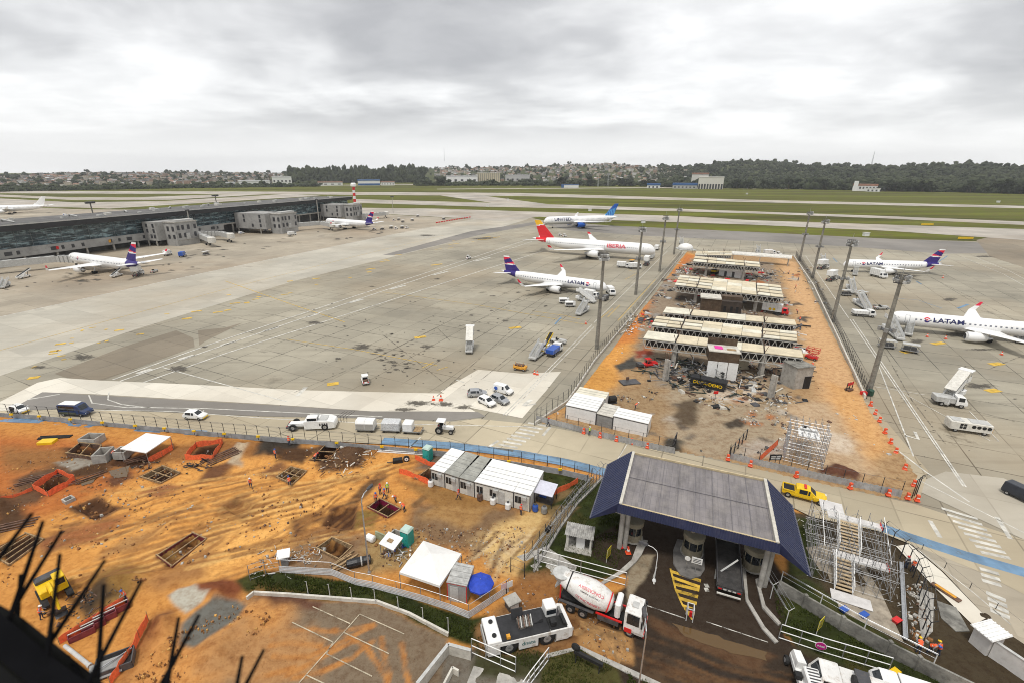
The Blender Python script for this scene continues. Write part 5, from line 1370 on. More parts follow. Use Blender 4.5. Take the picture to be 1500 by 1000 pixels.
def pushback():
 t=thing('pushback_tractor','x','aircraft tractor');W=2.6
 MB().box(-3.9,4.2,-W*.25,W*.25,.5,.8).build('chassis',LGREY,t)
 MB().loft([[(x,s*W/2*k,z)for s,z in((-1,.35),(1,.35),(1,h),(-1,h))]for x,k,h in((-.9,1,1.75),(1.2,1,1.8),(3.3,1,1.75),(4.2,.9,1.45),(4.35,.8,1.1))]).build('body',
WHITE,t)
 MB().box(-.4,1.4,-W*.46,-.1,1.81,2.5,0,.08).build('cab',WHITE,t);MB().box(-.3,1.3,-W*.46-.015,-W*.46-.003,1.9,2.35).build('window',GLASS,t);MB().box(1.403,
1.412,-W*.42,-.16,1.9,2.35).build('window',GLASS,t)
 MB().box(-.4,1.2,.1,W*.46,1.81,2.1,0,.06).build('engine_cover',LGREY,t)
 MB().box(-3.6,-.7,-.5,.5,.8,1.1).build('rear_frame',WHITE,t);MB().box(-4.1,-3.4,-W*.42,W*.42,.5,.75).build('cross_beam',DGREY,t)
 for x in(-2.9,2.6):
  for y in(-W*.42,W*.42):wheel(t,x,y,.62,.45)
 lights(t,4.32,-4.0,.8,.8,.7)
 for k in range(4):MB().box(1.7+k*.4,1.95+k*.4,-W*.5-.012,-W*.5+.01,.9,1.4).build('vent',DGREY,t)
 MB().box(1.6,3.0,-.9,.9,1.80,1.86).build('hatch',LGREY,t)
 return t
put('pushback',pushback,457,625,482,624,'long white aircraft tractor with open rear wheels on the perimeter road')
put('cart_box',make_cart('box',WHITE),537,629,552,629.6,'double container dolly with white roofs on the perimeter road','cargo dollies in tow');put('cart_foil',
make_cart('curtain'),574,630,590,630.6,'dolly with a foil wrapped load on the perimeter road','cargo dollies in tow')
put('cart_half',make_cart('half',WHITE),605,632,622,633,'half loaded dolly with one small container behind the farm type tractor','cargo dollies in tow')
def farm_tractor():
 t=thing('tractor','x','tractor')
 MB().box(-.3,1.7,-.32,.32,.7,1.3,0,.08).build('bonnet',WHITE,t);MB().box(-1.1,-.3,-.4,.4,.6,.95).build('body',LGREY,t)
 MB().box(-.9,-.4,-.3,.3,.96,1.15).build('seat',BLACK,t)
 for x in(-1.1,.1):
  for y in(-.6,.6):MB().bar((x,y,.9),(x,y,2.2),.07).build('cab_post',WHITE,t)
 MB().box(-1.3,.25,-.75,.75,2.21,2.32,0,.04).build('roof',WHITE,t)
 for y in(-.8,.8):wheel(t,-.75,y,.68,.38)
 for y in(-.6,.6):wheel(t,1.3,y,.42,.26)
 MB().tube((1.0,.2,1.3),(1.0,.2,2.0),.04).build('exhaust',DGREY,t);lights(t,1.7,-1.1,.25,1.0,.9)
 return t
put('farm',farm_tractor,651,632,662,633,'white farm type tractor towing dollies on the perimeter road')
put('steps_roof',make_steps(3.6,True,5.5),688,513,691,500,'tall white canopied stairs standing alone on the open apron')
def small_tug():
 t=make_tug(WHITE,True,3.0)();MB().box(-1.45,-.9,-.55,.55,.83,1.2).build('load',RUSTY,t);return t
put('stug',small_tug,535,560,532,552,'small white tractor with a brown load alone on the open apron')
put('tug',make_tug(),686,379.5,694,377,'tiny white tractor driving between the double lines')
put('belt',make_belt(),800,512,812,500,'yellow belt loader raised behind the white stair unit')
put('steps_w',make_steps(2.6,False,6.5),787,522,800,512,'white stair unit parked in front of the yellow belt loader')
put('trk_blue',make_truck(6,2.2,WHITE,BLUE,1.0),812,517,824,508,'white truck with a blue flat body beside the yellow belt loader')
put('pushb2',make_tug(LGREY,False,4.2),818,502,830,504,'grey low tractor beyond the yellow belt loader')
def orange_unit():
 t=thing('equipment_trailer','x','trailer')
 MB().box(-1.5,1.5,-.75,.75,.45,1.0,0,.05).build('body',AMBER,t)
 for x in(-1.4,-.5,.5,1.4):
  for y in(-.7,.7):MB().bar((x,y,1.0),(x,y,1.5),.07).build('rail_post',AMBER,t)
 MB().box(-1.2,.9,-.5,.5,1.01,1.3).build('load',RUSTY,t)
 for x in(-1,1):
  for y in(-.68,.68):wheel(t,x,y,.3,.2)
 return t
put('orange_unit',orange_unit,762,541,775,543,'amber open equipment trailer at the edge of the pale paving')
put('gpu',make_gpu(),826,444,836,444,'white power unit under the nose of the striped fin airliner',None);put('gpu',make_gpu(),835,449,844,449,'white power unit in front of its twin near the striped fin airliner')
put('steps_b',make_steps(3.3,False,7.5),853,459,872,448,'broad white stairs parked just below the striped fin airliner nose');put('steps_b',None,858,442,
848,440,'second white stairs beyond the broad ones near the striped fin airliner')
put('trk',make_truck(6,2.2,WHITE,WHITE,1.9),866,436,876,438,'white box truck beside the floodlight mast and the striped fin airliner');put('trk',None,894,
431,902,438,'white box truck near the wall ahead of the striped fin airliner');put('gpu_d',make_gpu(DGREY),886,440,892,437,'dark power unit between two white box trucks')
put('trk',None,913,392,925,393,'white box truck closest under the red tailed airliner cockpit');put('trk',None,930,393.5,942,393,'white box truck second in line by the red tailed airliner');put('lift',
make_truck(7,2.3,WHITE,WHITE,2.0,lift=1.6),947,388,952,382,'white high lift truck at the nose of the red tailed airliner')
put('steps_b',None,955,378,966,366,'white stairs in front of the red tailed airliner nose');put('trk',None,962,366,968,361,'white box truck beyond the red tailed airliner nose');put('cart_roof',
make_cart('roof',AMBER),925,387,932,384,'amber roofed cart amid the white trucks')
put('tug',None,800,329,806,328.5,'white tractor under the blue tailed airliner nose');put('trk',None,790,328,797,328,'white truck coupled ahead of the blue tailed airliner nose');put('tug',
None,820,346,828,345,'white tractor on the apron beyond the red tailed airliner');put('tug',None,827,347,834,346,'second tiny tractor beyond the red tailed airliner')
put('steps_r',make_steps(3.4,False,8),1330,488,1331,470,'white stairs at the front door of the nearer eastern airliner');put('steps_s',make_steps(3.4,False,
5),1252,403,1253,392,'white stairs at the front door of the farther eastern airliner')
put('trk_w',make_truck(7,2.4,WHITE,WHITE,2.6),1286,406,1294,408,'white catering truck under the wing of the farther eastern airliner')
put('lift',None,1205,394,1216,392,'white high lift truck near a mast at the far end of the eastern wall');put('steps_b',None,1205,386,1193,377,'white stairs lying toward the far end of the eastern wall')
put('lift',None,1218,411,1228,408,'white high lift truck with folded body between two eastern masts');put('steps_l',make_steps(3.8,False,11),1246,427,1237,
418,'long white stairs raised above two dark flat carts');put('steps_l',None,1262,450,1240,437,'long white stairs in the middle of the eastern row')
put('flat',make_cart('roof',LGREY),1239,433,1246,433,'flat roofed grey cart under the long raised stairs');put('flat',None,1262,435,1270,437,'flat roofed grey cart beyond the long raised stairs');put('trk_low',
make_truck(6,2.3,WHITE,WHITE,1.0),1264,463,1277,464,'low white service truck beside the thick eastern mast')
put('pushb2',None,1290,453,1298,453,'grey low tractor under the nose of the nearer eastern airliner');put('steps_l',None,1307,491,1288,477,'long white stairs behind the thick eastern mast');put('flat',
None,1298,509,1308,510,'grey roofed cart at the foot of the thick mast');put('flat',None,1332,515,1344,517,'grey roofed cart ahead of the one at the thick mast')
put('steps_f',make_steps(3.4,False,5),1492,500,1478,482,'white stairs at the rear of the nearer eastern airliner, by the picture edge')
put('steps_roof2',make_steps(3.6,True,8.5),1392,586,1420,570,'grey canopied stairs standing alone on the eastern apron');put('trk_can',make_truck(5,2.2,
WHITE,LGREY,1.0),1388,592,1403,594,'white service truck beside the grey canopied stairs')
def aircon():
 t=thing('air_conditioning_unit','x','ground cooling unit')
 MB().box(-2.9,2.9,-1.15,1.15,.5,1.95,0,.1).build('housing',OFFW,t)
 for k in range(4):MB().lathe([(.3,0),(.3,-.03),(.05,-.04)],(.3+k*.7,-1.152,1.35),12,'y').build('fan_port',BLACK,t)
 for x in(-1.6,-1.1):
  for z in(.8,1.3):MB().box(x,x+.4,-1.19,-1.152,z,z+.4).build('vent',BLACK,t)
 MB().box(-2.6,-1.0,-.8,.8,1.96,2.02).build('roof_hatch',LGREY,t);MB().box(0,2.6,-.9,.9,1.96,2.0).build('roof_panel',LGREY,t)
 MB().box(2.9,3.2,-.6,.6,.5,1.1).build('connector',AMBER,t)
 for x in(-2,2):
  for y in(-1,1):wheel(t,x,y,.36,.24)
 return t
put('aircon',aircon,1415,630,1436,633,'long white cooling unit with round side ports on the eastern apron')
W_='near the docked twin jet'
put('belt_w',make_belt(WHITE),172,405,182,402,'white belt loader behind the docked twin jet wing');put('lift',None,203,404,212,400,'white scissor lift truck under the tail of the docked twin jet');put('pushb2',
None,226,399,234,396,'grey tractor just behind the docked twin jet tail')
put('trk',None,246,374,254,371,'white truck past the wing tip of the docked twin jet');put('trk_b2',make_truck(6,2.2,WHITE,BLUE,1.9),268,376,274,373,'white truck with a blue box by the docked twin jet wing tip');put('cart_roof2',
make_cart('roof',WHITE),302,374,308,373,'lone roofed cart below the boarding bridge cab')
put('steps_w',None,8,421,18,416,'white stairs at the picture edge on the terminal apron');put('belt_w',None,36,407,44,405,'white belt loader near the picture edge by the terminal')
put('van',None,354,343,361,342,'white van parked in the terminal undercroft');put('van',None,412,341,419,340,'white van by the middle gate house');put('trk',
None,428,345,436,344,'white truck on the apron before the middle gate house');put('van',None,390,339,396,338,'white van at the foot of the middle gate house');put('trk',
None,402,340,408,338,'white truck close by the middle gate house wall')
for i,(u,v)in enumerate(((577,324),(584,323),(590,326),(596,335),(573,335),(560,337),(548,337),(604,324),(612,318),(580,336),(589,335),(650,322))):
 put('cart_roof2' if i%3 else 'tug',None,u,v,u+6,v-1,['tractor with roof','roofed cart','roofed cart'][i%3]+' past the far docked jet, '+['by the fin',
'second from the fin','at the tail cone','in the middle of the row','below the tail','under the rear fuselage','under the wing','on the open apron','standing apart',
'behind the row','ending the row','by the red barrier line'][i])
for i,(u,v)in enumerate(((118,318),(128,317),(96,316),(150,318))):
 put(('trk','tug','van','cart_roof')[i],None,u,v,u+6,v,('white truck','white tractor','white van','amber cart')[i]+' beyond the terminal roof near the distant airliner',
None)
def barrier():
 mb=MB();mb.loft([[(x*w,y*d,z)for x,y in((-1,-1),(1,-1),(1,1),(-1,1))]for w,d,z in((.30,.26,0),(.30,.26,.14),(.22,.19,.2),(.21,.17,.44),(.17,.14,.5),(.17,
.14,.64),(.20,.17,.7),(.18,.15,.98))])
 t=tag(mb.build('road_barrier',ORANGE),'x','barrier')
 MB().box(-.15,.15,-.185,-.145,.5,.64).build('reflector',WHITE,t);MB().box(-.15,.15,.145,.185,.5,.64).build('reflector',WHITE,t)
 return t
BL_=[((855,634),'at the walkway end of the row before the white containers'),((879,640),'second in the row before the white containers'),((903,645),'third in the row before the white containers'),
((925,649),'fourth in the row before the white containers'),((948,655),'last in the row before the white containers'),((1066,673),'at the hoarding corner across the gap'),
((1099,682),'below the hoarding nearest the gap'),((1166,698),'below the hoarding by the yellow pickup'),((1245,715),'below the hoarding past the yellow pickup'),
((1301,725),'near the hoarding end'),((1343,733),'last before the tall dark post'),((1275,594),'nearest the thick mast in the eastern row'),((1282,606),
'second from the mast in the eastern row'),((1288,617),'third from the mast in the eastern row'),((1296,634),'fourth from the mast in the eastern row'),
((1304,649),'fifth from the mast in the eastern row'),((1312,663),'sixth from the mast in the eastern row'),((1325,687),'seventh from the mast in the eastern row'),
((1338,711),'eighth from the mast in the eastern row'),((1329,730),'beside the tall dark post')]
for(u,v),lab in BL_:
 z=.16 if u>1060 else ZA
 place('barrier',barrier,G(u,v,z),HD((790,612),(985,660))+(0 if u<1000 else rnd.uniform(-.4,.9)),'orange plastic barrier '+lab,'orange road barriers')
def cone():
 t=tag(MB().lathe([(.22,0.04),(.2,.06),(.05,.72),(.02,.75)],(0,0,0),10).build('traffic_cone',ORANGE),'x','cone')
 MB().box(-.25,.25,-.25,.25,0,.04).build('base',ORANGE,t);MB().lathe([(.155,.28),(.125,.45)],(0,0,0),10).build('band',WHITE,t)
 return t
for u,v,lab in((635,585,'near the worn road strip'),(646,585.5,'tall one beside another on the worn road strip'),(783,547,'first of two by the amber trailer'),
(787,548,'second of two by the amber trailer'),(858,474,'by the mast and the apron line'),(1358,493,'under the nearer eastern airliner wing'),(1385,496,
'beyond the wing of the nearer eastern airliner'),(1430,499,'below the nearer eastern airliner'),(1467,519,'alone on the eastern apron'),(1381,407,'behind the farther eastern airliner'),
(920,809,'by the island kerb beside the yellow sign')):
 s=1.7 if u==646 else 1.25
 place('cone',cone,G(u,v,ZA),0,'orange traffic cone '+lab,'traffic cones',(s,s,s))
for i in range(14):
 t=i/13;u=lerp(640,688,t);v=lerp(327,319,t)
 place('barrier2',lambda:tag(MB().box(-1.4,1.4,-.25,.25,0,.9,0,.1).build('water_barrier',RED),'x','barrier'),G(u,v,ZA),HD((640,327),(688,319)),'red water barrier in the line at the far corner of the terminal apron',
'red barrier line')
 # fences
HOARD=M('hoarding_sheet',(.42,.42,.42),.55,.2,.6,dirt=(.2,.17,.13,.5));WMESH=M('wire',(.10,.10,.10),.6,.2);POSTD=M('dark_post',(.035,.035,.038),.6,.3);POSTW=M('white_post',
(.62,.62,.60),.6,.15)
def zig(path,z0,z1,pitch=.45,amp=.05,vertical=True,nz=8,hslat=False):
 mb=MB()
 for p,q in zip(path,path[1:]):
  d=(q-p);L_=d.length;d.normalize();n=Vector((-d.y,d.x,0))
  if vertical:
   k=max(2,int(L_/pitch)*2)
   row=[p+d*(L_*i/k)+n*(amp if i%2 else-amp)for i in range(k+1)]
   for a,b in zip(row,row[1:]):mb.quad((a.x,a.y,z0),(b.x,b.y,z0),(b.x,b.y,z1),(a.x,a.y,z1))
  elif hslat:
   for i in range(nz):
    za=lerp(z0,z1,i/nz);zb=lerp(z0,z1,(i+.58)/nz);A,B=p+n*.02,q+n*.02;A2,B2=p-n*.02,q-n*.02
    mb.hexa([(c.x,c.y,za)for c in(A2,B2,B,A)],[(c.x,c.y,zb)for c in(A2,B2,B,A)])
  else:
   for i in range(nz*2):
    za,zb=lerp(z0,z1,i/nz/2),lerp(z0,z1,(i+1)/nz/2);a,b=(amp,-amp)if i%2 else(-amp,amp)
    A,B,Cc,D_=p+n*a,q+n*a,q+n*b,p+n*b
    mb.quad((A.x,A.y,za),(B.x,B.y,za),(Cc.x,Cc.y,zb),(D_.x,D_.y,zb))
 return mb
def fence(label,px,h,step,post,arm=None,hoard=None,wires=(.3,.5,.72,.97),r=.05,wall=None,zb=0.0,cat='fence',name='fence',brace=False,hmat=None,arml=.45,
slat=False):
 path=[G(u,v)for u,v in px];path=[Vector((p.x,p.y,0))for p in path]
 o=path[0].copy();t=thing(name,label,cat,(o.x,o.y,zb));path=[p-o for p in path]
 spots=dense(path,step)
 def pm():
  m=MB().tube((0,0,0),(0,0,h),r,r*.9,6)
  return m
 first=None
 for i,s in enumerate(spots[:100]):
  d=(spots[min(i+1,len(spots)-1)]-spots[max(i-1,0)]).normalized();a=math.atan2(d.y,d.x)
  if first is None:
   m=pm()
   if arm in('Y','L'):
    m.tube((0,0,h),(0,-arml,h+arml),r*.8,r*.6,5)
    if arm=='Y':m.tube((0,0,h),(0,arml,h+arml),r*.8,r*.6,5)
   if brace:m.tube((0,0,h*.75),(.5,.6,0),r*.8,r*.8,5)
   first=m.build('post',post,t,loc=s,rz=a)
  else:
   c=first.copy();C.objects.link(c);c.parent=t;c.location=s;c.rotation_euler.z=a
 wm=MB()
 for f in wires:
  for a,b in zip(spots,spots[1:]):wm.tube((a.x,a.y,h*f),(b.x,b.y,h*f),r*.38,r*.38,4)
 if arm:
  for k in(.5,1):
   for sg in((1,-1)if arm=='Y' else(-1,)):
    for i,(a,b)in enumerate(zip(spots,spots[1:])):
     d=(b-a).normalized();n=Vector((-d.y,d.x,0))*arml*k*sg;wm.tube((a.x+n.x,a.y+n.y,h+arml*k),(b.x+n.x,b.y+n.y,h+arml*k),.014,.014,3)
 if wires:wm.build('wire',WMESH if post is POSTD else STEEL,t)
 if hoard:zig([p+(path[1]-path[0]).normalized().cross(Vector((0,0,1)))*.12 for p in path],hoard[0],hoard[1],.6,.09,hoard[2],5 if slat else 8,slat).build('hoarding',
hmat or HOARD,t)
 if wall:MB().strip(path,wall[0],wall[1],wall[2]).build('base_wall',wall[3]if len(wall)>3 else CONC,t)
 return t
ROADF=[(-60,606),(60,614),(200,628),(330,640),(430,648),(560,659),(660,668),(745,681),(820,693),(862,703)]
fence('perimeter fence of dark posts with slanted tops above a low grey hoarding along the site',ROADF,2.7,2.15,POSTD,'L',(-.1,.95,False),zb=0.0,arml=.35)
def marker():
 t=thing('edge_marker','x','marker');MB().tube((0,0,0),(0,0,.5),.05).build('post',POSTD,t);MB().box(-.28,.28,-.1,.1,.5,.82).build('plate',YELLOW,t);return t
pth=dense([Vector((p.x,p.y,0))for p in PX([(u,v+3)for u,v in ROADF])],6.3)
for i,p in enumerate(pth[2:-1]):place('marker',marker,(p.x,p.y,.45),.1,'small yellow plate on the low hoarding of the perimeter fence','yellow plates along the hoarding')
fence('low rail of short posts at the kerb inside the perimeter road',[(320,640),(480,652),(660,663),(760,675),(890,697)],1.0,2.4,POSTD,None,None,(.95,
),.03)
WL=[(786,622),(835,588),(874,529),(930,462),(1004,370)]
fence('long fence of dark posts and rails beside the western wall of the stripped pier',[(u-3,v+1)for u,v in WL],2.9,2.05,POSTD,None,None,(.4,.7,.99),.05,
(0,.6,.3,CONCW),.1)
WR=[(1162,376),(1191,420),(1222,487),(1252,552),(1266,584)]
fence('long fence of dark slanted posts beside the eastern wall of the stripped pier',[(u+3,v)for u,v in WR],2.9,2.0,POSTD,None,None,(.4,.7,.99),.05,None,
.1,brace=True)
t=thing('wall','low pale concrete kerb wall along the eastern side of the stripped pier','wall',(0,0,.1));MB().strip(PX(WR),0,.75,.35).build('wall_body',
CONCW,t)
fence('dark posts and grey hoarding across the pier end before the white containers',[(786,616),(830,627),(880,640),(940,654),(988,664)],2.6,2.1,POSTD,
None,(.0,1.1,True),(.5,.98),.05,zb=.1)
fence('dark posts and grey hoarding across the pier end below the scaffold tower',[(1067,672),(1110,682),(1180,698),(1260,716),(1318,728)],2.6,2.1,POSTD,
None,(.0,1.2,True),(.5,.98),.05,zb=.1)
def litter(name,px,n,mats,smin,smax,z,seed,bars=.4):
 P_=PX(px);xs=[p.x for p in P_];ys=[p.y for p in P_];X=np.array([rnd.uniform(min(xs),max(xs))for _ in range(n*5)]);Y=np.array([rnd.uniform(min(ys),max(ys))for _ in range(n*5)])
 keep=(sdist(X,Y,[(p.x,p.y)for p in P_])<0)&(fbm(X,Y,6,seed,3)>.535);B=[MB()for _ in mats]
 for x,y in list(zip(X[keep],Y[keep]))[:n]:
  s=smin+(smax-smin)*rnd.random()**2.5;a=rnd.random()*6.28;m=B[rnd.randrange(len(mats))];zz_=z+rnd.uniform(0,.15)
  if rnd.random()<bars:d=Vector((math.cos(a),math.sin(a),rnd.uniform(-.12,.25)))*s*1.6;m.bar((x,y,zz_),(x+d.x,y+d.y,zz_+d.z),s*.13)
  else:
   c,s_=math.cos(a)*s*.5,math.sin(a)*s*.5;k=rnd.uniform(.4,1);q=[(x-c+s_*k,y-s_-c*k),(x+c+s_*k,y+s_-c*k),(x+c-s_*k,y+s_+c*k),(x-c-s_*k,y-s_+c*k)];t_=[rnd.uniform(.03,
.3)*s for _ in range(4)]
   m.hexa([(u,v,z-.1)for u,v in q],[(x+(u-x)*.8,y+(v-y)*.8,zz_+h)for(u,v),h in zip(q,t_)])
 mb=MB()
 for i,b in enumerate(B):
  o=len(mb.v);mb.v+=b.v;mb.f+=[tuple(k+o for k in f)for f in b.f];mb.m+=[i]*len(b.f)
 return tag(mb.build(name,mats),kind='stuff')
LM=[WHITE,CONCW,DGREY,BLACK,RUSTY,TIMBER,LGREY,CONC]
litter('demolition_rubble',[(935,470),(1000,385),(1130,385),(1170,470),(1185,540),(960,560)],1900,LM+[RED,BLACK,DGREY,DGREY,BLACK],.3,2.6,.15,5,.6);litter('demolition_rubble',
[(960,545),(1180,540),(1190,590),(1060,600),(950,575)],500,[BLACK,DGREY,LGREY,CONCW,RUSTY,TIMBER],.25,1.8,.15,6,.55)
litter('yard_rubble',[(900,580),(1150,580),(1160,660),(1060,670),(990,655)],700,[CONC,CONCD,RUSTY,DGREY,CONCW],.12,.6,.15,7,.2);litter('strip_rubble',[(1140,
385),(1165,385),(1262,570),(1330,730),(1180,700),(1180,540)],350,[CONCW,LGREY,RUSTY,TIMBER],.15,.8,.15,8,.4);litter('strip_rubble',[(800,615),(1000,375),
(1015,380),(940,480),(890,580)],300,[WHITE,RUSTY,TIMBER,LGREY],.15,.8,.15,9,.4)
SCL=M('soil_clod',(.30,.14,.05),.95,.35,4)
litter('soil_litter',[(-40,650),(560,655),(620,720),(560,790),(380,840),(280,860),(60,960),(-40,900)],1300,[SCL,SCL,RUSTY,M('pale_clod',(.62,.34,.10),.95,
.3,4),CONC],.05,.36,.02,21,.12);litter('soil_litter',[(560,720),(760,750),(800,770),(740,850),(560,830)],700,[SCL,RUSTY,CONC,TIMBER],.07,.35,.02,22,.2);litter('verge_litter',
[(760,840),(930,930),(920,980),(700,950),(700,900)],350,[SCL,CONC,RUSTY],.06,.3,.02,23,.2)
litter('site_rubble',[(385,815),(520,835),(600,830),(560,790),(470,800)],260,[CONCW,CONC,RUSTY,TIMBER,WHITE],.1,.6,.03,24,.4);litter('spoil_rubble',[(60,
900),(180,830),(230,860),(150,940)],420,[SCL,BLACK,RUSTY,SCL],.12,.55,.05,25,.2);litter('spoil_rubble',[(200,960),(340,890),(400,900),(330,1000),(200,1010)],
260,[SCL,M('pale_clod',(.62,.34,.10)),SCL],.05,.3,.25,26,.1);litter('trench_rubble',[(1325,860),(1350,850),(1365,940),(1335,945)],160,[CONCW,CONC,SCL],
.1,.5,.03,27,.1)
fence('pair of dark gate posts with a raised rail at the far side of the gap',[(1068,673),(1092,645)],2.2,2.2,POSTD,None,None,(.5,.98),.09,zb=.12);fence('dark gate frame standing at the near side of the gap',
[(984,663),(989,652)],2.4,1.2,POSTD,None,None,(.5,.98),.1,zb=.12)
fence('railing along the far end of the stripped pier',[(1006,372),(1060,371),(1110,373),(1166,378)],2.2,3,POSTD,None,None,(.5,.98),.05,zb=.1)
# the stripped pier
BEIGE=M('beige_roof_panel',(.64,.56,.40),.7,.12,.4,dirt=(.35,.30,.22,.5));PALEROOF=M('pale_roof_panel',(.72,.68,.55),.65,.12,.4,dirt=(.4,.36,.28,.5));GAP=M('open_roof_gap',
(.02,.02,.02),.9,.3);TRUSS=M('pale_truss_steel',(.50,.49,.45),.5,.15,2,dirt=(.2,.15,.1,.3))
def roof_row(label,nl,nr,fr,fl,z=6.0,lanes=2,npan=8,th=2.3,solid=None,gaps=3):
 t=thing('pier_roof',label,'roof',(0,0,.15))
 A,B,Cc,D_=[G(*p,z)for p in(nl,nr,fr,fl)]
 P_=lambda s,q:A.lerp(B,s).lerp(D_.lerp(Cc,s),q)
 def slab(mb,s0,s1,q0,q1,zt,dz=.2,droop=0.0):
  c=[P_(s0,q0),P_(s1,q0),P_(s1,q1),P_(s0,q1)]
  mb.hexa([(p.x,p.y,zt-dz)for p in c],[(p.x,p.y,zt)for p in c])
 ED={8:(0,.11,.216,.36,.5,.64,.772,.89,1),6:(0,.216,.36,.5,.64,.772,1)}.get(npan,[k/npan for k in range(npan+1)])
 for k in range(npan):
  for l in range(lanes):
   s0,s1=ED[k]+(.008 if ED[k]in(.216,.772)else.0012),ED[k+1]-.0012;gq=.09/lanes*1.6 if lanes>1 else.02;q0,q1=l/lanes+gq,(l+1)/lanes-gq
   if solid and solid[0]<=k<solid[1]:q0,q1=l/lanes+.002,(l+1)/lanes-.002
   mb=MB();slab(mb,s0,s1,q0,q1,z+rnd.uniform(-.02,.02));mb.build('roof_panel',PALEROOF if(k+l)%3==0 else BEIGE,t)
 gp=MB();slab(gp,.002,.998,.005,.995,z-.24,.1);gp.build('deck',GAP,t)  # closed black sheet; its colour stands in for shade in the open strips
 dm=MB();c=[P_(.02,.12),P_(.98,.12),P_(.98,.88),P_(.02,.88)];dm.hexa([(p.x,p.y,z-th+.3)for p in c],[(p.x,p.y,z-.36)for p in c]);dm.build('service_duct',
M('sooty_duct',(.03,.028,.026),.8,.4,1.5,dirt=(.12,.1,.08,.5)),t)  # dark block added below the deck to put shade among the trusses
 for q in(0.0,.5,1.0):
  tr=MB();n=22
  zt,zl=z-.38,z-th
  a,b=P_(.0,q),P_(1,q);tr.bar((a.x,a.y,zt),(b.x,b.y,zt),.16);a2,b2=P_(.02,q),P_(.98,q);tr.bar((a2.x,a2.y,zl),(b2.x,b2.y,zl),.16)
  for i in range(n):
   p,q_,m_=P_(i/n,q),P_((i+1)/n,q),P_((i+.5)/n,q);tr.bar((p.x,p.y,zt),(m_.x,m_.y,zl),.13);tr.bar((m_.x,m_.y,zl),(q_.x,q_.y,zt),.13)
  tr.build('truss',TRUSS,t)
 for s in(.22,.78):
  for q in(.1,.9):
   p=P_(s,q);MB().box(p.x-.4,p.x+.4,p.y-.4,p.y+.4,-.3,z-.4).build('column',CONC,t)
   MB().pipe([(p.x,p.y,z),(p.x-.6,p.y,z+1.5)],.07,4).build('rebar',RUSTY,t);MB().pipe([(p.x,p.y,z),(p.x+.7,p.y+.3,z+1.2)],.07,4).build('rebar',RUSTY,t)
 return t
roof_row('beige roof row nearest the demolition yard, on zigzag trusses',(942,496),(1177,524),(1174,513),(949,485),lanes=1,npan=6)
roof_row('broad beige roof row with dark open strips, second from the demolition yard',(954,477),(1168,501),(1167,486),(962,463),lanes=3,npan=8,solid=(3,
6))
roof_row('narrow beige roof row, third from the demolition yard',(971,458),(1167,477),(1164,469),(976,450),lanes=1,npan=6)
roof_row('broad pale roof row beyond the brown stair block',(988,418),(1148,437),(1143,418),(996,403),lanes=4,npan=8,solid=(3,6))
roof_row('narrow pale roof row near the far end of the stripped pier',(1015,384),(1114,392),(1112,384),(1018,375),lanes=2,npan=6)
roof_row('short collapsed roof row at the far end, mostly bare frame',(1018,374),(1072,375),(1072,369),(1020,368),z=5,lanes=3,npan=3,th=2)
t=thing('arched_canopy','white arched canopy remnant at the far end of the stripped pier','canopy',G(1112,386,.15),HD((1088,384),(1140,388)))
MB().loft([[(x,2.4*math.cos(a),3.6+1.4*math.sin(a))for a in[PI*i/8 for i in range(9)]]for x in(-13,0,13)],closed=False,cap=False).build('vault',OFFW,t)
for x in(-12,0,12):
 for y in(-2.2,2.2):MB().bar((x,y,0),(x,y,3.7),.25).build('column',CONC,t)
BRN=M('brown_cladding',(.10,.065,.04),.8,.3,.5,dirt=(.2,.17,.12,.5))
t=thing('stair_block','brown cube shaped stair block with a pale open top in the middle of the pier','building',G(1053,473,.15),HD((1028,470),(1078,475)))
MB().box(-5.6,-.1,0,5,0,7.0).build('brown_wall',BRN,t);MB().box(-.08,5.4,.3,5,0,6.6).build('shaft_wall',M('dark_brown_cladding',(.06,.045,.035),.8,.3,.5),
t)
MB().box(-6,-.3,-.3,5.2,7.02,7.4).build('parapet',CONCW,t);MB().box(-.2,5.6,2.6,5.2,6.62,7.6).build('upper_wall',BRN,t)
for x in(.6,2.4,3.9):MB().box(x,x+.7,.18,.29,3.4,5.2).build('opening',BLACK,t)
t=thing('stair_block','small brown and white shaft with pink sheet on its roof among the near trusses','building',G(1055,556,.15),HD((1038,554),(1074,558)))
MB().box(-3.0,3.0,0,4.5,4.2,6.3).build('brown_wall',BRN,t);MB().box(-3.0,3.0,4.52,4.8,4.2,8.0).build('upper_wall',BRN,t)
MB().box(-3.1,3.1,-.1,4.5,6.32,6.5).build('roof',CONCW,t);MB().box(-1.8,-.2,1.4,3.2,6.52,6.65).build('pink_sheet',M('pink_sheet',(.75,.05,.35),.6,.1),t);MB().box(.6,
2.4,1.2,2.2,6.52,6.6).build('board',TIMBER,t)
for k in range(3):MB().box(-3.0+k*2.05,-1.1+k*2.05,-.1,.1,0,4.15).build('white_panel',WHITE,t)
for k,(u,v)in enumerate(((1082,541),(1090,541))):
 t=thing('leaning_board',('beige board leaning by the near trusses','narrower beige board leaning next to the other')[k],'panel',G(u,v,.15),.1);MB().hexa([(-1.2,
0,0),(1.2,0,0),(1.2,.15,0),(-1.2,.15,0)],[(-1.2,.9,3),(1.2,.9,3),(1.2,1.0,3),(-1.2,1.0,3)]).build('board',BEIGE,t);MB().bar((-1,1.2,0),(-1,.9,2.8),.1).build('prop',
RUSTY,t)
t=thing('skip_container','black waste skip with yellow lettering heaped with scrap','skip',G(1037,566,.15),HD((1015,560),(1060,570)))
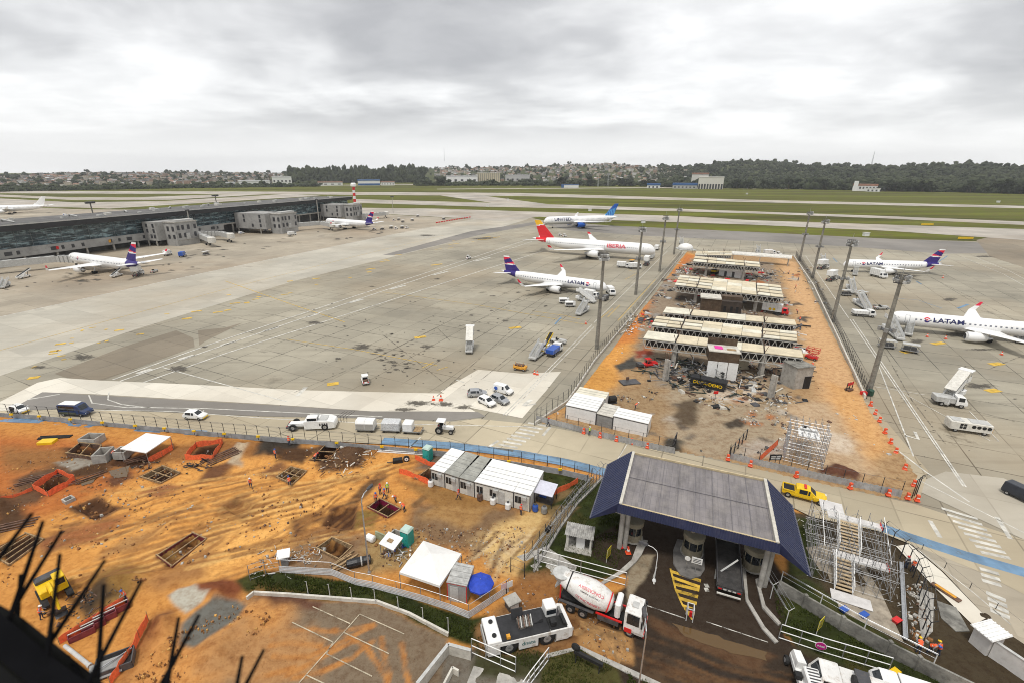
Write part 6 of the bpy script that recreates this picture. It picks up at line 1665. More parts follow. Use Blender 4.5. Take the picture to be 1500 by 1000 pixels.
MB().loft([[(x,y,1.9 if zz_ else 0)for x,y in((-3.2-k,-1.1),(3.2+k,-1.1),(3.2+k,1.1),(-3.2-k,1.1))]for zz_,k in((0,0),(1,.35))]).build('tub',M('black_skip',
(.02,.02,.022),.6,.3),t)
o=text_mesh('DUCA-DEMO',.95,YELLOW,'lettering',t,bold=.02);o.location=(0,-1.13,1.0)
def scrap_heap(name,label,u,v,n,R,h,cols,lmax=2.5,z=.15):
 t=thing(name,label,'scrap heap',G(u,v,z),rnd.random());parts=[MB()for _ in cols]
 for i in range(n):
  r=R*rnd.random()**.7;a=rnd.random()*6.28;p=Vector((r*math.cos(a),r*math.sin(a),h*(1-r/R)*rnd.random()+.1))
  d=Vector((rnd.gauss(0,1),rnd.gauss(0,1),rnd.gauss(0,.35))).normalized()*rnd.uniform(.3,lmax)
  m=parts[i%len(cols)]
  if i%4==0:k_=min(.9,lmax*.28);m.hexa(*[[tuple(p+Vector((x,y,zz_))*k_*rnd.uniform(.5,1))for x,y in((-.5,-.4),(.5,-.4),(.5,.4),(-.5,.4))]for zz_ in(0,.3)])
  else:
   q=p+d;q.z=max(q.z,.05);m.bar(tuple(p),tuple(q),rnd.uniform(.05,.2)*min(1,lmax*.5+.1))
 for m,c in zip(parts,cols):m.build(('metal_scrap','rubble','board_scrap','twisted_bar')[parts.index(m)%4],c,t)
 return t
SC=[BLACK,LGREY,STEEL,M('green_black_scrap',(.03,.05,.04),.7,.3)]
scrap_heap('scrap_heap','dark tangle of cut steel and cables in front of the near roof row',1002,549,190,9.5,3.6,[BLACK,DGREY,STEEL,M('green_black_scrap',
(.03,.05,.04),.7,.3)],4.2);scrap_heap('scrap_heap','grey black tangle piled over the black skip',1045,556,90,8,2.6,SC,3);scrap_heap('scrap_heap','scattered scrap between the beige boards and the pale stump',
1110,545,60,6,1.5,[BLACK,LGREY,RUSTY,CONCW])
scrap_heap('scrap_heap','flattened beams lying near the pale stump',1108,566,40,6.5,.5,[BLACK,DGREY,RUSTY,DGREY],4);scrap_heap('scrap_heap','silver tangle of wrecked steel before the far roof rows',
1115,402,120,13,3,[STEEL,LGREY,DGREY,STEEL],4);scrap_heap('scrap_heap','mixed rubble heap with red boards at the far orange strip',1012,398,70,9,2,[CONCW,
RUSTY,DGREY,RED],3)
scrap_heap('scrap_heap','rubble and mats beside the brown stair block',1090,462,60,6,1.4,[LGREY,DGREY,CONC,RUSTY]);scrap_heap('scrap_heap','white sacks and frames beside the narrow roof row',
1010,448,40,4,2.2,[WHITE,LGREY,DGREY,STEEL],2)
for i,(u,v)in enumerate(((925,472),(920,480),(914,488),(930,464))):scrap_heap('scrap_heap','pale pallet and board heap along the western pier wall, '+('second from the far end',
'third from the far end','closest to the camera','at the far end')[i],u,v,22,2.6,.6,[WHITE,LGREY,TIMBER,DGREY],2)
for i,(u,v)in enumerate(((1182,400),(1190,415),(1196,425),(1180,395),(1204,445))):scrap_heap('scrap_heap','small pale board heap along the eastern pier wall, '+('second from the far end',
'third from the far end','fourth from the far end','at the far end','closest to the camera')[i],u,v,18,3,.5,[WHITE,LGREY,TIMBER,DGREY],2.5)
def stump(u,v,h,lab):
 t=thing('concrete_stump',lab,'column',G(u,v,.15),.4)
 MB().hexa([(-.5,-.4,0),(.05,-.4,0),(.05,.4,0),(-.5,.4,0)],[(-.35,-.4,h),(.0,-.4,h),(.0,.4,h),(-.35,.4,h)]).build('pier_leg',CONC,t);MB().box(.15,.6,-.4,
.4,0,h*.95).build('pier_leg',CONC,t)
 for k in range(3):MB().pipe([(-.2+k*.3,0,h*.95),(-.6+k*.6,.3,h+1.6)],.05,4).build('rebar',RUSTY,t)
stump(974,557,5,'twin concrete stump with bent bars beside the tangled scrap');stump(1128,582,5,'twin concrete stump standing near the scaffold tower');stump(1004,
497,3,'short concrete stump under the broad beige roof row')
t=thing('concrete_core','grey broken concrete core with dark opening near the eastern dirt strip','building',G(1167,566,.15),.2)
MB().box(-2,2,-1.2,2.6,0,4.8).build('wall',CONC,t);MB().box(.2,1.8,-1.3,-1.21,0,2.8).build('opening',BLACK,t);MB().box(-2.2,2.2,-1.4,2.8,4.82,5.0).build('roof',
CONCD,t)
def lift():
 t=thing('scissor_lift','x','work platform');MB().box(-1.3,1.3,-.6,.6,.4,.9).build('base',RED,t)
 s=MB()
 for y in(-.4,.4):s.bar((-1.1,y,.9),(1.1,y,1.8),.1);s.bar((1.1,y,.9),(-1.1,y,1.8),.1)
 s.build('scissor',RED,t);f=MB()
 for z in(1.85,2.4,2.9):
  for a,b in(((-1.3,-.6),(1.3,-.6)),((1.3,-.6),(1.3,.6)),((1.3,.6),(-1.3,.6)),((-1.3,.6),(-1.3,-.6))):f.bar((*a,z),(*b,z),.08)
 for x in(-1.3,0,1.3):
  for y in(-.6,.6):f.bar((x,y,1.85),(x,y,2.9),.08)
 f.build('basket',RED,t)
 for x in(-.9,.9):
  for y in(-.6,.6):wheel(t,x,y,.3,.2)
 return t
put('lift_red',lift,1188,526,1196,528,'red work platform by the eastern dirt strip',z=.2);put('lift_red',None,1003,494,1010,495,'red work platform under the broad beige roof row',
z=.2)
put('trk_site',make_truck(7.5,2.4,RED,WHITE,2.3),1135,459,1148,461,'white boxed truck with red cab on the pier near the eastern dirt strip',z=.2);o=PROTO['trk_site']
for k in(-.2,.9):MB().lathe([(.42,0),(.42,-.03),(.1,-.04)],(k-1.2,-1.235,1.5),10,'y').build('round_mark',YELLOW,o)
def site_tractor():
 t=make_tug(RED,True,4.0)();t['category']='site tractor';MB().box(-2.9,-1.7,-.8,.8,.4,1.0).build('bucket',DGREY,t);return t
put('site_tractor',site_tractor,950,536,960,535,'red and grey site tractor on the gravel patch',z=.2)
def digger(arm=YELLOW):
 t=thing('excavator','x','excavator')
 for s in(1,-1):MB().loft([[(x,s*1.0-.28,z),(x,s*1.0+.28,z),(x,s*1.0+.28,z2),(x,s*1.0-.28,z2)]for x,z,z2 in((-1.7,.35,.55),(-1.4,.05,.85),(1.4,.05,.85),
(1.7,.35,.55))]).build('track',BLACK,t)
 MB().box(-1.7,.9,-1.15,1.15,.95,1.75,0,.1).build('house',YELLOW,t);MB().box(-1.7,-.7,-1.1,1.1,1.76,2.15,0,.08).build('engine_cover',DGREY,t)
 c=MB().box(-.2,1.1,.2,1.1,1.76,2.75,0,.06).build('cab',YELLOW,t);MB().box(-.05,.95,1.102,1.115,1.95,2.6).build('window',GLASS,c);MB().box(1.102,1.112,
.3,1.0,1.9,2.6).build('window',GLASS,c)
 MB().pipe([(.8,-.3,1.5),(2.2,-.3,3.3),(3.6,-.3,3.1)],.22,6).build('boom',YELLOW,t);MB().tube((3.5,-.3,3.2),(4.2,-.3,1.3),.17,.12,6).build('dipper',YELLOW,
t)
 MB().loft([[(4.2,-.8,1.4),(4.2,.2,1.4),(4.2,.2,1.1),(4.2,-.8,1.1)],[(3.6,-.8,.9),(3.6,.2,.9),(3.8,.2,.5),(3.8,-.8,.5)],[(3.5,-.8,.5),(3.5,.2,.5),(4.2,
.2,.3),(4.2,-.8,.3)]]).build('bucket',DGREY,t)
 return t
put('digger',digger,1047,401,1056,398,'small yellow excavator among wreckage at the far roof rows',z=.2);put('digger',None,82,872,100,905,'yellow excavator digging beside the dark spikes',
z=.0)
t=thing('tool_store','white cabin wall panel standing beyond the broad pale roof row','cabin',G(1068,406,.15),HD((1055,404),(1082,408)))
MB().box(-4.5,4.5,0,4,0,3.4).build('wall',WHITE,t);MB().box(-2.2,-1.2,-.1,-.01,0,2.2).build('door',DGREY,t);MB().box(1,2,-.1,-.01,.2,2.4).build('door',
DGREY,t);MB().box(-4.7,4.7,-.2,4.2,3.42,3.6).build('roof',OFFW,t)
t=thing('dome_tent','white domed tent at the far corner of the stripped pier','tent',G(1004,365,.1),0)
MB().lathe([(4.2,0),(4.0,1.4),(3.0,2.5),(1.4,3.1),(.2,3.4)],(0,0,0),14).build('canvas',WHITE,t,True);MB().box(-4.6,4.6,-4.6,4.6,.0,.12).build('groundsheet',
LGREY,t)
put('steps_b',None,1110,371,1104,364,'white stairs parked beyond the far end railing of the pier');put('steps_b',None,998,358,992,352,'white stairs beyond the domed tent');put('trk',
None,1127,373,1135,373,'white truck beyond the far end railing of the pier');put('tug',None,1140,374,1146,374,'white tractor beyond the far end railing of the pier')
ang=HD((825,612),(945,640))
def container(name,label,u0,v0,u1,v1,dep,h,z=.12,front=(),win=(),roofmat=None,wallm=None,shed=.3):
 a,b=G(u0,v0,z),G(u1,v1,z);w_=(Vector((b.x,b.y,0))-Vector((a.x,a.y,0))).length;rz=math.atan2(b.y-a.y,b.x-a.x)
 t=thing(name,label,'site cabin',a,rz)
 MB().box(0,w_,0,dep,0,h).build('wall',wallm or WHITE,t)
 MB().hexa([(-.05,-.08,h+.01),(w_+.05,-.08,h+.01),(w_+.05,dep+.08,h+.01),(-.05,dep+.08,h+.01)],[(-.05,-.08,h+.12),(w_+.05,-.08,h+.12),(w_+.05,dep+.08,h+.12+shed*0),
(-.05,dep+.08,h+.12)]).build('roof',roofmat or WHITE,t)
 if front:MB().box(w_*.5,w_*.5+.7,-.32,-.06,h-.75,h-.3).build('air_conditioner',LGREY,t)
 rb=MB()
 for k in range(1,int(dep)):rb.box(-.03,w_+.03,k-.02,k+.02,h+.122,h+.15)
 rb.build('roof_seam',GREY,t)
 fr=MB()
 for x in(0,w_):fr.box(x-.05,x+.05,-.04,.04,0,h)
 fr.box(0.06,w_-.06,-.04,-.01,h-.15,h);fr.build('frame',DGREY,t)
 for x,ww in front:MB().box(x*w_,x*w_+ww,-.05,-.005,.08,2.05).build('door',LGREY,t)
 for x,ww in win:
  wd=MB().box(x*w_,x*w_+ww,-.05,-.005,1.0,2.0).build('window',GLASS,t);MB().box(x*w_+ww/2-.03,x*w_+ww/2+.03,-.07,-.05,1.0,2.0).build('frame',LGREY,wd)
 return t
container('site_cabin','white cabin nearest the western pier wall, with dark side gap',828,612,872,622,5.5,2.7);container('site_cabin','smaller white cabin at the inner end of the pier cabins',
897,628,947,640,3.4,2.6)
container('site_cabin','open beige roofed shelter between the two white pier cabins',873,622,896,628,4.5,2.3,roofmat=CONCW,wallm=GREY)
container('site_cabin','low striped white cabin behind the first pier cabin',842,592,885,601,3.0,2.4,roofmat=PALEROOF)
t=thing('air_handler','black barrel shaped machine behind the white pier cabins','machine',G(896,590,.15),.3);MB().lathe([(.6,-.8),(.7,-.7),(.7,.7),(.6,
.8)],(0,0,.9),12,'x').build('drum',BLACK,t);MB().box(-.9,.9,-.5,.5,0,.3).build('skid',DGREY,t)
t=thing('road_plate','dark tank lid frame lying on the orange soil near the pier cabins','hatch',G(922,560,.2),.2);MB().box(-2,2,-1.2,1.2,0,.25).build('lid',
DGREY,t);MB().box(-.3,.3,.8,1.1,.26,.9).build('handle',RUSTY,t)
t=thing('warning_sign','small red sign on a stand in the demolition yard','sign',G(1047,585,.15),0);MB().bar((0,0,0),(0,0,1.6),.06).build('post',DGREY,
t);MB().box(-.45,.45,-.04,.04,1.3,1.9).build('plate',RED,t);MB().box(-.5,.5,-.3,.3,0,.06).build('foot',DGREY,t)
def scaffold(mb,x0,x1,y0,y1,z1,nx,ny,nz,diag=True,r=.045,z0=0.0):
 X=[lerp(x0,x1,i/nx)for i in range(nx+1)];Y=[lerp(y0,y1,i/ny)for i in range(ny+1)];Z=[lerp(z0+.3,z1,i/nz)for i in range(nz+1)]
 for x in X:
  for y in Y:mb.tube((x,y,z0),(x,y,z1+rnd.uniform(0,.8)),r,r,4)
 for z in Z:
  J=lambda:rnd.uniform(-.12,.12)
  for y in Y:
   if rnd.random()<.75:mb.tube((x0-.2+J()*3,y,z+J()),(x1+.2+J()*3,y,z+J()),r*.8,r*.8,4)
  for x in X:
   if rnd.random()<.75:mb.tube((x,y0-.2+J()*3,z+J()),(x,y1+.2+J()*3,z+J()),r*.8,r*.8,4)
 if diag:
  for k in range(nz):
   for i in range(nx):
    a,b=(X[i],X[i+1])if(i+k)%2 else(X[i+1],X[i])
    for y in(y0,y1):mb.tube((a,y,Z[k]),(b,y,Z[k+1]),r*.7,r*.7,4)
   for j in range(ny):
    for x in(x0,x1):mb.tube((x,Y[j],Z[k]),(x,Y[j+1],Z[k+1]),r*.7,r*.7,4)
a0=HD((1145,672),(1195,684))
t=thing('scaffold_tower','square silver scaffold tower with a white platform at the pier end','scaffolding',G(1148,676,.2),a0)
s1=MB();scaffold(s1,0,5.0,0,4.6,5.9,6,4,5,True,.034);s1.build('tube_frame',STEEL,t)
MB().box(1.2,4.0,1.0,3.6,4.5,4.6).build('platform',WHITE,t);MB().box(1.4,3.6,2.9,3.4,4.9,5.1).build('upper_board',WHITE,t);MB().box(1.7,2.2,2.9,3.3,5.12,
5.4).build('tool_box',BLACK,t)
lt=MB()
for k in range(9):lt.box(2.0,3.0,.3-.02+k*.02,.36+k*.02,.4+k*.48,.46+k*.48)
lt.box(1.9,2.0,.25,.5,.2,4.6);lt.box(3.0,3.1,.25,.5,.2,4.6);lt.build('ladder',LGREY,t)
for u,v,lab in((1133,668,'orange mesh screen slanting beside the scaffold tower'),):
 t=thing('mesh_screen',lab,'barrier',G(1112,676,.2),HD((1112,676),(1143,648)));MB().quad((0,0,.1),(7.5,0,.1),(7.5,.1,1.1),(0,.1,1.0)).build('netting',MESHO,
t);MB().bar((0,.05,0),(0,.05,1.3),.07).build('post',RUSTY,t);MB().bar((7.4,.05,0),(7.4,.05,1.4),.07).build('post',RUSTY,t)
t=thing('sign_board','dark framed board with white stripes by the scaffold tower','sign',G(1133,683,.2),.0);MB().box(-.9,.9,-.04,.04,1.2,2.2).build('panel',
BLACK,t)
for k in range(2):MB().box(-.7,.7,-.06,-.042,1.4+k*.35,1.55+k*.35).build('stripe',WHITE,t)
for x in(-.8,.8):MB().bar((x,.06,0),(x,.06,1.9),.07).build('leg',RUSTY,t)
t=thing('equipment_cluster','green drum with red stand at the foot of the thick eastern mast','drum',G(1274,578,.1),0);MB().lathe([(.55,0),(.6,.1),(.6,
1.1),(.5,1.2)],(0,0,0),14).build('drum',M('dark_green_paint',(.02,.07,.045),.5,.2),t);MB().box(-1.9,-.8,-.3,.3,0,.8).build('stand',RED,t)
t=thing('turnstile','dark red turnstile frame at the end of the eastern pier wall','gate',G(1243,572,.1),0.4)
for x in(-.9,0,.9):MB().bar((x,0,0),(x,0,2.0),.12).build('post',POSTD,t)
MB().box(-.95,.95,-.06,.06,1.3,1.9).build('panel',RED,t);MB().box(-.7,.7,-.5,.5,0,.5).build('plinth',RUSTY,t)
# building site
def mesh_ring(label,px,h=1.05,closed=True):
 """orange netting hung round a pit on stakes"""
 P_=[Vector((p.x,p.y,0))for p in PX(px)];o=P_[0].copy();P_=[p-o for p in P_]
 if closed:P_.append(P_[0])
 t=thing('safety_netting',label,'barrier',(o.x,o.y,.0));pts=dense(P_,.45);mb=MB();d_=[]
 for i,p in enumerate(pts):
  a=abs(math.sin(i*.45))*.22+rnd.uniform(-.04,.04);n=Vector((rnd.uniform(-.06,.06),rnd.uniform(-.06,.06),0));d_.append((p+n,h-.22+a))
 for(p,h0),(q,h1)in zip(d_,d_[1:]):
  e=(q-p).normalized();n=Vector((-e.y,e.x,0))*.012
  mb.hexa([tuple(p+n),tuple(p-n),tuple(q-n),tuple(q+n)],[(p.x+n.x,p.y+n.y,h0),(p.x-n.x,p.y-n.y,h0),(q.x-n.x,q.y-n.y,h1),(q.x+n.x,q.y+n.y,h1)])
 mb.build('netting',MESHO,t)
 for p in(P_[:-1]if closed else P_):MB().tube((p.x,p.y,-.3),(p.x,p.y,h+.15),.035,.03,5).build('stake',TIMBER,t)
 return t
mesh_ring('orange netting ring round the dark pit nearest the picture edge',[(50,716),(86,694),(112,704),(72,728)]);mesh_ring('orange netting ring round the square pit past the white shade board',
[(272,673),(288,654),(327,649),(312,673)])
mesh_ring('curved orange netting beside the white shade board',[(218,677),(238,668),(253,658),(252,650)],closed=False);mesh_ring('long low orange netting in front of the pit by the cabin row',
[(585,693),(606,700),(630,711),(634,700)],1.1,False);mesh_ring('orange netting between the teal toilet and the cabin row',[(608,672),(624,680),(642,686)],
1.0,False)
mesh_ring('orange netting strip along the bottom excavation with red boxes',[(88,944),(120,925),(150,905),(184,884)],1.1,False);mesh_ring('upright orange netting at the lower excavation corner',
[(163,1004),(190,965),(205,935),(218,908)],1.1,False);mesh_ring('orange netting hung between the cabin row and the tall mesh fence',[(812,724),(828,717),
(846,707)],1.0,False)
mesh_ring('sagging orange netting by the picture edge behind the first pit',[(-20,738),(20,728),(48,718)],.6,False)
def formwork(label,px,depth,mat,nx,ny,top=.12,lining=True):
 P_=[Vector((p.x,p.y,0))for p in PX(px)];o=P_[0].copy();P_=[p-o for p in P_]
 t=thing('formwork',label,'formwork',(o.x,o.y,0));Q=lambda s,q:P_[0].lerp(P_[1],s).lerp(P_[3].lerp(P_[2],s),q)
 if lining:
  for a,b in zip(P_,P_[1:]+P_[:1]):MB().strip([a,b],-depth,top,.06).build('side_panel',mat,t)
 for k in range(nx+1):
  a,b=Q(k/nx,-.03),Q(k/nx,1.03);MB().bar((a.x,a.y,top+.06),(b.x,b.y,top+.06),.12,.1).build('cross_beam',TIMBER,t)
 for k in range(ny+1):
  a,b=Q(-.03,k/ny),Q(1.03,k/ny);MB().bar((a.x,a.y,top+.16),(b.x,b.y,top+.16),.12,.1).build('long_beam',TIMBER,t)
 return t
formwork('timber grid formwork over a square pit with a worker in blue helmet',[(405,699),(428,710),(449,691),(426,685)],1.0,TIMBER,3,2);formwork('timber grid formwork lying below the white shade board',
[(206,699),(236,708),(264,693),(238,683)],.8,TIMBER,3,2)
formwork('long dark red formwork box in the middle of the orange soil',[(230,814),(252,830),(302,790),(282,781)],1.5,PLY,2,1,.1);formwork('dark red formwork pit beside a group of workers',
[(539,744),(568,758),(586,746),(556,731)],1.9,M('crimson_film_plywood',(.24,.02,.06),.5,.2),2,1,.1);formwork('timber edged square pit in front of the grey corrugated fence',
[(463,803),(496,819),(516,800),(486,787)],.5,TIMBER,1,1,.02)
formwork('timber framed pit near the picture edge behind the dark spikes',[(-15,812),(14,828),(64,791),(38,782)],1,TIMBER,4,1);formwork('dark timbered trench box beside the debris pile',
[(455,674),(481,675),(500,653),(478,651)],1.8,M('wet_timber',(.05,.035,.025),.7,.4,2),1,2);formwork('dark low formwork ring next to the grey concrete boxes',
[(99,668),(138,674),(150,656),(118,653)],.4,RUSTY,2,1,.6)
formwork('timber edged pit enclosed by the long low netting',[(608,701),(634,709),(642,693),(628,687)],1,TIMBER,1,1)
def conc_box(label,u0,v0,u1,v1,d,h,mat=CONC):
 a,b=G(u0,v0),G(u1,v1);w_=math.hypot(b.x-a.x,b.y-a.y);t=thing('precast_box',label,'concrete box',(a.x,a.y,0),math.atan2(b.y-a.y,b.x-a.x))
 for k in(0,1):MB().box(0,w_,k*(d-.18),k*(d-.18)+.18,-.1,h).build('wall',mat,t);MB().box(k*(w_-.18),k*(w_-.18)+.18,.181,d-.181,-.1,h).build('wall',mat,
t)
 MB().box(.18,w_-.18,.18,d-.18,-.05,.15).build('floor_plate',RUSTY,t)
conc_box('grey precast box farthest from the camera near the low hoarding',116,652,140,653,2.2,1.2);conc_box('grey precast box between dark formwork and the white shade board',
136,679,157,677,2.6,1.4);conc_box('smaller grey precast box half under the white shade board',166,672,184,672,2.0,1.2);conc_box('small pale concrete tray on the soil by the shallow pit',
97,740,112,733,1.2,.6)
t=thing('shade_canopy','flat white shade board on thin legs over the precast boxes','canopy',(0,0,0));q=PX([(176,657),(214,663),(250,639),(214,634)],2.3)
MB().hexa([(p.x,p.y,2.25)for p in q],[(p.x,p.y,2.38)for p in q]).build('roof_board',WHITE,t)
for p in q:MB().tube((p.x,p.y,0),(p.x,p.y,2.24),.04).build('leg',STEEL,t)
t=thing('pallet_stack','yellow timber pallet with black pipes near the low hoarding','pallet',G(72,648),.1)
MB().box(-1.4,1.0,-.7,.7,.0,.5,0,.05).build('crate',YELLOW,t)
for k in range(4):MB().tube((-2.6,1.1+k*.25,.2+.1*(k%2)),(2.4,1.3+k*.22,.2),.11).build('pipe',BLACK,t)
def timber_pile(label,u,v,a,n=7,L_=4,mat=TIMBER):
 t=thing('timber_pile',label,'timber',G(u,v,.05),a)
 for k in range(n):MB().bar((-L_/2+rnd.uniform(-.4,.4),k*.28-n*.14,.1+.12*(k%2)),(L_/2+rnd.uniform(-.4,.4),k*.28-n*.14+rnd.uniform(-.15,.15),.12+.12*(k%2)),
.16,.1).build('plank',mat,t)
timber_pile('brown planks leaning together beside the netted square pit',325,668,.9,9,5,RUSTY);timber_pile('short dark planks scattered under the white shade board',
200,672,.6,5,3,RUSTY);timber_pile('long thin planks at the picture edge behind the netting ring',60,700,.5,6,5,RUSTY);timber_pile('thin planks beside the shallow pit with the concrete tray',
130,700,.8,4,4,RUSTY)
timber_pile('pale batten pile next to the timber edged pit by the corrugated fence',503,822,.8,5,3);timber_pile('white square beams laid beside the teal toilet',
592,662,-.12,3,9,WHITE);timber_pile('brown poles at the picture edge below the spikes',20,770,.4,6,5,RUSTY)
scrap_heap('debris_pile','brown pile of earth and splintered white timber',508,674,130,4.2,1.3,[TIMBER,RUSTY,SCL,OFFW],1.3,.3);scrap_heap('debris_pile',
'black heap of bars beside the netted square pit',286,684,50,2.0,.5,[BLACK,DGREY,RUSTY,BLACK],1.2,.05);scrap_heap('debris_pile','dark tangle of bars under the white shade board edge',
215,679,30,2,.5,[BLACK,RUSTY,DGREY,TIMBER],1.3,.05)
scrap_heap('debris_pile','pale rubble bits along the start of the corrugated fence',396,822,40,2.4,.5,[CONCW,LGREY,DGREY,TIMBER],.8,.05);scrap_heap('debris_pile',
'loose stones at the end of the corrugated fence by the soil',440,822,30,2.4,.4,[CONC,CONCD,LGREY,CONC],.6,.05);scrap_heap('debris_pile','black grit heap behind the digger arm',
130,885,60,3.0,.8,[BLACK,RUSTY,DGREY,RUSTY],.8,.1)
for i in range(46):
 u,v=rnd.uniform(10,560),rnd.uniform(690,850)
 def clod():
  bm=bmesh.new();bmesh.ops.create_icosphere(bm,subdivisions=1,radius=.22);mb=MB();mb.v=[tuple(x.co*rnd.uniform(.6,1.2))for x in bm.verts];mb.f=[tuple(x.index for x in f.verts)for f in bm.faces];mb.m=[0]*len(mb.f);bm.free()
  return tag(mb.build('soil_clod',M('soil_clod',(.26,.13,.05),.95,.3,4)),'x','stone')
 s=rnd.uniform(.5,1.5);place('clod',clod,G(u,v,.05),rnd.random()*6,'brown clod of earth lying on the orange soil','clods on the soil',(s,s*.8,s*.7))
GREYROOF=M('weathered_grey_roof',(.36,.36,.32),.8,.2,.6,dirt=(.20,.19,.16,.8))
pts=[(632,708),(652,714),(673,721),(695,727.5),(752,742.5),(776,749)]
for i,lab in enumerate(('white site cabin at the end of the row beside the teal toilet','site cabin with open doorway and grey roof, second in the row',
'site cabin with weathered streaked roof in the row','wide white roofed site cabin in the middle of the row','white site cabin at the end of the row nearest the mesh fence')):
 (u0,v0),(u1,v1)=pts[i],pts[i+1]
 container('site_cabin',lab,u0+.3,v0,u1-.3,v1,5.9,2.55,z=.05,front=((.55,.8),)if i!=3 else((.62,.9),),win=((.08,.9),)if i!=3 else((.06,.9),(.4,.9)),roofmat=(WHITE,
GREYROOF,GREYROOF,WHITE,WHITE)[i],wallm=M('cabin_white',(.66,.65,.60),.5,.1,.7,dirt=(.3,.26,.2,.5)))
t=thing('lean_to_shelter','small white lean-to roof with tools at the end of the cabin row','shelter',G(795,735),HD((752,742),(776,749)));MB().hexa([(-1,
-1,2.0),(1.6,-1,2.0),(1.6,1.6,2.3),(-1,1.6,2.3)],[(-1,-1,2.08),(1.6,-1,2.08),(1.6,1.6,2.38),(-1,1.6,2.38)]).build('roof',M('pale_lilac_sheet',(.60,.60,
.68),.6,.1),t)
for x in(-.9,1.5):
 for y in(-.9,1.5):MB().bar((x,y,0),(x,y,2.0),.08).build('post',POSTD,t)
MB().box(-.8,1.3,-.2,.9,.0,.8).build('bench',DGREY,t);MB().box(-.5,.4,0,.7,.81,1.1).build('tool_box',BLUE,t)
for u,v,lab,c in((784,747,'blue tarpaulin bundle leaning at the last cabin wall',BLUE),(797,750,'grey lid box by the lean-to shelter',GREY),(722,737,'white water drum in front of the wide cabin',
WHITE),(744,744,'white cool box before the last cabin',WHITE),(703,731,'brown fire point stand before the wide cabin',RUSTY),(631,711,'small white gas bottle at the first cabin corner',
WHITE)):
 t=thing('site_item',lab,'site item',G(u,v,.05),0);MB().lathe([(.38,0),(.42,.1),(.4,.8),(.25,1.0)],(0,0,0),10).build('body',c,t);MB().lathe([(.2,1.0),(.2,
1.1)],(0,0,0),8).build('cap',DGREY,t)
 t.name={'blue':'tarpaulin_bundle','grey':'lid_bin','whit':'white_drum','brow':'fire_point'}[lab[:4]]if 'small' not in lab else 'gas_bottle';t['category']=t.name.replace('_',
' ')
def toilet():
 t=thing('portable_toilet','x','toilet');MB().box(-.6,.6,-.6,.6,0,2.1,0,.04).build('cabin',TEAL,t)
 MB().hexa([(-.64,-.64,2.11),(.64,-.64,2.11),(.64,.64,2.11),(-.64,.64,2.11)],[(-.5,-.5,2.35),(.5,-.5,2.35),(.5,.5,2.35),(-.5,.5,2.35)]).build('roof',M('pale_green_plastic',
(.45,.58,.52),.5,.1),t)
 d=MB().box(-.4,.4,-.63,-.605,.12,1.95).build('door',M('teal_door',(.03,.40,.36),.5,.1),t);MB().box(.25,.33,-.66,-.632,.95,1.1).build('handle',BLACK,d);MB().box(-.45,
.45,-.615,-.602,1.98,2.06).build('vent',DGREY,t)
 return t
put('toilet',toilet,627,672,650,679,'teal portable toilet with pale roof behind the netting and cabin row',z=.05);put('toilet',None,597,795,615,802,'teal portable toilet by the white tent',
z=.05)
t=thing('marquee','white square marquee with a peaked top inside the corrugated fence','tent',(0,0,0));q=PX([(585,837),(644,857),(676,810),(620,791)],2.7);c=sum(q,
Vector())/4
cv=MB();cv.add([tuple(p)for p in q]+[(c.x,c.y,3.9)]+[(p.x,p.y,2.4)for p in q],[(0,1,4),(1,2,4),(2,3,4),(3,0,4),(0,5,6,1),(1,6,7,2),(2,7,8,3),(3,8,5,0)]);cv.build('canvas',
M('white_canvas',(.78,.77,.74),.7,.06,.8),t)
for p in q:MB().tube((p.x,p.y,0),(p.x,p.y,2.42),.05).build('leg',STEEL,t)
a,b=G(656,879),G(684,885);w_=2.1;t=thing('metal_cabin','grey metal cabin with red trim beside the blue parasol','site cabin',a,math.atan2(b.y-a.y,b.x-a.x))
MB().box(0,w_,0,2.7,0,2.5).build('wall',M('sheet_metal_wall',(.40,.41,.41),.45,.12,2,metal=.3),t);MB().box(-.06,w_+.06,-.06,2.76,2.53,2.62).build('roof',
M('streaked_metal_roof',(.46,.46,.44),.5,.25,1.5,dirt=(.2,.18,.15,.6)),t)
for k in range(4):MB().box(0,w_,.1+k*.75,.13+k*.75,2.625,2.65).build('roof_rib',GREY,t)
tr=MB();tr.box(-.03,.04,-.03,.04,0,2.52);tr.box(w_-.04,w_+.03,-.03,.04,0,2.52);tr.box(.05,w_-.05,-.03,-.005,2.42,2.52);tr.box(w_+.005,w_+.03,.05,2.7,2.42,
2.52);tr.build('trim',RED,t);MB().box(.3,1.2,-.04,-.005,.1,2.1).build('door',LGREY,t)
t=thing('parasol','blue parasol shading two workers behind the corrugated fence','parasol',G(704,874),0);um=MB();n=8;rim=[(1.45*math.cos(k*PI/4),1.45*math.sin(k*PI/4),
2.0)for k in range(n)];mid=[(.8*math.cos(k*PI/4),.8*math.sin(k*PI/4),2.38)for k in range(n)]
um.loft([rim,mid],cap=False);um.add(mid+[(0,0,2.55)],[(k,(k+1)%n,n)for k in range(n)]);um.loft([[(x,y,1.82)for x,y,z in rim],rim],cap=False);um.build('canopy',
M('blue_parasol_cloth',(.02,.06,.45),.7,.15,3),t);MB().tube((0,0,0),(0,0,2.6),.03).build('pole',STEEL,t);MB().lathe([(.3,0),(.3,.1),(.05,.2)],(0,0,0),10).build('foot',
CONC,t)
t=thing('wash_station','low green wall corner with a slanted white roof beside the second teal toilet','wash station',G(578,803),HD((551,789),(575,800)))
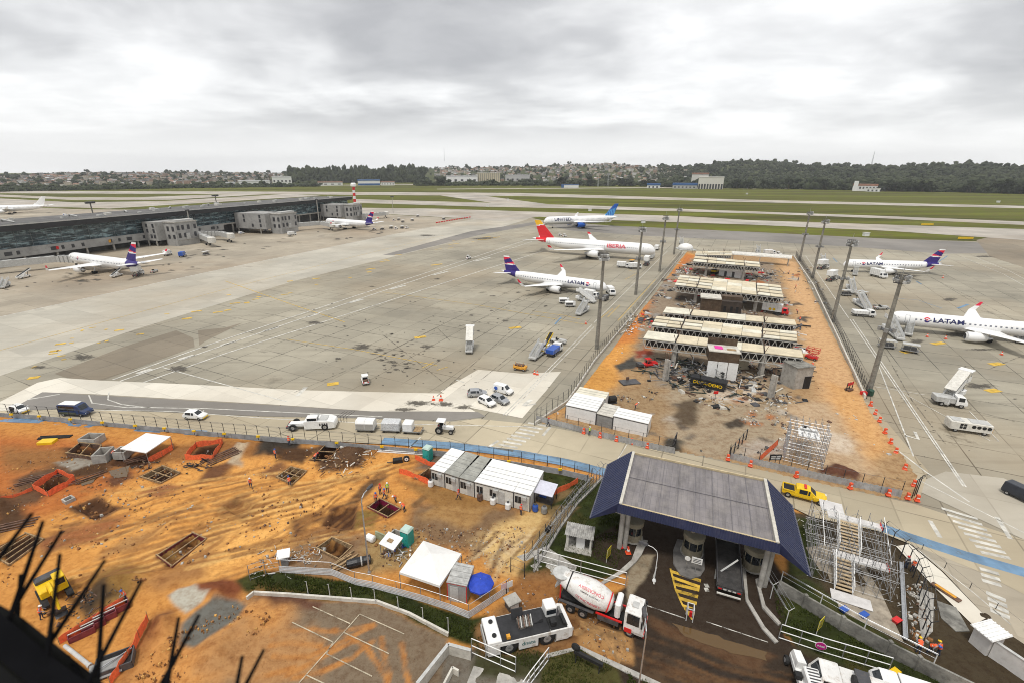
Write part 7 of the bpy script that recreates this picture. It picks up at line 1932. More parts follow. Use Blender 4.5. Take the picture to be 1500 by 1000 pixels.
MB().strip([(-3.2,.3,0),(0.4,.3,0),(.4,2.3,0)],0,1.1,.18).build('low_wall',M('pale_green_wall',(.33,.35,.22),.8,.2,.8),t);MB().strip([(-1.4,.4,0),(-1.4,
1.8,0),(.3,1.8,0)],0,1.0,.12).build('tank_wall',CONC,t)
MB().hexa([(-.9,-1.6,1.6),(1.3,-1.6,1.6),(1.3,.2,2.0),(-.9,.2,2.0)],[(-.9,-1.6,1.68),(1.3,-1.6,1.68),(1.3,.2,2.08),(-.9,.2,2.08)]).build('roof',WHITE,t);MB().box(-.2,
.5,-1.0,-.5,1.86,1.95).build('roof_opening',TIMBER,t)
for x in(-.8,1.2):MB().bar((x,-1.5,0),(x,-1.5,1.6),.07).build('post',STEEL,t)
MB().lathe([(.3,-.6),(.45,-.5),(.45,.5),(.3,.6)],(-3.4,-.4,.45),12,'x').build('tank',WHITE,t)
scrap_heap('site_litter','pale buckets and pipes lying in front of the wash station',585,812,26,1.4,.7,[WHITE,LGREY,STEEL,BLUE],.9,.05)
t=thing('tarpaulin_roll','black rolled tarpaulin lying by the lamp post and corrugated fence','tarpaulin',G(526,826,.05),HD((512,829),(540,822)));MB().lathe([(.3,
-1.4),(.5,-1.3),(.55,-.2),(.48,.6),(.52,1.3),(.3,1.4)],(0,0,.42),10,'x').build('roll',M('black_sheeting',(.02,.02,.022),.35,.3,3,bmp=.4),t);MB().lathe([(.52,
-.08),(.58,0),(.52,.08)],(.3,0,.42),10,'x').build('strap',LGREY,t)
t=thing('meter_box','small white roofed meter stand at the corrugated fence end','shelter',G(418,827),.3);MB().box(-.35,.35,-.3,.3,0,1.4).build('cabinet',
GREY,t);MB().hexa([(-.7,-.6,1.5),(.7,-.6,1.5),(.7,.6,1.75),(-.7,.6,1.75)],[(-.7,-.6,1.58),(.7,-.6,1.58),(.7,.6,1.83),(-.7,.6,1.83)]).build('roof',WHITE,
t);MB().bar((0,0,1.4),(0,0,1.6),.3).build('post',GREY,t)
t=thing('generator','dark motor with white wheel on the soil near the cabin row','machine',G(588,676,.1),.2);MB().box(-1.3,.2,-.4,.4,.1,.7,0,.06).build('body',
BLACK,t);MB().lathe([(.1,-.2),(.5,-.15),(.5,.15),(.1,.2)],(.8,0,.5),12,'y').build('wheel',BLACK,t);MB().lathe([(.3,-.17),(.3,-.2)],(.8,0,.5),12,'y').build('rim',
WHITE,t);MB().bar((-1.3,0,.2),(-2.2,0,.2),.1).build('tow_bar',DGREY,t)
def lamp(label,base,h,lean,mat=STEEL,head=True,r=.09):
 t=thing('street_lamp',label,'street lamp',(base.x,base.y,0),lean);MB().tube((0,0,0),(0,0,h),r*1.2,r*.8,8).build('pole',mat,t);MB().pipe([(0,0,h),(.15,
0,h+.5),(.6,0,h+.8),(1.3,0,h+.85)],r*.7,6).build('arm',mat,t)
 MB().loft([[(x,y,z)for y,z in((-w2,h+.78),(w2,h+.78),(w2*.7,h+.98),(-w2*.7,h+.98))]for x,w2 in((1.1,.1),(1.4,.2),(2.0,.18),(2.15,.08))]).build('lamp_head',
DGREY,t);MB().lathe([(.22,0),(.22,.1),(.12,.3)],(0,0,0),10).build('base',mat,t)
lamp('grey street lamp rising out of the corrugated fence on the building site',G(541,838),9.6,1.2)
lamp('slender street lamp in the wet gate road, reaching in from the bottom',G(932,1028),7.6,1.4,r=.07)
lamp('short street lamp with bent white arms in the shade beside the gate lanes',G(958,850),3.6,2.6,WHITE,r=.05)
fence('white corrugated hoarding on grey posts between the soil and the grass bank',[(411,838),(487,842),(521,856),(547,861),(617,880),(660,894),(687,905),
(745,866)],1.9,2.6,M('grey_post',(.22,.22,.22),.6,.2),'L',(.15,1.15,False),(.98,),.04,hmat=M('white_corrugated_sheet',(.60,.60,.60),.5,.12,.7,dirt=(.2,
.18,.14,.5)),arml=.25,slat=True)
fence('grey mesh fence section of slim posts at the soil end of the corrugated hoarding',[(367,850),(390,842),(411,838)],2.2,1.6,M('grey_post',(.22,.22,
.22)),None,None,(.1,.4,.7,.98),.04)
fence('old row of thin white concrete posts on the grass bank above the car park',[(452,872),(484,876),(516,881),(550,884),(584,895),(620,911),(657,926)],
2.0,2.35,POSTW,'L',None,(),.045,arml=.2)
t=thing('kerb_wall','low white kerb wall round the car park below the grass bank','wall',(0,0,0));MB().strip(PX([(362,878),(372,870),(425,873),(552,883),
(600,901),(657,931)]),0,.45,.22).build('wall_body',CONCW,t)
t=thing('retaining_wall','pale angular retaining wall at the car park corner by the white rail gate','wall',(0,0,0));MB().strip(PX([(612,1015),(657,957),
(690,966)]),-.1,1.25,.2).build('wall_body',CONCW,t);MB().strip(PX([(612,1015),(657,957),(690,966)]),1.26,1.32,.3).build('coping',LGREY,t)
t=thing('retaining_wall','lower parallel retaining wall with a grass bed at the bottom of the picture','wall',(0,0,0));MB().strip(PX([(645,1020),(663,985),
(672,990)]),0,.8,.18).build('wall_body',CONCW,t)
def rail_gate(label,px,h=2.0,mid=True,name='rail_gate',posts=3,r=.045):
 P_=[Vector((p.x,p.y,0))for p in PX(px)];o=P_[0].copy();P_=[p-o for p in P_];t=thing(name,label,'gate',(o.x,o.y,0));mb=MB()
 for p,q in zip(P_,P_[1:]):
  for z in((.2,h*.55,h)if mid else(h*.6,h)):mb.tube((p.x,p.y,z),(q.x,q.y,z),r,r,6)
 mb.build('rail',WHITE,t)
 for p in dense(P_,(P_[-1]-P_[0]).length/posts):MB().tube((p.x,p.y,0),(p.x,p.y,h),r,r,6).build('post',STEEL,t)
 return t
rail_gate('white tube gate closing the yard behind the big black decked tug',[(691,957),(755,985)]);rail_gate('folded stack of white gate rails near the grass verge',
[(803,968),(775,1005),(765,1020)],1.8,posts=6)
rail_gate('white tube gate above the mixer truck by the grass',[(787,822),(850,840),(916,858)],1.9,posts=3);rail_gate('long white tube gate along the wet road with a pink sign on it',
[(1140,935),(1200,955),(1300,985)],1.9,posts=5)
fence('tall mesh fence with forked tops running down from the road corner past the cabins',[(882,700),(868,716),(846,738),(820,775),(800,808),(782,838)],
2.4,1.15,M('grey_post',(.22,.22,.22)),'Y',None,(.1,.3,.5,.7,.98),.05,(0,.35,.25,CONC))
fence('second dark mesh fence close behind the forked tops by the grass',[(866,700),(846,725),(822,752),(790,792),(768,822)],1.6,1.6,POSTD,None,None,(.2,
.5,.98),.045,(0,.3,.2,CONC))
fence('dark framed gate panel at the lower end of the mesh fence',[(748,838),(768,846)],2.2,1.4,POSTD,None,None,(.02,.5,.98),.06)
t=thing('tyre','black tyre with an orange hub leaning at the mesh fence','tyre',G(803,778,.1),.8);MB().lathe([(.25,-.12),(.42,-.12),(.45,0),(.42,.12),(.25,
.12)],(0,0,.45),14,'y').build('rubber',BLACK,t);MB().lathe([(.24,-.08),(.24,-.1),(.05,-.12)],(0,0,.45),12,'y').build('hub',AMBER,t)
t=thing('shed','small open shed with a striped corrugated roof on the grass','shed',G(848,798),-.3);zg=MB()
for k in range(14):
 x0,x1=-1.7+k*.243,-1.7+(k+.5)*.243;zg.quad((x0,-1,2.0),(x1,-1,2.09),(x1,1.1,2.35),(x0,1.1,2.26));zg.quad((x1,-1,2.09),(x1+.1215,-1,2.0),(x1+.1215,1.1,
2.26),(x1,1.1,2.35))
zg.build('roof',M('fibre_cement_roof',(.42,.41,.38),.8,.3,2,dirt=(.12,.11,.1,.7)),t);MB().box(-.3,.7,-.5,.3,0,1.6).build('white_cabinet',WHITE,t);MB().box(-1.5,
-1.2,-.8,-.5,0,1.95).build('post',OFFW,t);MB().box(1.3,1.5,-.8,.9,0,2.0).build('side_wall',OFFW,t);MB().box(-1.5,1.5,.9,1.05,0,2.1).build('back_wall',CONCD,
t)
MB().box(-1.6,1.6,-1.4,1.1,-.1,.06).build('slab',CONC,t)
def flag_sign(label,u,v,a=.9):
 t=thing('yellow_sign',label,'sign',G(u,v),a);MB().tube((0,0,0),(0,0,1.9),.035).build('post',POSTW,t);MB().box(-.05,1.0,-.02,.02,.6,1.9).build('panel',
M('yellow_sign_face',(.62,.52,.03),.5,.1),t)
 for k in range(4):MB().box(.1,.85,-.03,-.021,.85+k*.25,.93+k*.25).build('text_line',DARKT,t)
flag_sign('yellow sign board on a white post on the grass by the canopy columns',888,824);flag_sign('yellow sign board on a white post on the grass above the long white gate',
1195,930,.6)
t=thing('red_hatch','red hydrant cover plate on the kerb island near the canopy column','hatch',G(913,800,.05),.3);MB().box(-.5,.5,-.3,.3,0,.12).build('plate',
RED,t);MB().box(-.1,.1,-.05,.05,.12,.2).build('handle',DGREY,t)
t=thing('control_stand','squat dark cabinet with a pale top and white notices by the site gate','cabinet',G(750,889),.5);MB().box(-.6,.6,-.5,.5,0,1.0).build('body',
DGREY,t);MB().box(-.75,.75,-.65,.65,1.01,1.15).build('top',CONC,t);MB().box(-.5,.5,-.53,-.505,.3,.8).build('notice',WHITE,t);MB().box(.61,.63,-.4,.4,.3,
.8).build('notice',WHITE,t)
t=thing('notice_board','white and pink notice sheets on the end of the corrugated hoarding','sign',G(742,870),.45);MB().box(-.7,-.02,-.04,.0,.9,1.7).build('sheet',
M('pink_print',(.7,.5,.5),.7,.1),t);MB().box(.02,.7,-.04,.0,.9,1.7).build('sheet',WHITE,t);MB().box(-.05,.05,.01,.08,0,1.8).build('post',POSTD,t)
t=thing('floodlight','black twin floodlight stand on the grass verge','floodlight',G(852,975),-.5)
for x in(-.6,1.6):MB().tube((x,0,0),(x,0,1.5),.05).build('post',POSTD,t)
MB().bar((-.8,0,1.45),(1.9,0,1.35),.3,.35).build('crossbar',BLACK,t);MB().lathe([(.1,-.15),(.42,0),(.42,.15),(.1,.3)],(-.7,0,1.9),10,'y').build('lamp_head',
BLACK,t)
for k in range(4):
 t=thing('form_box','dark red formwork box in the bottom excavation, '+('first from the excavator','second from the excavator','third from the excavator',
'last and tallest of the row')[3-k],'formwork',G(172-k*17,893+k*12,0),.75);w_=(1.0,.9,.9,1.0)[k]
 for s in(1,-1):MB().box(-w_,w_,s*.5-.04,s*.5+.04,0,.7).build('side',PLY,t);MB().box(s*w_-.04,s*w_+.04,-.45,.45,0,.7).build('end',PLY,t)
 MB().bar((-w_,0,.75),(w_,0,.75),.08).build('brace',OFFW,t)
t=thing('steel_bin','black open steel bin at the lower netting corner','bin',G(170,975),.5)
for s in(1,-1):MB().box(-1.4,1.4,s*.9-.05,s*.9+.05,0,.8).build('side',DGREY,t);MB().box(s*1.4-.05,s*1.4+.05,-.85,.85,0,.8).build('end',DGREY,t)
MB().box(-1.35,1.35,-.85,.85,.35,.45).build('floor',BLACK,t);MB().bar((-1.3,-.6,.85),(1.3,.6,.85),.08).build('brace',STEEL,t)
t=thing('steel_plate','dark flat steel plate propped by the black bin','plate',G(158,985),.5);MB().hexa([(-1.3,-.7,.3),(1.2,-.7,.3),(1.2,.8,.7),(-1.3,.8,
.7)],[(-1.3,-.7,.36),(1.2,-.7,.36),(1.2,.8,.76),(-1.3,.8,.76)]).build('sheet',GREY,t);MB().box(-1,1,.3,.5,0,.5).build('support',RUSTY,t)
t=thing('drain_pipe','pale plastic drain pipe lying behind the dark spikes','pipe',G(95,945,.2),HD((95,945),(139,980)));MB().tube((0,0,0),(4.2,0,0),.18,
.18,10).build('barrel',LGREY,t);MB().tube((4.2,0,0),(4.5,0,0),.23,.23,10).build('socket',LGREY,t)
# gate canopy
NAVY=M('navy_metal_sheet',(.018,.024,.066),.45,.12,.3,dirt=(.06,.06,.09,.4));TRANS=None
def deck_mat():
 m,nt,b=new_mat('translucent_sheet');co=coord(nt);br=nd(nt,'ShaderNodeTexBrick',offset=0.0);nt.links.new(co,br.inputs['Vector'])
 br.inputs['Scale'].default_value=1;br.inputs['Brick Width'].default_value=.66;br.inputs['Row Height'].default_value=1.62;br.inputs['Mortar Size'].default_value=.03;br.inputs['Mortar Smooth'].default_value=.4
 br.inputs['Color1'].default_value=(.225,.205,.205,1);br.inputs['Color2'].default_value=(.195,.178,.18,1);br.inputs['Mortar'].default_value=(.135,.125,
.13,1)
 c=mixc(nt,noise(nt,coord(nt,0,(1.2,.18,1)),1,6,.7,.4,.72),br.outputs[0],(.11,.10,.098,1));c=mixc(nt,mth(nt,'MULTIPLY',noise(nt,co,.5,5,.7,.45,.7),.5),
c,(.30,.27,.245,1))
 nt.links.new(c,b.inputs['Base Color']);b.inputs['Roughness'].default_value=.55;return m
ca=math.atan2(-6.25,15.0);W,D_=16.2,11.7
K=thing('gate_canopy','big gate canopy with navy metal skirts round a pale translucent roof','canopy',(14.5,45.5,0),ca)
MB().box(.35,W-.35,.25,D_-.25,6.66,6.8).build('roof_sheet',deck_mat(),K)
for k in range(9):MB().box(.5+k*(W-1)/8-.03,.5+k*(W-1)/8+.03,.3,D_-.3,6.805,6.85).build('roof_rib',M('roof_rib_metal',(.16,.15,.16),.5,.2),K)
MB().box(.32,W-.32,D_*.5-.03,D_*.5+.03,6.86,6.9).build('roof_joint',M('roof_rib_metal',(.16,.15,.16)),K)
MB().box(0,.34,0,D_,6.4,7.1).build('parapet',CONCW,K);MB().box(W-.34,W,0,D_,6.4,7.1).build('parapet',CONCW,K)
TRIM=M('cream_trim',(.55,.45,.28),.6,.15)
MB().box(.35,W-.35,0,.16,6.5,7.02).build('trim',TRIM,K);MB().box(.35,W-.35,D_-.16,D_,6.5,7.02).build('trim',TRIM,K)
fz=MB();n=60
for k in range(n):
 x0,x1=-.1+k*(W+.2)/n,-.1+(k+.5)*(W+.2)/n;x2=-.1+(k+1)*(W+.2)/n
 for a,b,ya,yb in((x0,x1,-.10,-.02),(x1,x2,-.02,-.10)):fz.quad((a,ya-.35,6.05),(b,yb-.35,6.05),(b,yb,7.0),(a,ya,7.0))
fz.build('front_skirt',NAVY,K)
for s,x in((-1,0),(1,W)):
 a=[(x,-.1,7.12),(x,D_,7.12),(x+s*3.0,D_*.93,4.75),(x+s*3.0,-.9,4.75)]
 MB().hexa([(p[0],p[1],p[2]-.12)for p in(a if s<0 else a[::-1])],[p for p in(a if s<0 else a[::-1])]).build('side_skirt',NAVY,K)
 sr=MB();A_=[Vector(p)for p in a]
 for k in range(1,26):p,q=A_[0].lerp(A_[1],k/26),A_[3].lerp(A_[2],k/26);sr.bar(p+Vector((0,0,.015)),q+Vector((0,0,.015)),.07,.05)
 sr.build('skirt_rib',M('navy_rib',(.024,.031,.080),.4,.2),K);MB().bar(A_[3]+Vector((0,0,-.02)),A_[2]+Vector((0,0,-.02)),.16,.14).build('gutter',M('gutter_grey',
(.10,.10,.13),.5,.2),K)
 MB().hexa(*[[(x+s*.02,-.12,z0),(x+s*3.0,-.92,z1),(x+s*2.8,-.2,z1),(x+s*.02,-.05,z0)]for z0,z1 in((5.95,4.6),(7.0,4.72))]).build('gable_trim',NAVY,K)
MB().box(.4,W-.4,.4,D_-.4,5.9,6.2).build('soffit',M('dark_soffit',(.03,.03,.032),.8,.3),K)
for y in(.6,D_*.5,D_-.6):MB().box(.36,W-.36,y-.25,y+.25,6.22,6.6).build('beam',DGREY,K)
for x,y in((.5,.9),(1.1,1.2),(15.6,.9),(16.1,1.3),(.7,D_-1),(15.7,D_-1)):MB().lathe([(.28,0),(.28,5.88)],(x,y,0),12).build('column',CONC,K)
for x in(.8,8.1,15.7):MB().bar((x,1.2,4.8),(x+(-1.6 if x<2 else 1.6 if x>14 else 0.1),.0,6.0),.3).build('bracket',CONC,K)
def booth():  # cream darkened so the canopy shade is part of its colour
 OFFW=M('booth_cream',(.30,.265,.19),.6,.15,1,dirt=(.2,.17,.12,.5));t=thing('guard_booth','x','guard booth');MB().lathe([(1.15,0),(1.15,1.05)],(0,0,0),
20).build('base_wall',OFFW,t);MB().lathe([(1.08,1.06),(1.08,2.2)],(0,0,0),20).build('glazing',GLASS,t)
 for k in range(8):
  a=k*PI/4;MB().bar((1.1*math.cos(a),1.1*math.sin(a),1.05),(1.1*math.cos(a),1.1*math.sin(a),2.2),.07).build('mullion',OFFW,t)
 MB().lathe([(1.2,2.21),(1.2,2.8),(1.0,2.85)],(0,0,0),20).build('roof',OFFW,t);MB().lathe([(1.3,0),(1.3,.12)],(0,0,-.02),20).build('plinth',CONC,t)
 return t
for(u,v),lab in(((926,786),'round cream guard booth by the outer canopy columns next to the grass'),((1013,808),'round cream guard booth on the middle island'),
((1102,828),'round cream guard booth in shade beside the far lane kerb')):place('booth',booth,G(u,v,.15),0,lab,'guard booths under the canopy')
def slab_px(name,px,h,mat,label=None,cat=None,z0=0.0):
 p=[(q.x,q.y)for q in PX(px)];o=MB().prism(p,z0-.1,h).build(name,mat);return tag(o,label,cat)if label else tag(o,kind='structure')
slab_px('kerb',[(949,792),(940,812),(931,824),(914,839),(880,858),(872,858),(905,838),(925,820),(936,790)],.14,CONC);slab_px('traffic_island',[(992,790),
(1031,798),(1032,835),(1026,844),(1012,848),(996,842),(986,826),(986,806)],.15,M('island_concrete',(.17,.16,.15),.8,.3,.6))
slab_px('kerb',[(1087,832),(1092,880),(1116,921),(1135,942),(1140,940),(1120,918),(1096,878),(1092,832)],.14,CONC);slab_px('kerb',[(1106,849),(1116,890),
(1140,916),(1144,914),(1121,888),(1110,848)],.2,CONC)
slab_px('kerb',[(800,958),(850,946),(880,960),(945,990),(1010,1020),(1008,1026),(940,996),(876,966),(850,951),(802,964)],.12,CONC)
hz=MB();hp=[(982,832),(998,850),(1014,850),(1028,846),(1022,875),(1015,906),(1000,880),(988,858)];ZH=.02
def hz_pt(a,b,t):p=G(*a).lerp(G(*b),t);return p
Lf,Rt=[(983,834),(990,862),(1000,884),(1012,904)],[(1027,848),(1024,866),(1020,886),(1016,906)]
LL,RR=dense(PX(Lf),.45),dense(PX(Rt),.45);m_=min(len(LL),len(RR))
pick_=lambda s,i,n:s[min(int(round(i*(len(s)-1)/n)),len(s)-1)]
for i in range(14):
 a,b=pick_(LL,i,14),pick_(LL,i+1,14);c,d=pick_(RR,i+1,14),pick_(RR,i,14)
 if i%2==0:hz.add([(p.x,p.y,ZH)for p in(a,b,c,d)],[(0,1,2,3)])
ribbon(hz,[(982,832),(990,864),(1000,886),(1014,907)],.2,ZH+.004)
o=tag(hz.build('hatch_markings',LINEY),kind='structure');set_edge(o,[.7]*len(hz.v))
LWET=.06;mk=MB()
for p,w2 in(([(947,886),(1003,905)],.12),([(962,830),(957,845),(958,855)],.12),([(1032,857),(1038,857)],.5),([(1032,863),(1038,863)],.5),([(1035,910),(1125,
940)],.1)):ribbon(mk,p,w2,ZH)
o=tag(mk.build('lane_markings',LINEW),kind='structure');set_edge(o,[.55]*len(mk.v))
PUD=new_mat('muddy_water');PUD[2].inputs['Base Color'].default_value=(.10,.055,.015,1);PUD[2].inputs['Roughness'].default_value=.08
def puddle(px,z):
 p=PX(px);c=sum(p,Vector())/len(p);out=[]
 for a in dense(p+[p[0]],.5)[:-1]:out.append(a+(a-c).normalized()*rnd.uniform(-.18,.18))
 bm=bmesh.new();f=bm.faces.new([bm.verts.new((q.x,q.y,z))for q in out]);f.normal_update()
 if f.normal.z<0:f.normal_flip()
 bmesh.ops.triangulate(bm,faces=[f]);me=bpy.data.meshes.new('puddle');bm.to_mesh(me);bm.free();me.materials.append(PUD[0]);o=bpy.data.objects.new('puddle',
me);C.objects.link(o);tag(o,kind='structure')
puddle([(985,912),(1020,922),(1070,938),(1125,955),(1120,966),(1060,952),(1005,932)],.012);puddle([(160,690),(190,682),(186,698),(168,700)],.10);puddle([(120,
703),(145,695),(135,708),(120,712)],.10)
CLAYP=M('clay_sheet',(.36,.20,.075),.9,.3,1.2,dirt=(.15,.08,.04,.7));tag(flat('mud_sheet',[(842,905),(905,925),(918,935),(908,972),(850,950),(835,930)],
.012,CLAYP))
t=thing('lane_barrier','white barrier post with rails at the tip of the hatched island','barrier',G(1014,905,.02),1.2)
for x,y in((-.5,0),(.3,0),(.3,.6),(-.5,.6)):MB().tube((x,y,0),(x,y,1.6),.05).build('post',POSTW,t)
MB().pipe([(-.5,0,1.6),(.3,0,1.6),(.3,.6,1.6),(-.5,.6,1.6),(-.5,0,1.6)],.045).build('rail',POSTW,t);MB().box(-.2,.05,.1,.35,.3,.9).build('extinguisher',
RED,t)
t=thing('lane_sign','white notice plate on the middle island beside a round sign','sign',G(1018,838,.15),ca);MB().box(-.55,.55,-.03,.03,1.3,2.1).build('plate',
WHITE,t)
for k in range(3):MB().box(-.4,.4,-.04,-.031,1.45+k*.2,1.53+k*.2).build('text_line',DARKT,t)
MB().tube((0,.05,0),(0,.05,1.4),.04).build('post',STEEL,t)
t=thing('round_sign','white round sign on a thin post on the middle island','sign',G(1004,836,.15),ca);MB().lathe([(.3,-.02),(.3,.02)],(0,-.05,1.9),16,
'y').build('disc',WHITE,t);MB().tube((0,.03,0),(0,.03,1.9),.03).build('post',STEEL,t)
t=thing('stop_sign','round pink sign hung on the long white gate','sign',G(1198,958,0),HD((1140,935),(1300,985)));MB().lathe([(.42,0),(.42,.03)],(0,-.11,
1.2),18,'y').build('disc',M('magenta_sign',(.50,.02,.22),.5,.1),t);MB().lathe([(.47,0),(.47,.02)],(0,-.078,1.2),18,'y').build('rim',WHITE,t);o=text_mesh('PARE',
.26,WHITE,'lettering',t,bold=.008);o.location=(0,-.125,1.2)
t=thing('boom_gate','raised white boom barrier under the canopy edge by the dark truck','barrier',G(1050,846,.02),ca);MB().box(-.25,.25,-.2,.2,0,1.1).build('housing',
LGREY,t);MB().bar((0,-.25,1.0),(1.6,-.25,3.4),.12).build('boom',WHITE,t)
t=thing('flatbed_truck','dark flatbed truck seen from behind in the covered lane','truck',(25.1,38.9,.02),math.atan2(6.15,2.6));MB().box(0,7.4,-1.22,1.22,
1.2,1.36).build('flatbed',M('dark_deck',(.055,.052,.05),.8,.3,1.2,dirt=(.12,.11,.1,.5)),t);MB().box(.1,9.8,-.45,.45,.7,1.18).build('chassis',BLACK,t)
for s in(1,-1):MB().box(0,7.4,s*1.22-.05,s*1.22+.05,1.2,1.75).build('side_board',DGREY,t)
MB().box(7.5,9.7,-1.2,1.2,.8,2.9,0,.1).build('cab',LGREY,t);MB().box(-.06,0,-1.2,1.2,.95,1.2).build('tail_board',DGREY,t)
for k in range(5):MB().box(-.09,-.06,-1.1+k*.46,-.78+k*.46,1.0,1.14).build('tail_light',RED if k in(0,4)else OFFW,t)
MB().box(-.25,-.1,-1.15,1.15,.45,.58).build('bumper_bar',OFFW,t)
for x in(1.2,2.4,8.6):
 for y in(-1,1):wheel(t,x,y,.5,.3)
 # mixer truck
def mixer():
 t=thing('mixer_truck','white concrete mixer truck with red trim and lettered drum turning onto the wet road','concrete mixer truck')
 MB().box(-4.3,4.0,-.5,.5,.75,1.05).build('chassis',BLACK,t)
 st=[(2.4,.75,1.6,3.0,1),(2.55,.6,1.6,3.1,1),(3.9,.6,1.6,3.05,1),(4.2,.6,1.5,1.65,1),(4.3,.65,1.2,1.3,.97)]
 bd,gl=body_loft(st,2.45,{(1,2):'s',(2,3):'t'},.94);cb=bd.build('cab',WORN,t);gl.build('window',GLASS,t)
 MB().box(2.9,3.5,-.35,.35,3.11,3.16).build('roof_hatch',LGREY,cb);MB().box(4.302,4.36,-1.15,1.15,.5,1.05).build('bumper',RED,t);MB().box(4.31,4.34,-.8,
.8,1.1,1.45).build('grille',BLACK,t)
 for s in(1,-1):
  MB().box(2.5,3.2,s*1.23-.02,s*1.23+.02,.62,1.15).build('red_skirt',RED,t);MB().box(4.31,4.37,s*.95-.2,s*.95+.2,.75,.98).build('headlight',LENS,t);MB().box(4.0,
4.15,s*1.35-.12,s*1.35+.12,1.9,2.6).build('mirror',BLACK,t)
  MB().box(-.2,1.9,s*1.0-.15,s*1.0+.15,.7,1.2).build('side_tank',LGREY if s>0 else DGREY,t)
  MB().box(-4.2,-.6,s*1.05-.15,s*1.05+.15,1.12,1.2).build('mudguard',DGREY,t)
 ang=math.radians(11);prof=[(.35,-3.55),(.78,-3.4),(.95,-2.7),(1.28,-1.2),(1.36,-.3),(1.30,.5),(.95,1.7),(.55,1.95)]
 d=MB().lathe(prof,(0,0,0),26,'x').build('drum',WORN,t,True,loc=(-.9,0,2.45));d.rotation_euler=(0,ang,0)
 for x,r in((-2.68,.97),(1.6,1.0)):MB().lathe([(r,-.06),(r+.05,-.06),(r+.05,.06),(r,.06)],(x,0,0),26,'x').build('drum_band',BLACK if x<0 else RED,d)
 for txt,sz,el,fl_ in(('CONCRESERV',.44,.92,1),('CONCRETO & BOMBA',.20,.58,1),('CONCRESERV',.44,-.02,0)):
  for s in(1,-1):
   o=text_mesh(txt,sz,REDT if sz>.3 else DARKT,'lettering',d,bend=1.39,bold=.002,sx=.95 if sz>.3 else 1)
   o.location=(-.35,0,0);o.rotation_euler.z=0 if s<0 else PI
   for v in o.data.vertices:
    if fl_:v.co.x,v.co.z=-v.co.x,-v.co.z
    y,z=v.co.y,v.co.z;c_,s_=math.cos(-el),math.sin(-el);y,z=y*c_-z*s_,y*s_+z*c_
    X_=-.35+v.co.x*(1 if s<0 else-1);k=np.interp(X_,[-2.7,-1.2,-.3,.5,1.7],[.97,1.30,1.38,1.32,.97])/1.39;v.co.y,v.co.z=y*k,z*k
 MB().box(1.35,1.9,-.9,.9,1.5,3.2,0,.15).build('water_tank',WHITE,t);MB().hexa([(-4.9,-.3,1.7),(-4.3,-.3,2.6),(-4.3,.3,2.6),(-4.9,.3,1.7)],[(-5.0,-.35,
1.9),(-4.4,-.35,2.9),(-4.4,.35,2.9),(-5.0,.35,1.9)]).build('chute',LGREY,t)
 MB().lathe([(.7,-.3),(.95,.35),(.9,.4)],(-4.4,0,3.35),14).build('hopper',LGREY,t);MB().bar((-4.2,-.8,1.1),(-4.2,-.8,2.9),.12).build('rear_frame',RED,t);MB().bar((-4.2,
.8,1.1),(-4.2,.8,2.9),.12).build('rear_frame',RED,t);MB().box(-4.35,-4.25,-1.1,1.1,.7,.95).build('tail_bar',DGREY,t);MB().box(-.4,2.2,-1.1,-.95,1.25,1.4).build('red_rail',
RED,t);MB().box(-.4,2.2,.95,1.1,1.25,1.4).build('red_rail',RED,t)
 for x in(-3.0,-1.7,3.0):
  for y in(-1.0,1.0):wheel(t,x,y,.5,.34)
 return t
t=mixer();p=G(836,897).lerp(G(903,924),.5);a=HD((836,895),(903,922));t.rotation_euler.z=a;t.location=p+Vector((math.cos(a)*.55-math.sin(a)*1.05,math.sin(a)*.55+math.cos(a)*1.05,
.04))
# big tow tractor
t=thing('aircraft_tug','long white aircraft tug with a black deck and opened engine covers, lettered dnata','aircraft tug');a=HD((720,962),(838,938))*.5+HD((754,
955),(804,941))*.5
DECK=M('black_deck',(.025,.025,.027),.6,.3,1.5);Lh,Wd=4.15,2.9
pp_=G(754,957).lerp(G(804,943),.5);t.rotation_euler.z=a;t.location=pp_+Vector((math.cos(a)*-.15-math.sin(a)*1.42,math.sin(a)*-.15+math.cos(a)*1.42,.05))
for s in(1,-1):
 y=s*Wd/2;ya,yb=min(y,y-s*.3),max(y,y-s*.3)
 for x0,x1,z0 in((-Lh,-3.0,.3),(-3.0+.001,-1.15,1.25),(-1.149,.75,.3),(.751,2.6,1.25),(2.601,Lh-.3,.3)):MB().box(x0,x1,ya,yb,z0,1.62).build('side_panel',
WORN,t)
MB().box(-Lh+.2,Lh-.5,-Wd/2+.31,Wd/2-.31,.35,1.45).build('hull',DGREY,t);MB().box(-2.75,2.0,-Wd/2+.1,Wd/2-.1,1.625,1.7).build('deck',DECK,t)
MB().box(-Lh,-2.8,-Wd/2+.02,Wd/2-.02,1.625,1.95,0,.08).build('rear_cover',WHITE,t);MB().box(-Lh-.12,-Lh-.01,-Wd/2+.1,Wd/2-.1,.4,1.2).build('rear_bumper',
LGREY,t)
for y in(-.75,.75):MB().lathe([(.22,1.96),(.22,2.05),(.05,2.05)],(-3.4,y,0),14).build('vent',BLACK,t)
MB().box(2.05,3.2,.15,Wd/2-.05,1.63,2.75,0,.1).build('cab',WHITE,t);MB().box(3.205,3.22,.3,Wd/2-.2,1.95,2.55).build('window',GLASS,t);MB().box(2.1,3.1,
.13,.145,1.95,2.5).build('window',GLASS,t)
MB().box(2.05,3.75,-Wd/2+.15,.1,1.0,1.64).build('cockpit_floor',BLACK,t);MB().box(2.2,2.7,-1.0,-.4,1.65,2.2).build('seat',BLACK,t);MB().box(3.4,3.7,-1.1,
0,1.65,2.0).build('dashboard',BLACK,t)
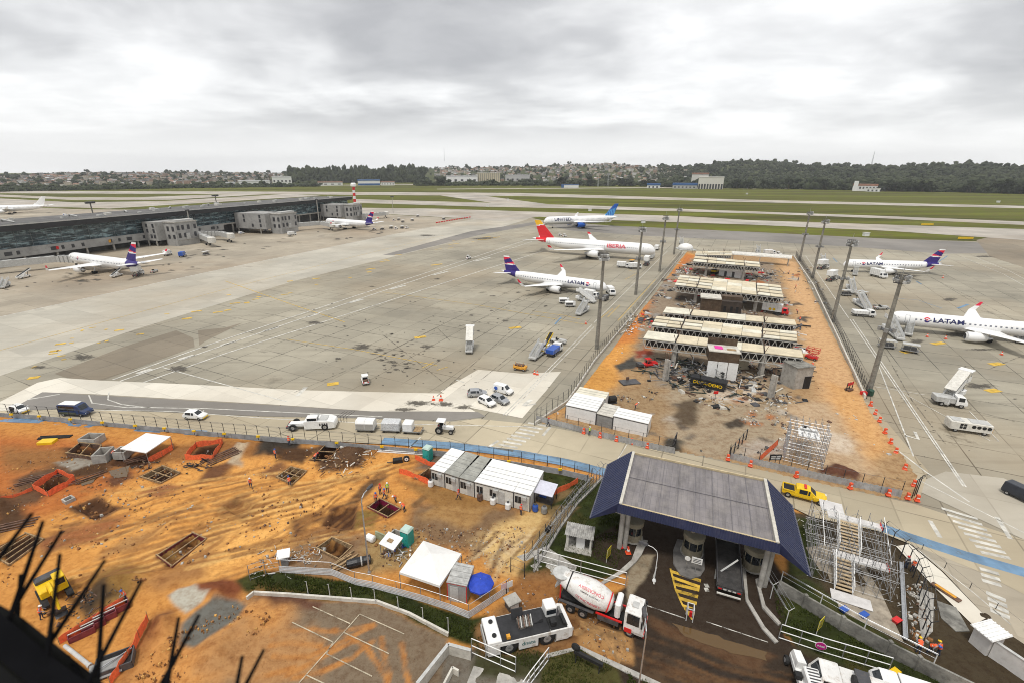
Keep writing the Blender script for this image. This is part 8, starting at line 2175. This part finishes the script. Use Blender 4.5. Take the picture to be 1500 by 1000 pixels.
MB().loft([[(x,s2*Wd/2*k,z)for s2,z in((-1,.4),(1,.4),(1,h),(-1,h))]for x,k,h in((Lh-.29,1,1.62),(Lh+.1,.95,1.5),(Lh+.2,.85,1.2))]).build('front_bumper',
WHITE,t)
MB().box(-.9,.5,-.55,.55,1.71,1.95).build('engine',M('engine_metal',(.25,.23,.2),.5,.6,6,metal=.4,bmp=.5),t)
for k in range(6):MB().bar((-.9+k*.26,-.6,1.98),(-.7+k*.26,.6,2.02),.09).build('engine_pipe',LGREY if k%2 else RUSTY,t)
MB().hexa([(-1.3,.65,1.72),(-.1,.65,1.72),(-.1,.75,1.72),(-1.3,.75,1.72)],[(-1.3,1.05,2.55),(-.1,1.05,2.55),(-.1,1.15,2.55),(-1.3,1.15,2.55)]).build('engine_cover',
DECK,t);MB().hexa([(.55,-.3,1.72),(1.6,-.3,1.72),(1.6,.7,1.72),(.55,.7,1.72)],[(.5,-.2,1.8),(1.6,-.2,2.1),(1.6,.8,2.1),(.5,.8,1.8)]).build('engine_cover',
DECK,t)
MB().box(-2.3,-1.95,-1.25,-.9,1.71,2.0).build('warning_light',AMBER,t)
for x in(-2.1,1.68):
 for y in(-Wd/2+.3,Wd/2-.3):wheel(t,x,y,.78,.55)
for s in(1,-1):
 o=text_mesh('dnata',.62,M('green_grey_lettering',(.10,.20,.20),.5,.1),'lettering',t,bold=.012);o.location=(-.2,s*(Wd/2+.012),.95);o.rotation_euler.z=0 if s<0 else PI
lights(t,Lh+.2,-Lh-.1,1.0,.9,.9)
t=thing('loader_tractor','white open work tractor with a small side wheel at the bottom edge','tractor',G(1172,1000,.05),HD((1160,960),(1175,1010)));MB().box(-2.2,
1.8,-.45,.45,.5,1.0,0,.06).build('chassis',WHITE,t);MB().hexa([(-2.2,-.4,1.0),(-.6,-.4,1.0),(-.6,.4,1.0),(-2.2,.4,1.0)],[(-2.1,-.3,1.5),(-.6,-.35,1.75),
(-.6,.35,1.75),(-2.1,.3,1.5)]).build('bonnet',WHITE,t)
MB().box(-.2,1.6,-.1,1.1,1.02,2.0,0,.08).build('engine_housing',WHITE,t)
for k in range(5):MB().box(.0+k*.3,.12+k*.3,.1,.95,2.005,2.03).build('vent',DGREY,t)
MB().box(.1,.6,-.75,-.2,1.02,1.5).build('seat',BLACK,t)
for x,y,r in((-1.7,-.75,.42),(-1.7,.75,.42),(1.2,-.85,.5),(1.2,.95,.5)):wheel(t,x,y,r,.3)
put('trk_bot',make_truck(7,2.4,WORN,WORN,1.1,2.0,2.3),1252,1024,1217,1012,'white truck with folded gear on its bed cut by the bottom edge',z=.05);put('trk_bot2',
make_truck(6,2.3,WHITE,WHITE,1.0,1.8,1.9),1335,1030,1305,1020,'low white truck at the bottom edge beyond the first',z=.05)
o=PROTO['trk_bot'];MB().lathe([(.2,-.12),(.42,-.12),(.45,0),(.42,.12),(.2,.12)],(.6,.3,2.4),14,'x').build('spare_wheel',BLACK,o);MB().box(-.6,.4,-.8,.8,
2.3,2.6).build('folded_gear',DGREY,o)
TUFT=leaf_mat('grass_blade',(.020,.032,.006),(.065,.080,.016),1.2)
def tufts(px,n,hmax,seed):
 P_=PX(px);pl=[(p.x,p.y)for p in P_];xs=[p.x for p in P_];ys=[p.y for p in P_];mb=MB();X=np.array([rnd.uniform(min(xs),max(xs))for _ in range(n*3)]);Y=np.array([rnd.uniform(min(ys),
max(ys))for _ in range(n*3)]);k=(sdist(X,Y,pl)<-.1)&(fbm(X,Y,1.6,seed,3)>.40)
 for x,y in list(zip(X[k],Y[k]))[:n]:
  for j in range(3):
   a=rnd.random()*6.28;w=rnd.uniform(.02,.06);h=rnd.uniform(.06,hmax);dx,dy=math.cos(a),math.sin(a);lx,ly=rnd.uniform(-.5,.5)*h,rnd.uniform(-.5,.5)*h
   mb.add([(x-dx*w,y-dy*w,-.05),(x+dx*w,y+dy*w,-.05),(x+lx,y+ly,h)],[(0,1,2)])
 return tag(mb.build('grass',TUFT),kind='stuff')
tufts([(350,853),(372,837),(420,838),(520,853),(600,874),(685,908),(700,915),(690,942),(650,930),(555,880),(368,870)],5000,.42,1);tufts([(805,750),(880,
704),(930,700),(945,730),(925,790),(900,840),(850,848),(765,840),(850,745)],4500,.25,2)
tufts([(805,955),(850,950),(960,1002),(940,1050),(790,1000)],2500,.35,3);tufts([(1130,850),(1180,890),(1290,950),(1400,1010),(1250,990),(1140,925)],3000,
.3,4);tufts([(745,688),(800,697),(865,705),(848,716),(765,698)],900,.25,5);tufts([(690,935),(720,928),(800,958),(790,985),(700,960)],900,.4,6);tufts([(1160,
770),(1190,775),(1190,800),(1160,800)],400,.3,7)
# scaffold stair and its surroundings
slab_px('scaffold_slab',[(1180,802),(1200,834),(1212,840),(1230,894),(1323,940),(1290,868),(1262,822),(1225,795)],.10,M('slab_concrete',(.36,.31,.24),.85,
.25,.6,dirt=(.15,.11,.08,.7)),'pale wedge shaped concrete slab under the scaffold stair','slab')
b0=G(1250,884);SA=PIER;T=thing('scaffold_stair','white and silver scaffold stair bridge with two flights over the fence line','scaffolding',(b0.x,b0.y,
.1),SA-PI/2)
fr=MB();scaffold(fr,-3.6,3.4,1.8,10.6,4.2,6,6,3,True,.032);fr.build('tube_frame',M('dull_scaffold_tube',(.42,.42,.42),.5,.2,2,metal=.6),T)
def flight(y0,z0,y1,z1,x0,x1,n):
 tm=MB()
 for k in range(n):
  y=lerp(y0,y1,k/n);z=lerp(z0,z1,(k+1)/n);tm.box(x0,x1,y,y+(y1-y0)/n*.78,z-.05,z)
 tm.build('tread',M('stair_plank',(.52,.40,.25),.7,.2,2),T)
 for x in(x0-.06,x1+.06):
  MB().bar((x,y0,z0-.05),(x,y1,z1-.05),.08,.22).build('stringer',WHITE,T)
  h=MB();h.bar((x,y0,z0+1.0),(x,y1,z1+1.0),.07);h.bar((x,y0,z0+.5),(x,y1,z1+.5),.05)
  for k in range(5):h.bar((x,lerp(y0,y1,k/4),lerp(z0,z1,k/4)),(x,lerp(y0,y1,k/4),lerp(z0,z1,k/4)+1),.05)
  h.build('handrail',WHITE,T)
flight(1.2,.1,4.4,1.9,-1.5,.0,9);flight(5.6,1.9,9.0,3.8,-1.0,.9,10)
for x0,x1,y0,y1,z in((-1.6,3.4,4.4,5.6,1.9),(-2.0,3.2,9.0,10.2,3.8),(-2.6,-.2,10.22,12.4,3.8),(-2.0,1.6,-.4,1.1,.12)):
 MB().box(x0,x1,y0,y1,z-.06,z).build('platform',M('platform_board',(.62,.60,.58),.6,.12,1),T)
 if z>1:MB().box(x0,x1,y0-.06,y0-.01,z-.1,z+.18).build('toe_board',WHITE,T)
for x in(3.44,-2.66):MB().bar((x,4.4,2.9),(x,10.2,4.8),.06).build('side_rail',WHITE,T)
MB().box(3.42,3.48,4.4,5.6,1.85,2.1).build('red_end',RED,T);MB().box(3.22,3.28,9.0,10.2,3.75,4.0).build('red_end',RED,T)
t=thing('steel_channel','long silver steel channel lying beyond the scaffold slab','beam',(0,0,.15));q=PX([(1319,826),(1325,938)]);MB().bar((q[0].x,q[0].y,
.12),(q[1].x,q[1].y,.12),.34,.2).build('web',STEEL,t);MB().bar((q[0].x+.2,q[0].y,.26),(q[1].x+.2,q[1].y,.26),.06,.1).build('flange',STEEL,t)
t=thing('boundary_wall','stained concrete boundary wall running beside the grass to the bottom corner','wall',(0,0,0));MB().strip(PX([(1138,866),(1200,
903),(1260,938),(1310,965),(1360,990),(1430,1025)]),0,1.6,.2).build('wall_body',CONCD,t)
for u,v in((1176,889),(1230,921),(1298,958),(1340,980)):p=G(u,v);MB().box(p.x-.16,p.x+.16,p.y-.16,p.y+.16,0,1.75).build('pier',CONCD,t)
fence('slim wires on pale posts along the top of the stained boundary wall',[(1140,865),(1260,937),(1360,989)],2.7,3.6,POSTW,'L',None,(.8,.98),.05,arml=.3)
fence('run of white tube with forked posts from the canopy column to the long gate',[(1106,838),(1128,876),(1150,915)],1.9,2.4,POSTW,'Y',None,(.98,),.045)
fence('tall dark leaning posts with forked tops along the footpath',[(1288,792),(1318,818),(1337,845),(1346,872),(1350,905),(1352,940)],2.6,1.6,POSTD,'Y',
None,(.5,.98),.055)
fence('tall dark corner post pair where the orange barriers end',[(1335,730),(1342,724)],3.2,1.0,POSTD,'L',None,(.98,),.06)
fence('low dark rail along the far edge of the footpath',[(1296,775),(1350,805),(1420,862),(1500,925)],.9,3,POSTD,None,None,(.98,),.035)
fl=[('footpath',[(1312,800),(1332,797),(1380,838),(1445,905),(1425,916),(1370,862)],PALE),('service_road',[(1334,797),(1430,836),(1530,886),(1640,960),
(1560,985),(1450,910),(1382,838)],PATH)]
for i,(n_,p_,m__)in enumerate(fl):flat(n_,p_,.10+.004*i,m__)
mk=MB()
for k in range(3):ribbon(mk,[(1435+k*1.5,833+k*8.5),(1463+k*1.5,841+k*8.5)],.55,.118)
for k in range(4):ribbon(mk,[(1444+k*2,868+k*8.5),(1473+k*2,880+k*8.5)],.6,.118)
ribbon(mk,[(1345,806),(1425,868),(1480,915)],.12,.118);o=tag(mk.build('crossing_markings',LINEW),kind='structure');set_edge(o,[.9]*len(mk.v))
for i,(p_,m__)in enumerate((([(1348,862),(1368,870),(1366,925),(1350,940),(1345,900)],CONC),([(1372,880),(1400,890),(1420,925),(1400,925),(1378,905)],CONCD))):slab_px('drain_slab',
p_,.12,m__,('grey sloping drain slab at the foot of the leaning posts','dark drain slab between the posts and the white hut')[i],'slab')
a,b=G(1418,939),G(1443,960);t=thing('white_hut','small white rendered hut with a ribbed white roof by the footpath','hut',a,math.atan2(b.y-a.y,b.x-a.x));w_=math.hypot(b.x-a.x,
b.y-a.y);MB().box(0,w_,0,1.5,0,2.0).build('wall',M('white_render',(.60,.58,.55),.8,.1,.6,dirt=(.25,.22,.18,.4)),t)
MB().hexa([(-.2,-.3,2.02),(w_+.2,-.3,2.02),(w_+.2,1.9,2.3),(-.2,1.9,2.3)],[(-.2,-.3,2.1),(w_+.2,-.3,2.1),(w_+.2,1.9,2.38),(-.2,1.9,2.38)]).build('roof',
WHITE,t)
for k in range(6):x=-.1+k*(w_+.2)/5;MB().hexa([(x-.05,-.3,2.105),(x+.05,-.3,2.105),(x+.05,1.9,2.385),(x-.05,1.9,2.385)],[(x-.05,-.3,2.18),(x+.05,-.3,2.18),
(x+.05,1.9,2.46),(x-.05,1.9,2.46)]).build('roof_rib',WHITE,t)
t=thing('boundary_wall','white rendered wall running from the white hut to the picture corner','wall',(0,0,0));MB().strip(PX([(1448,960),(1520,1010),(1600,
1070)]),0,1.9,.2).build('wall_body',M('white_render',(.60,.58,.55)),t);MB().strip(PX([(1448,960),(1520,1010),(1600,1070)]),1.91,1.97,.3).build('coping',
LGREY,t)
t=thing('stretcher_board','amber board with a dark edge lying on the footpath','board',G(1385,867,.13),HD((1375,860),(1395,873)));MB().box(-1.3,1.3,-.3,
.3,0,.15).build('tray',RUSTY,t);MB().box(-1.0,.9,-.18,.18,.16,.22).build('board',AMBER,t)
for u,v,c,lab in((1236,894,BLUE,'small blue tub on the slab corner'),(1265,902,BLUE,'small blue tub in the middle of the slab edge'),(1313,910,RED,'small red tub by the steel channel'),
(1310,986,YELLOW,'small yellow tub near the boundary wall end')):
 t=thing('tub',lab,'tub',G(u,v,.12),.4);MB().loft([[(x*k,y*k,z)for x,y in((-.4,-.25),(.4,-.25),(.4,.25),(-.4,.25))]for k,z in((.85,0),(1,.3))]).build('bowl',
c,t);MB().box(-.45,.45,-.29,.29,.3,.34).build('rim',c,t)
scrap_heap('rubble_strip','loose pale stones in the trench beside the leaning posts',1335,885,30,2.2,.3,[CONCW,CONC,LGREY,RUSTY],.5,.05);scrap_heap('rubble_strip',
'loose stones at the canopy corner by the pickup lane',1178,775,26,1.6,.4,[CONCW,CONC,LGREY,CONCW],.5,.05)
slab_px('concrete_pad',[(757,815),(800,800),(845,830),(838,848),(790,838)],.08,CONC,'cracked concrete pad on the grass below the striped roof shed','slab');slab_px('gate_pad',
[(694,975),(752,990),(790,1005),(780,1060),(660,1060)],.06,CONC,'pale concrete apron behind the white tube gate at the bottom','slab')
# people
def person_mesh(pose):
 """one continuous skinned body; joints in metres, x forward"""
 hip,chest=Vector((0,0,.95)),Vector((.02,0,1.38));J=[];R_=[];E_=[]
 def add(p,r,par=None):
  J.append(Vector(p));R_.append(r)
  if par is not None:E_.append((par,len(J)-1))
  return len(J)-1
 lean=pose.get('lean',0.0)
 def up(p):p=Vector(p)-hip;c,s=math.cos(lean),math.sin(lean);return Vector((p.x*c+p.z*s,p.y,-p.x*s+p.z*c))+hip
 root=add(hip,.135);waist=add(up((0,0,1.12)),.125,root);ch=add(up((.01,0,1.36)),.15,waist);nk=add(up((.02,0,1.52)),.058,ch);hd=add(up((.05,0,1.62)),.085,
nk);tp=add(up((.04,0,1.76)),.075,hd);add(up((.15,0,1.64)),.02,hd)
 for s,leg,arm in((1,pose['legs'][0],pose['arms'][0]),(-1,pose['legs'][1],pose['arms'][1])):
  h=add((0,s*.10,.90),.095,root);kx=leg[0];k=add((kx,s*.11,.50),.066,h);a=add((leg[1],s*.11,.09),.045,k);add((leg[1]+.17,s*.12,.04),.042,a)
  sh=add(up((.01,s*.19,1.43)),.062,ch);e=add(up((arm[0],s*arm[1],arm[2])),.046,sh);w_=add(up((arm[3],s*arm[4],arm[5])),.033,e)
  d=(J[w_]-J[e]).normalized();pm=add(J[w_]+d*.07,.034,w_)
  sd=d.cross(Vector((0,s,.2))).normalized()
  for i,(o,L_)in enumerate(((-.03,.07),(-.01,.085),(.012,.08),(.032,.062))):add(J[pm]+d*L_+sd*o*1.2+Vector((.01*i,0,0)),.0095,pm)
  add(J[w_]+d*.06+Vector((.055,-s*.01,0)),.011,w_)
 me=bpy.data.meshes.new('body');me.from_pydata([tuple(p)for p in J],E_,[]);o=bpy.data.objects.new('tmp',me);C.objects.link(o)
 sk=o.modifiers.new('skin','SKIN');sk.use_smooth_shade=True;sb=o.modifiers.new('sub','SUBSURF');sb.levels=1;sb.render_levels=1
 for i,v in enumerate(me.skin_vertices[0].data):v.radius=(R_[i],R_[i]);v.use_root=i==0
 dg=bpy.context.evaluated_depsgraph_get();m2=bpy.data.meshes.new_from_object(o.evaluated_get(dg));bpy.data.objects.remove(o);m2.materials.clear()
 return m2,[J[nk],J[hd],J[tp],J[ch],J[waist]],lean,[J[i]for i in range(len(J))]
POSES={'stand':dict(legs=((.03,.0),(0,-.04)),arms=((.0,.25,1.15,.10,.26,.92),(-.02,.25,1.15,.06,.27,.90))),'walk':dict(legs=((.20,.30),(-.02,-.34)),arms=((-.14,
.25,1.17,-.08,.27,.94),(.14,.25,1.17,.28,.24,.98)),lean=.06),'bend':dict(legs=((.10,-.02),(.06,-.10)),arms=((.16,.24,1.20,.30,.22,1.12),(.14,.24,1.18,.34,
.20,1.05)),lean=.85),'work':dict(legs=((.08,.06),(0,-.12)),arms=((.12,.27,1.18,.36,.16,1.14),(.10,.27,1.18,.34,.18,1.08)),lean=.2)}
BODY={}
def hard_hat(mb,c,lean,mi=0):
 rings=[]
 for k in range(5):
  a=k/4*PI/2*.96;r,z=.125*math.cos(a),.11*math.sin(a);rings.append([(c.x+r*1.12*math.cos(t),c.y+r*math.sin(t),c.z+z)for t in[2*PI*i/12 for i in range(12)]])
 mb.loft(rings);mb.loft([[(c.x+.03+.16*math.cos(t),c.y+.135*math.sin(t),c.z+z)for t in[2*PI*i/12 for i in range(12)]]for z in(-.012,.005)])
def person(key):
 pose,vest,hat=key
 t=thing('person','x','person')
 if pose not in BODY:
  BODY[pose]=person_mesh(POSES[pose]);me,Jn,lean,J=BODY[pose]
  for m in(SKIN,SHIRT,JEANS,BLACK):me.materials.append(m)
  idx=[]
  for p in me.polygons:
   c=p.center;c2=c-Vector((0,0,.95));cl,sl=math.cos(-lean),math.sin(-lean);z=-c2.x*sl+c2.z*cl+.95
   hand=min((c-j).length for i,j in enumerate(J)if i in())if False else 9
   armd=abs(c.y)>.215
   idx.append(3 if c.z<.10 else 2 if(c.z<.93 and abs(c.y)<.215 and z<.96)else 0 if z>1.49 else(0 if armd and z<1.02 else 1))
  me.polygons.foreach_set('material_index',idx);me.update()
 me,Jn,lean,J=BODY[pose]
 b=bpy.data.objects.new('body',me);C.objects.link(b);b.parent=t
 vb=MB();n=14;rings=[]
 for z,rx,ry in((.98,.155,.195),(1.12,.15,.185),(1.3,.165,.205),(1.42,.16,.215),(1.49,.10,.16)):
  ring=[]
  for i in range(n):
   a=2*PI*i/n;p=Vector((rx*math.cos(a)+.01,ry*math.sin(a),z-.95));c_,s_=math.cos(lean),math.sin(lean);ring.append((p.x*c_+p.z*s_,p.y,-p.x*s_+p.z*c_+.95))
  rings.append(ring)
 vb.loft(rings,cap=False);vb.build('vest',{'o':VESTO,'y':VESTY,'d':M('dark_vest',(.05,.05,.06),.8,.2)}[vest],t,True)
 s2=MB();s2.loft([[(x*1.03,y*1.03,z)for x,y,z in[tuple(lerp(p,q,f)for p,q in zip(r0,r1))for r0,r1 in zip(rings[1],rings[2])]]for f in(.2,.5)],cap=False);s2.build('reflective_band',
M('reflective_tape',(.75,.75,.70),.3,.05),t)
 hc=Jn[1].lerp(Jn[2],.42);hb=MB();hard_hat(hb,hc+Vector((.0,0,.01)),lean);hb.build('helmet',{'w':WHITE,'b':BLUE,'y':YELLOW,'r':RED}[hat],t,True)
 f=Jn[1];up_=(Jn[2]-Jn[1]).normalized();fw=Vector((up_.z,0,-up_.x))
 ey=MB()
 for s in(1,-1):c=f+up_*.03+fw*.085+Vector((0,s*.032,0));ey.box(c.x-.008,c.x+.008,c.y-.012,c.y+.012,c.z-.006,c.z+.006)
 ey.build('eyes',BLACK,b);c=f-up_*.045+fw*.082;MB().box(c.x-.008,c.x+.01,c.y-.025,c.y+.025,c.z-.005,c.z+.005).build('mouth',RED,b)
 c=f+fw*.095;MB().box(c.x-.012,c.x+.014,-.012,.012,c.z-.02,c.z+.02).build('nose',SKIN,b)
 for s in(1,-1):c=f+Vector((0,s*.088,0));MB().lathe([(.012,-.012),(.028,0),(.012,.012)],c,8,'y').build('ear',SKIN,b)
 return t
PEOPLE=[(368,714,'walk','o','w',-1.0,'walking alone across the open orange soil'),(424,652,'work','o','r',2,'by the low hoarding at the dark soil patch'),
(404,671,'stand','o','b',1,'in blue helmet at the black spoil patch'),(461,675,'bend','o','r',.3,'bending beside the dark timbered trench box'),(425,712,
'work','o','b',2.2,'in blue helmet working on the timber grid formwork'),(557,723,'stand','o','r',-.6,'beside the one in lime vest, nearer the lamp post'),
(563,730,'walk','o','b',-.5,'in front of the one in lime vest'),(568,721,'stand','y','w',-1.3,'in lime vest standing above the red formwork pit'),(580,
735,'bend','o','w',-2,'bending in white helmet right behind the red formwork pit'),(593,749,'bend','o','w',2.9,'in white at the corner of the red formwork pit'),
(551,736,'stand','o','b',-1,'in blue helmet at the edge of the red formwork pit'),(671,731,'walk','o','r',-.3,'walking past the cabin with the open doorway'),
(763,754,'stand','o','r',1,'outside the last cabin of the row'),(701,860,'stand','y','b',-.8,'in lime vest half under the blue parasol'),(714,859,'stand',
'y','b',-2,'in lime vest just outside the blue parasol'),(62,906,'work','o','w',.5,'in front of the yellow excavator behind the spikes'),(186,880,'work',
'o','b',-2,'at the end of the lower orange netting'),(166,670,'bend','o','w',0,'bending between the grey precast boxes'),(1326,832,'stand','d','r',1.5,
'in dark vest by the scaffold bridge'),(1335,836,'stand','o','w',-1.7,'in orange vest and white helmet by the scaffold bridge'),(1344,956,'bend','o','y',
1,'in yellow helmet, first of three in the trench by the boundary wall'),(1359,955,'bend','o','b',-1,'in blue helmet between two others by the boundary wall'),
(1373,960,'work','o','y',2,'in yellow helmet next to the drain slab'),(384/3.745+700,624,'walk','d','r',-.3,'in dark clothes crossing the road at the pier end'),
(863,637,'stand','y','w',-1,'in lime vest beside the first orange barriers'),(930,599,'bend','o','w',0,'behind the smaller white pier cabin'),(1155,402,
'stand','o','w',0,'at the far end of the eastern dirt strip'),(1169,412,'walk','d','r',2,'in dark clothes on the far eastern dirt strip'),(1165,424,'walk',
'o','r',2,'on the eastern dirt strip below the far scrap'),(1171,472,'work','o','r',1,'beside the boxed truck on the dirt strip'),(1168,460,'bend','o',
'r',3,'bending behind the boxed truck on the dirt strip'),(1189,540,'work','o','w',1,'under the red work platform')]
for i,(u,v,pose,ve,ha,a,lab)in enumerate(PEOPLE):
 zz_=.2 if(u>900 and v<610)else.12 if(u>1300 or v<640)else.06
 place(('p',pose,ve,ha),lambda:person((pose,ve,ha)),G(u,v,zz_),a,'worker '+lab,'site workers')
 # parapet with bird spikes right below the lens
def near(u,v,d):
 r=ray(u,v);r=r/1.0;return Vector((0,0,H))+r*d
t=thing('parapet_ledge','dark metal parapet edge of the viewing tower at the bottom corner','ledge',(0,0,0))
q=[near(-60,850,.62),near(35,905,.62),near(190,1030,.62),near(-120,1080,.62)]
dn=Vector((0,-.05,-.35));MB().hexa([tuple(p+dn)for p in(q[3],q[2],q[1],q[0])],[tuple(p)for p in(q[3],q[2],q[1],q[0])]).build('metal_cap',M('dark_parapet_metal',
(.012,.012,.013),.85,.25,8,spec=.1),t)
t=thing('bird_spikes','black bird spikes fanning up from the dark parapet edge','bird spikes',(0,0,0))
BSP=M('black_spike_plastic',(.005,.005,.006),.9,.2,20,spec=.08)
sp=[((47,751),(-30,855)),((63,762),(8,925)),((91,776),(0,922)),((88,810),(64,1005)),((154,819),(70,945)),((152,855),(142,1015)),((207,850),(118,1020)),
((262,903),(240,1030)),((292,899),(232,1010)),((355,960),(338,1050)),((387,950),(330,1060)),((30,840),(20,1010)),((100,960),(140,1040))]
for i,(tip,base)in enumerate(sp):
 d0=.60+.02*(i%3);MB().tube(tuple(near(base[0],base[1],d0-.02)),tuple(near(tip[0],tip[1],d0+.03)),.0036,.0022,7).build('spike',BSP,t)
bs=[near(-40,900,.585),near(60,985,.58),near(150,1050,.57),near(350,1085,.56)]
bm_=MB()
for a,b in zip(bs,bs[1:]):bm_.bar(tuple(a),tuple(b),.03,.012)
bm_.build('base_strip',BSP,t)
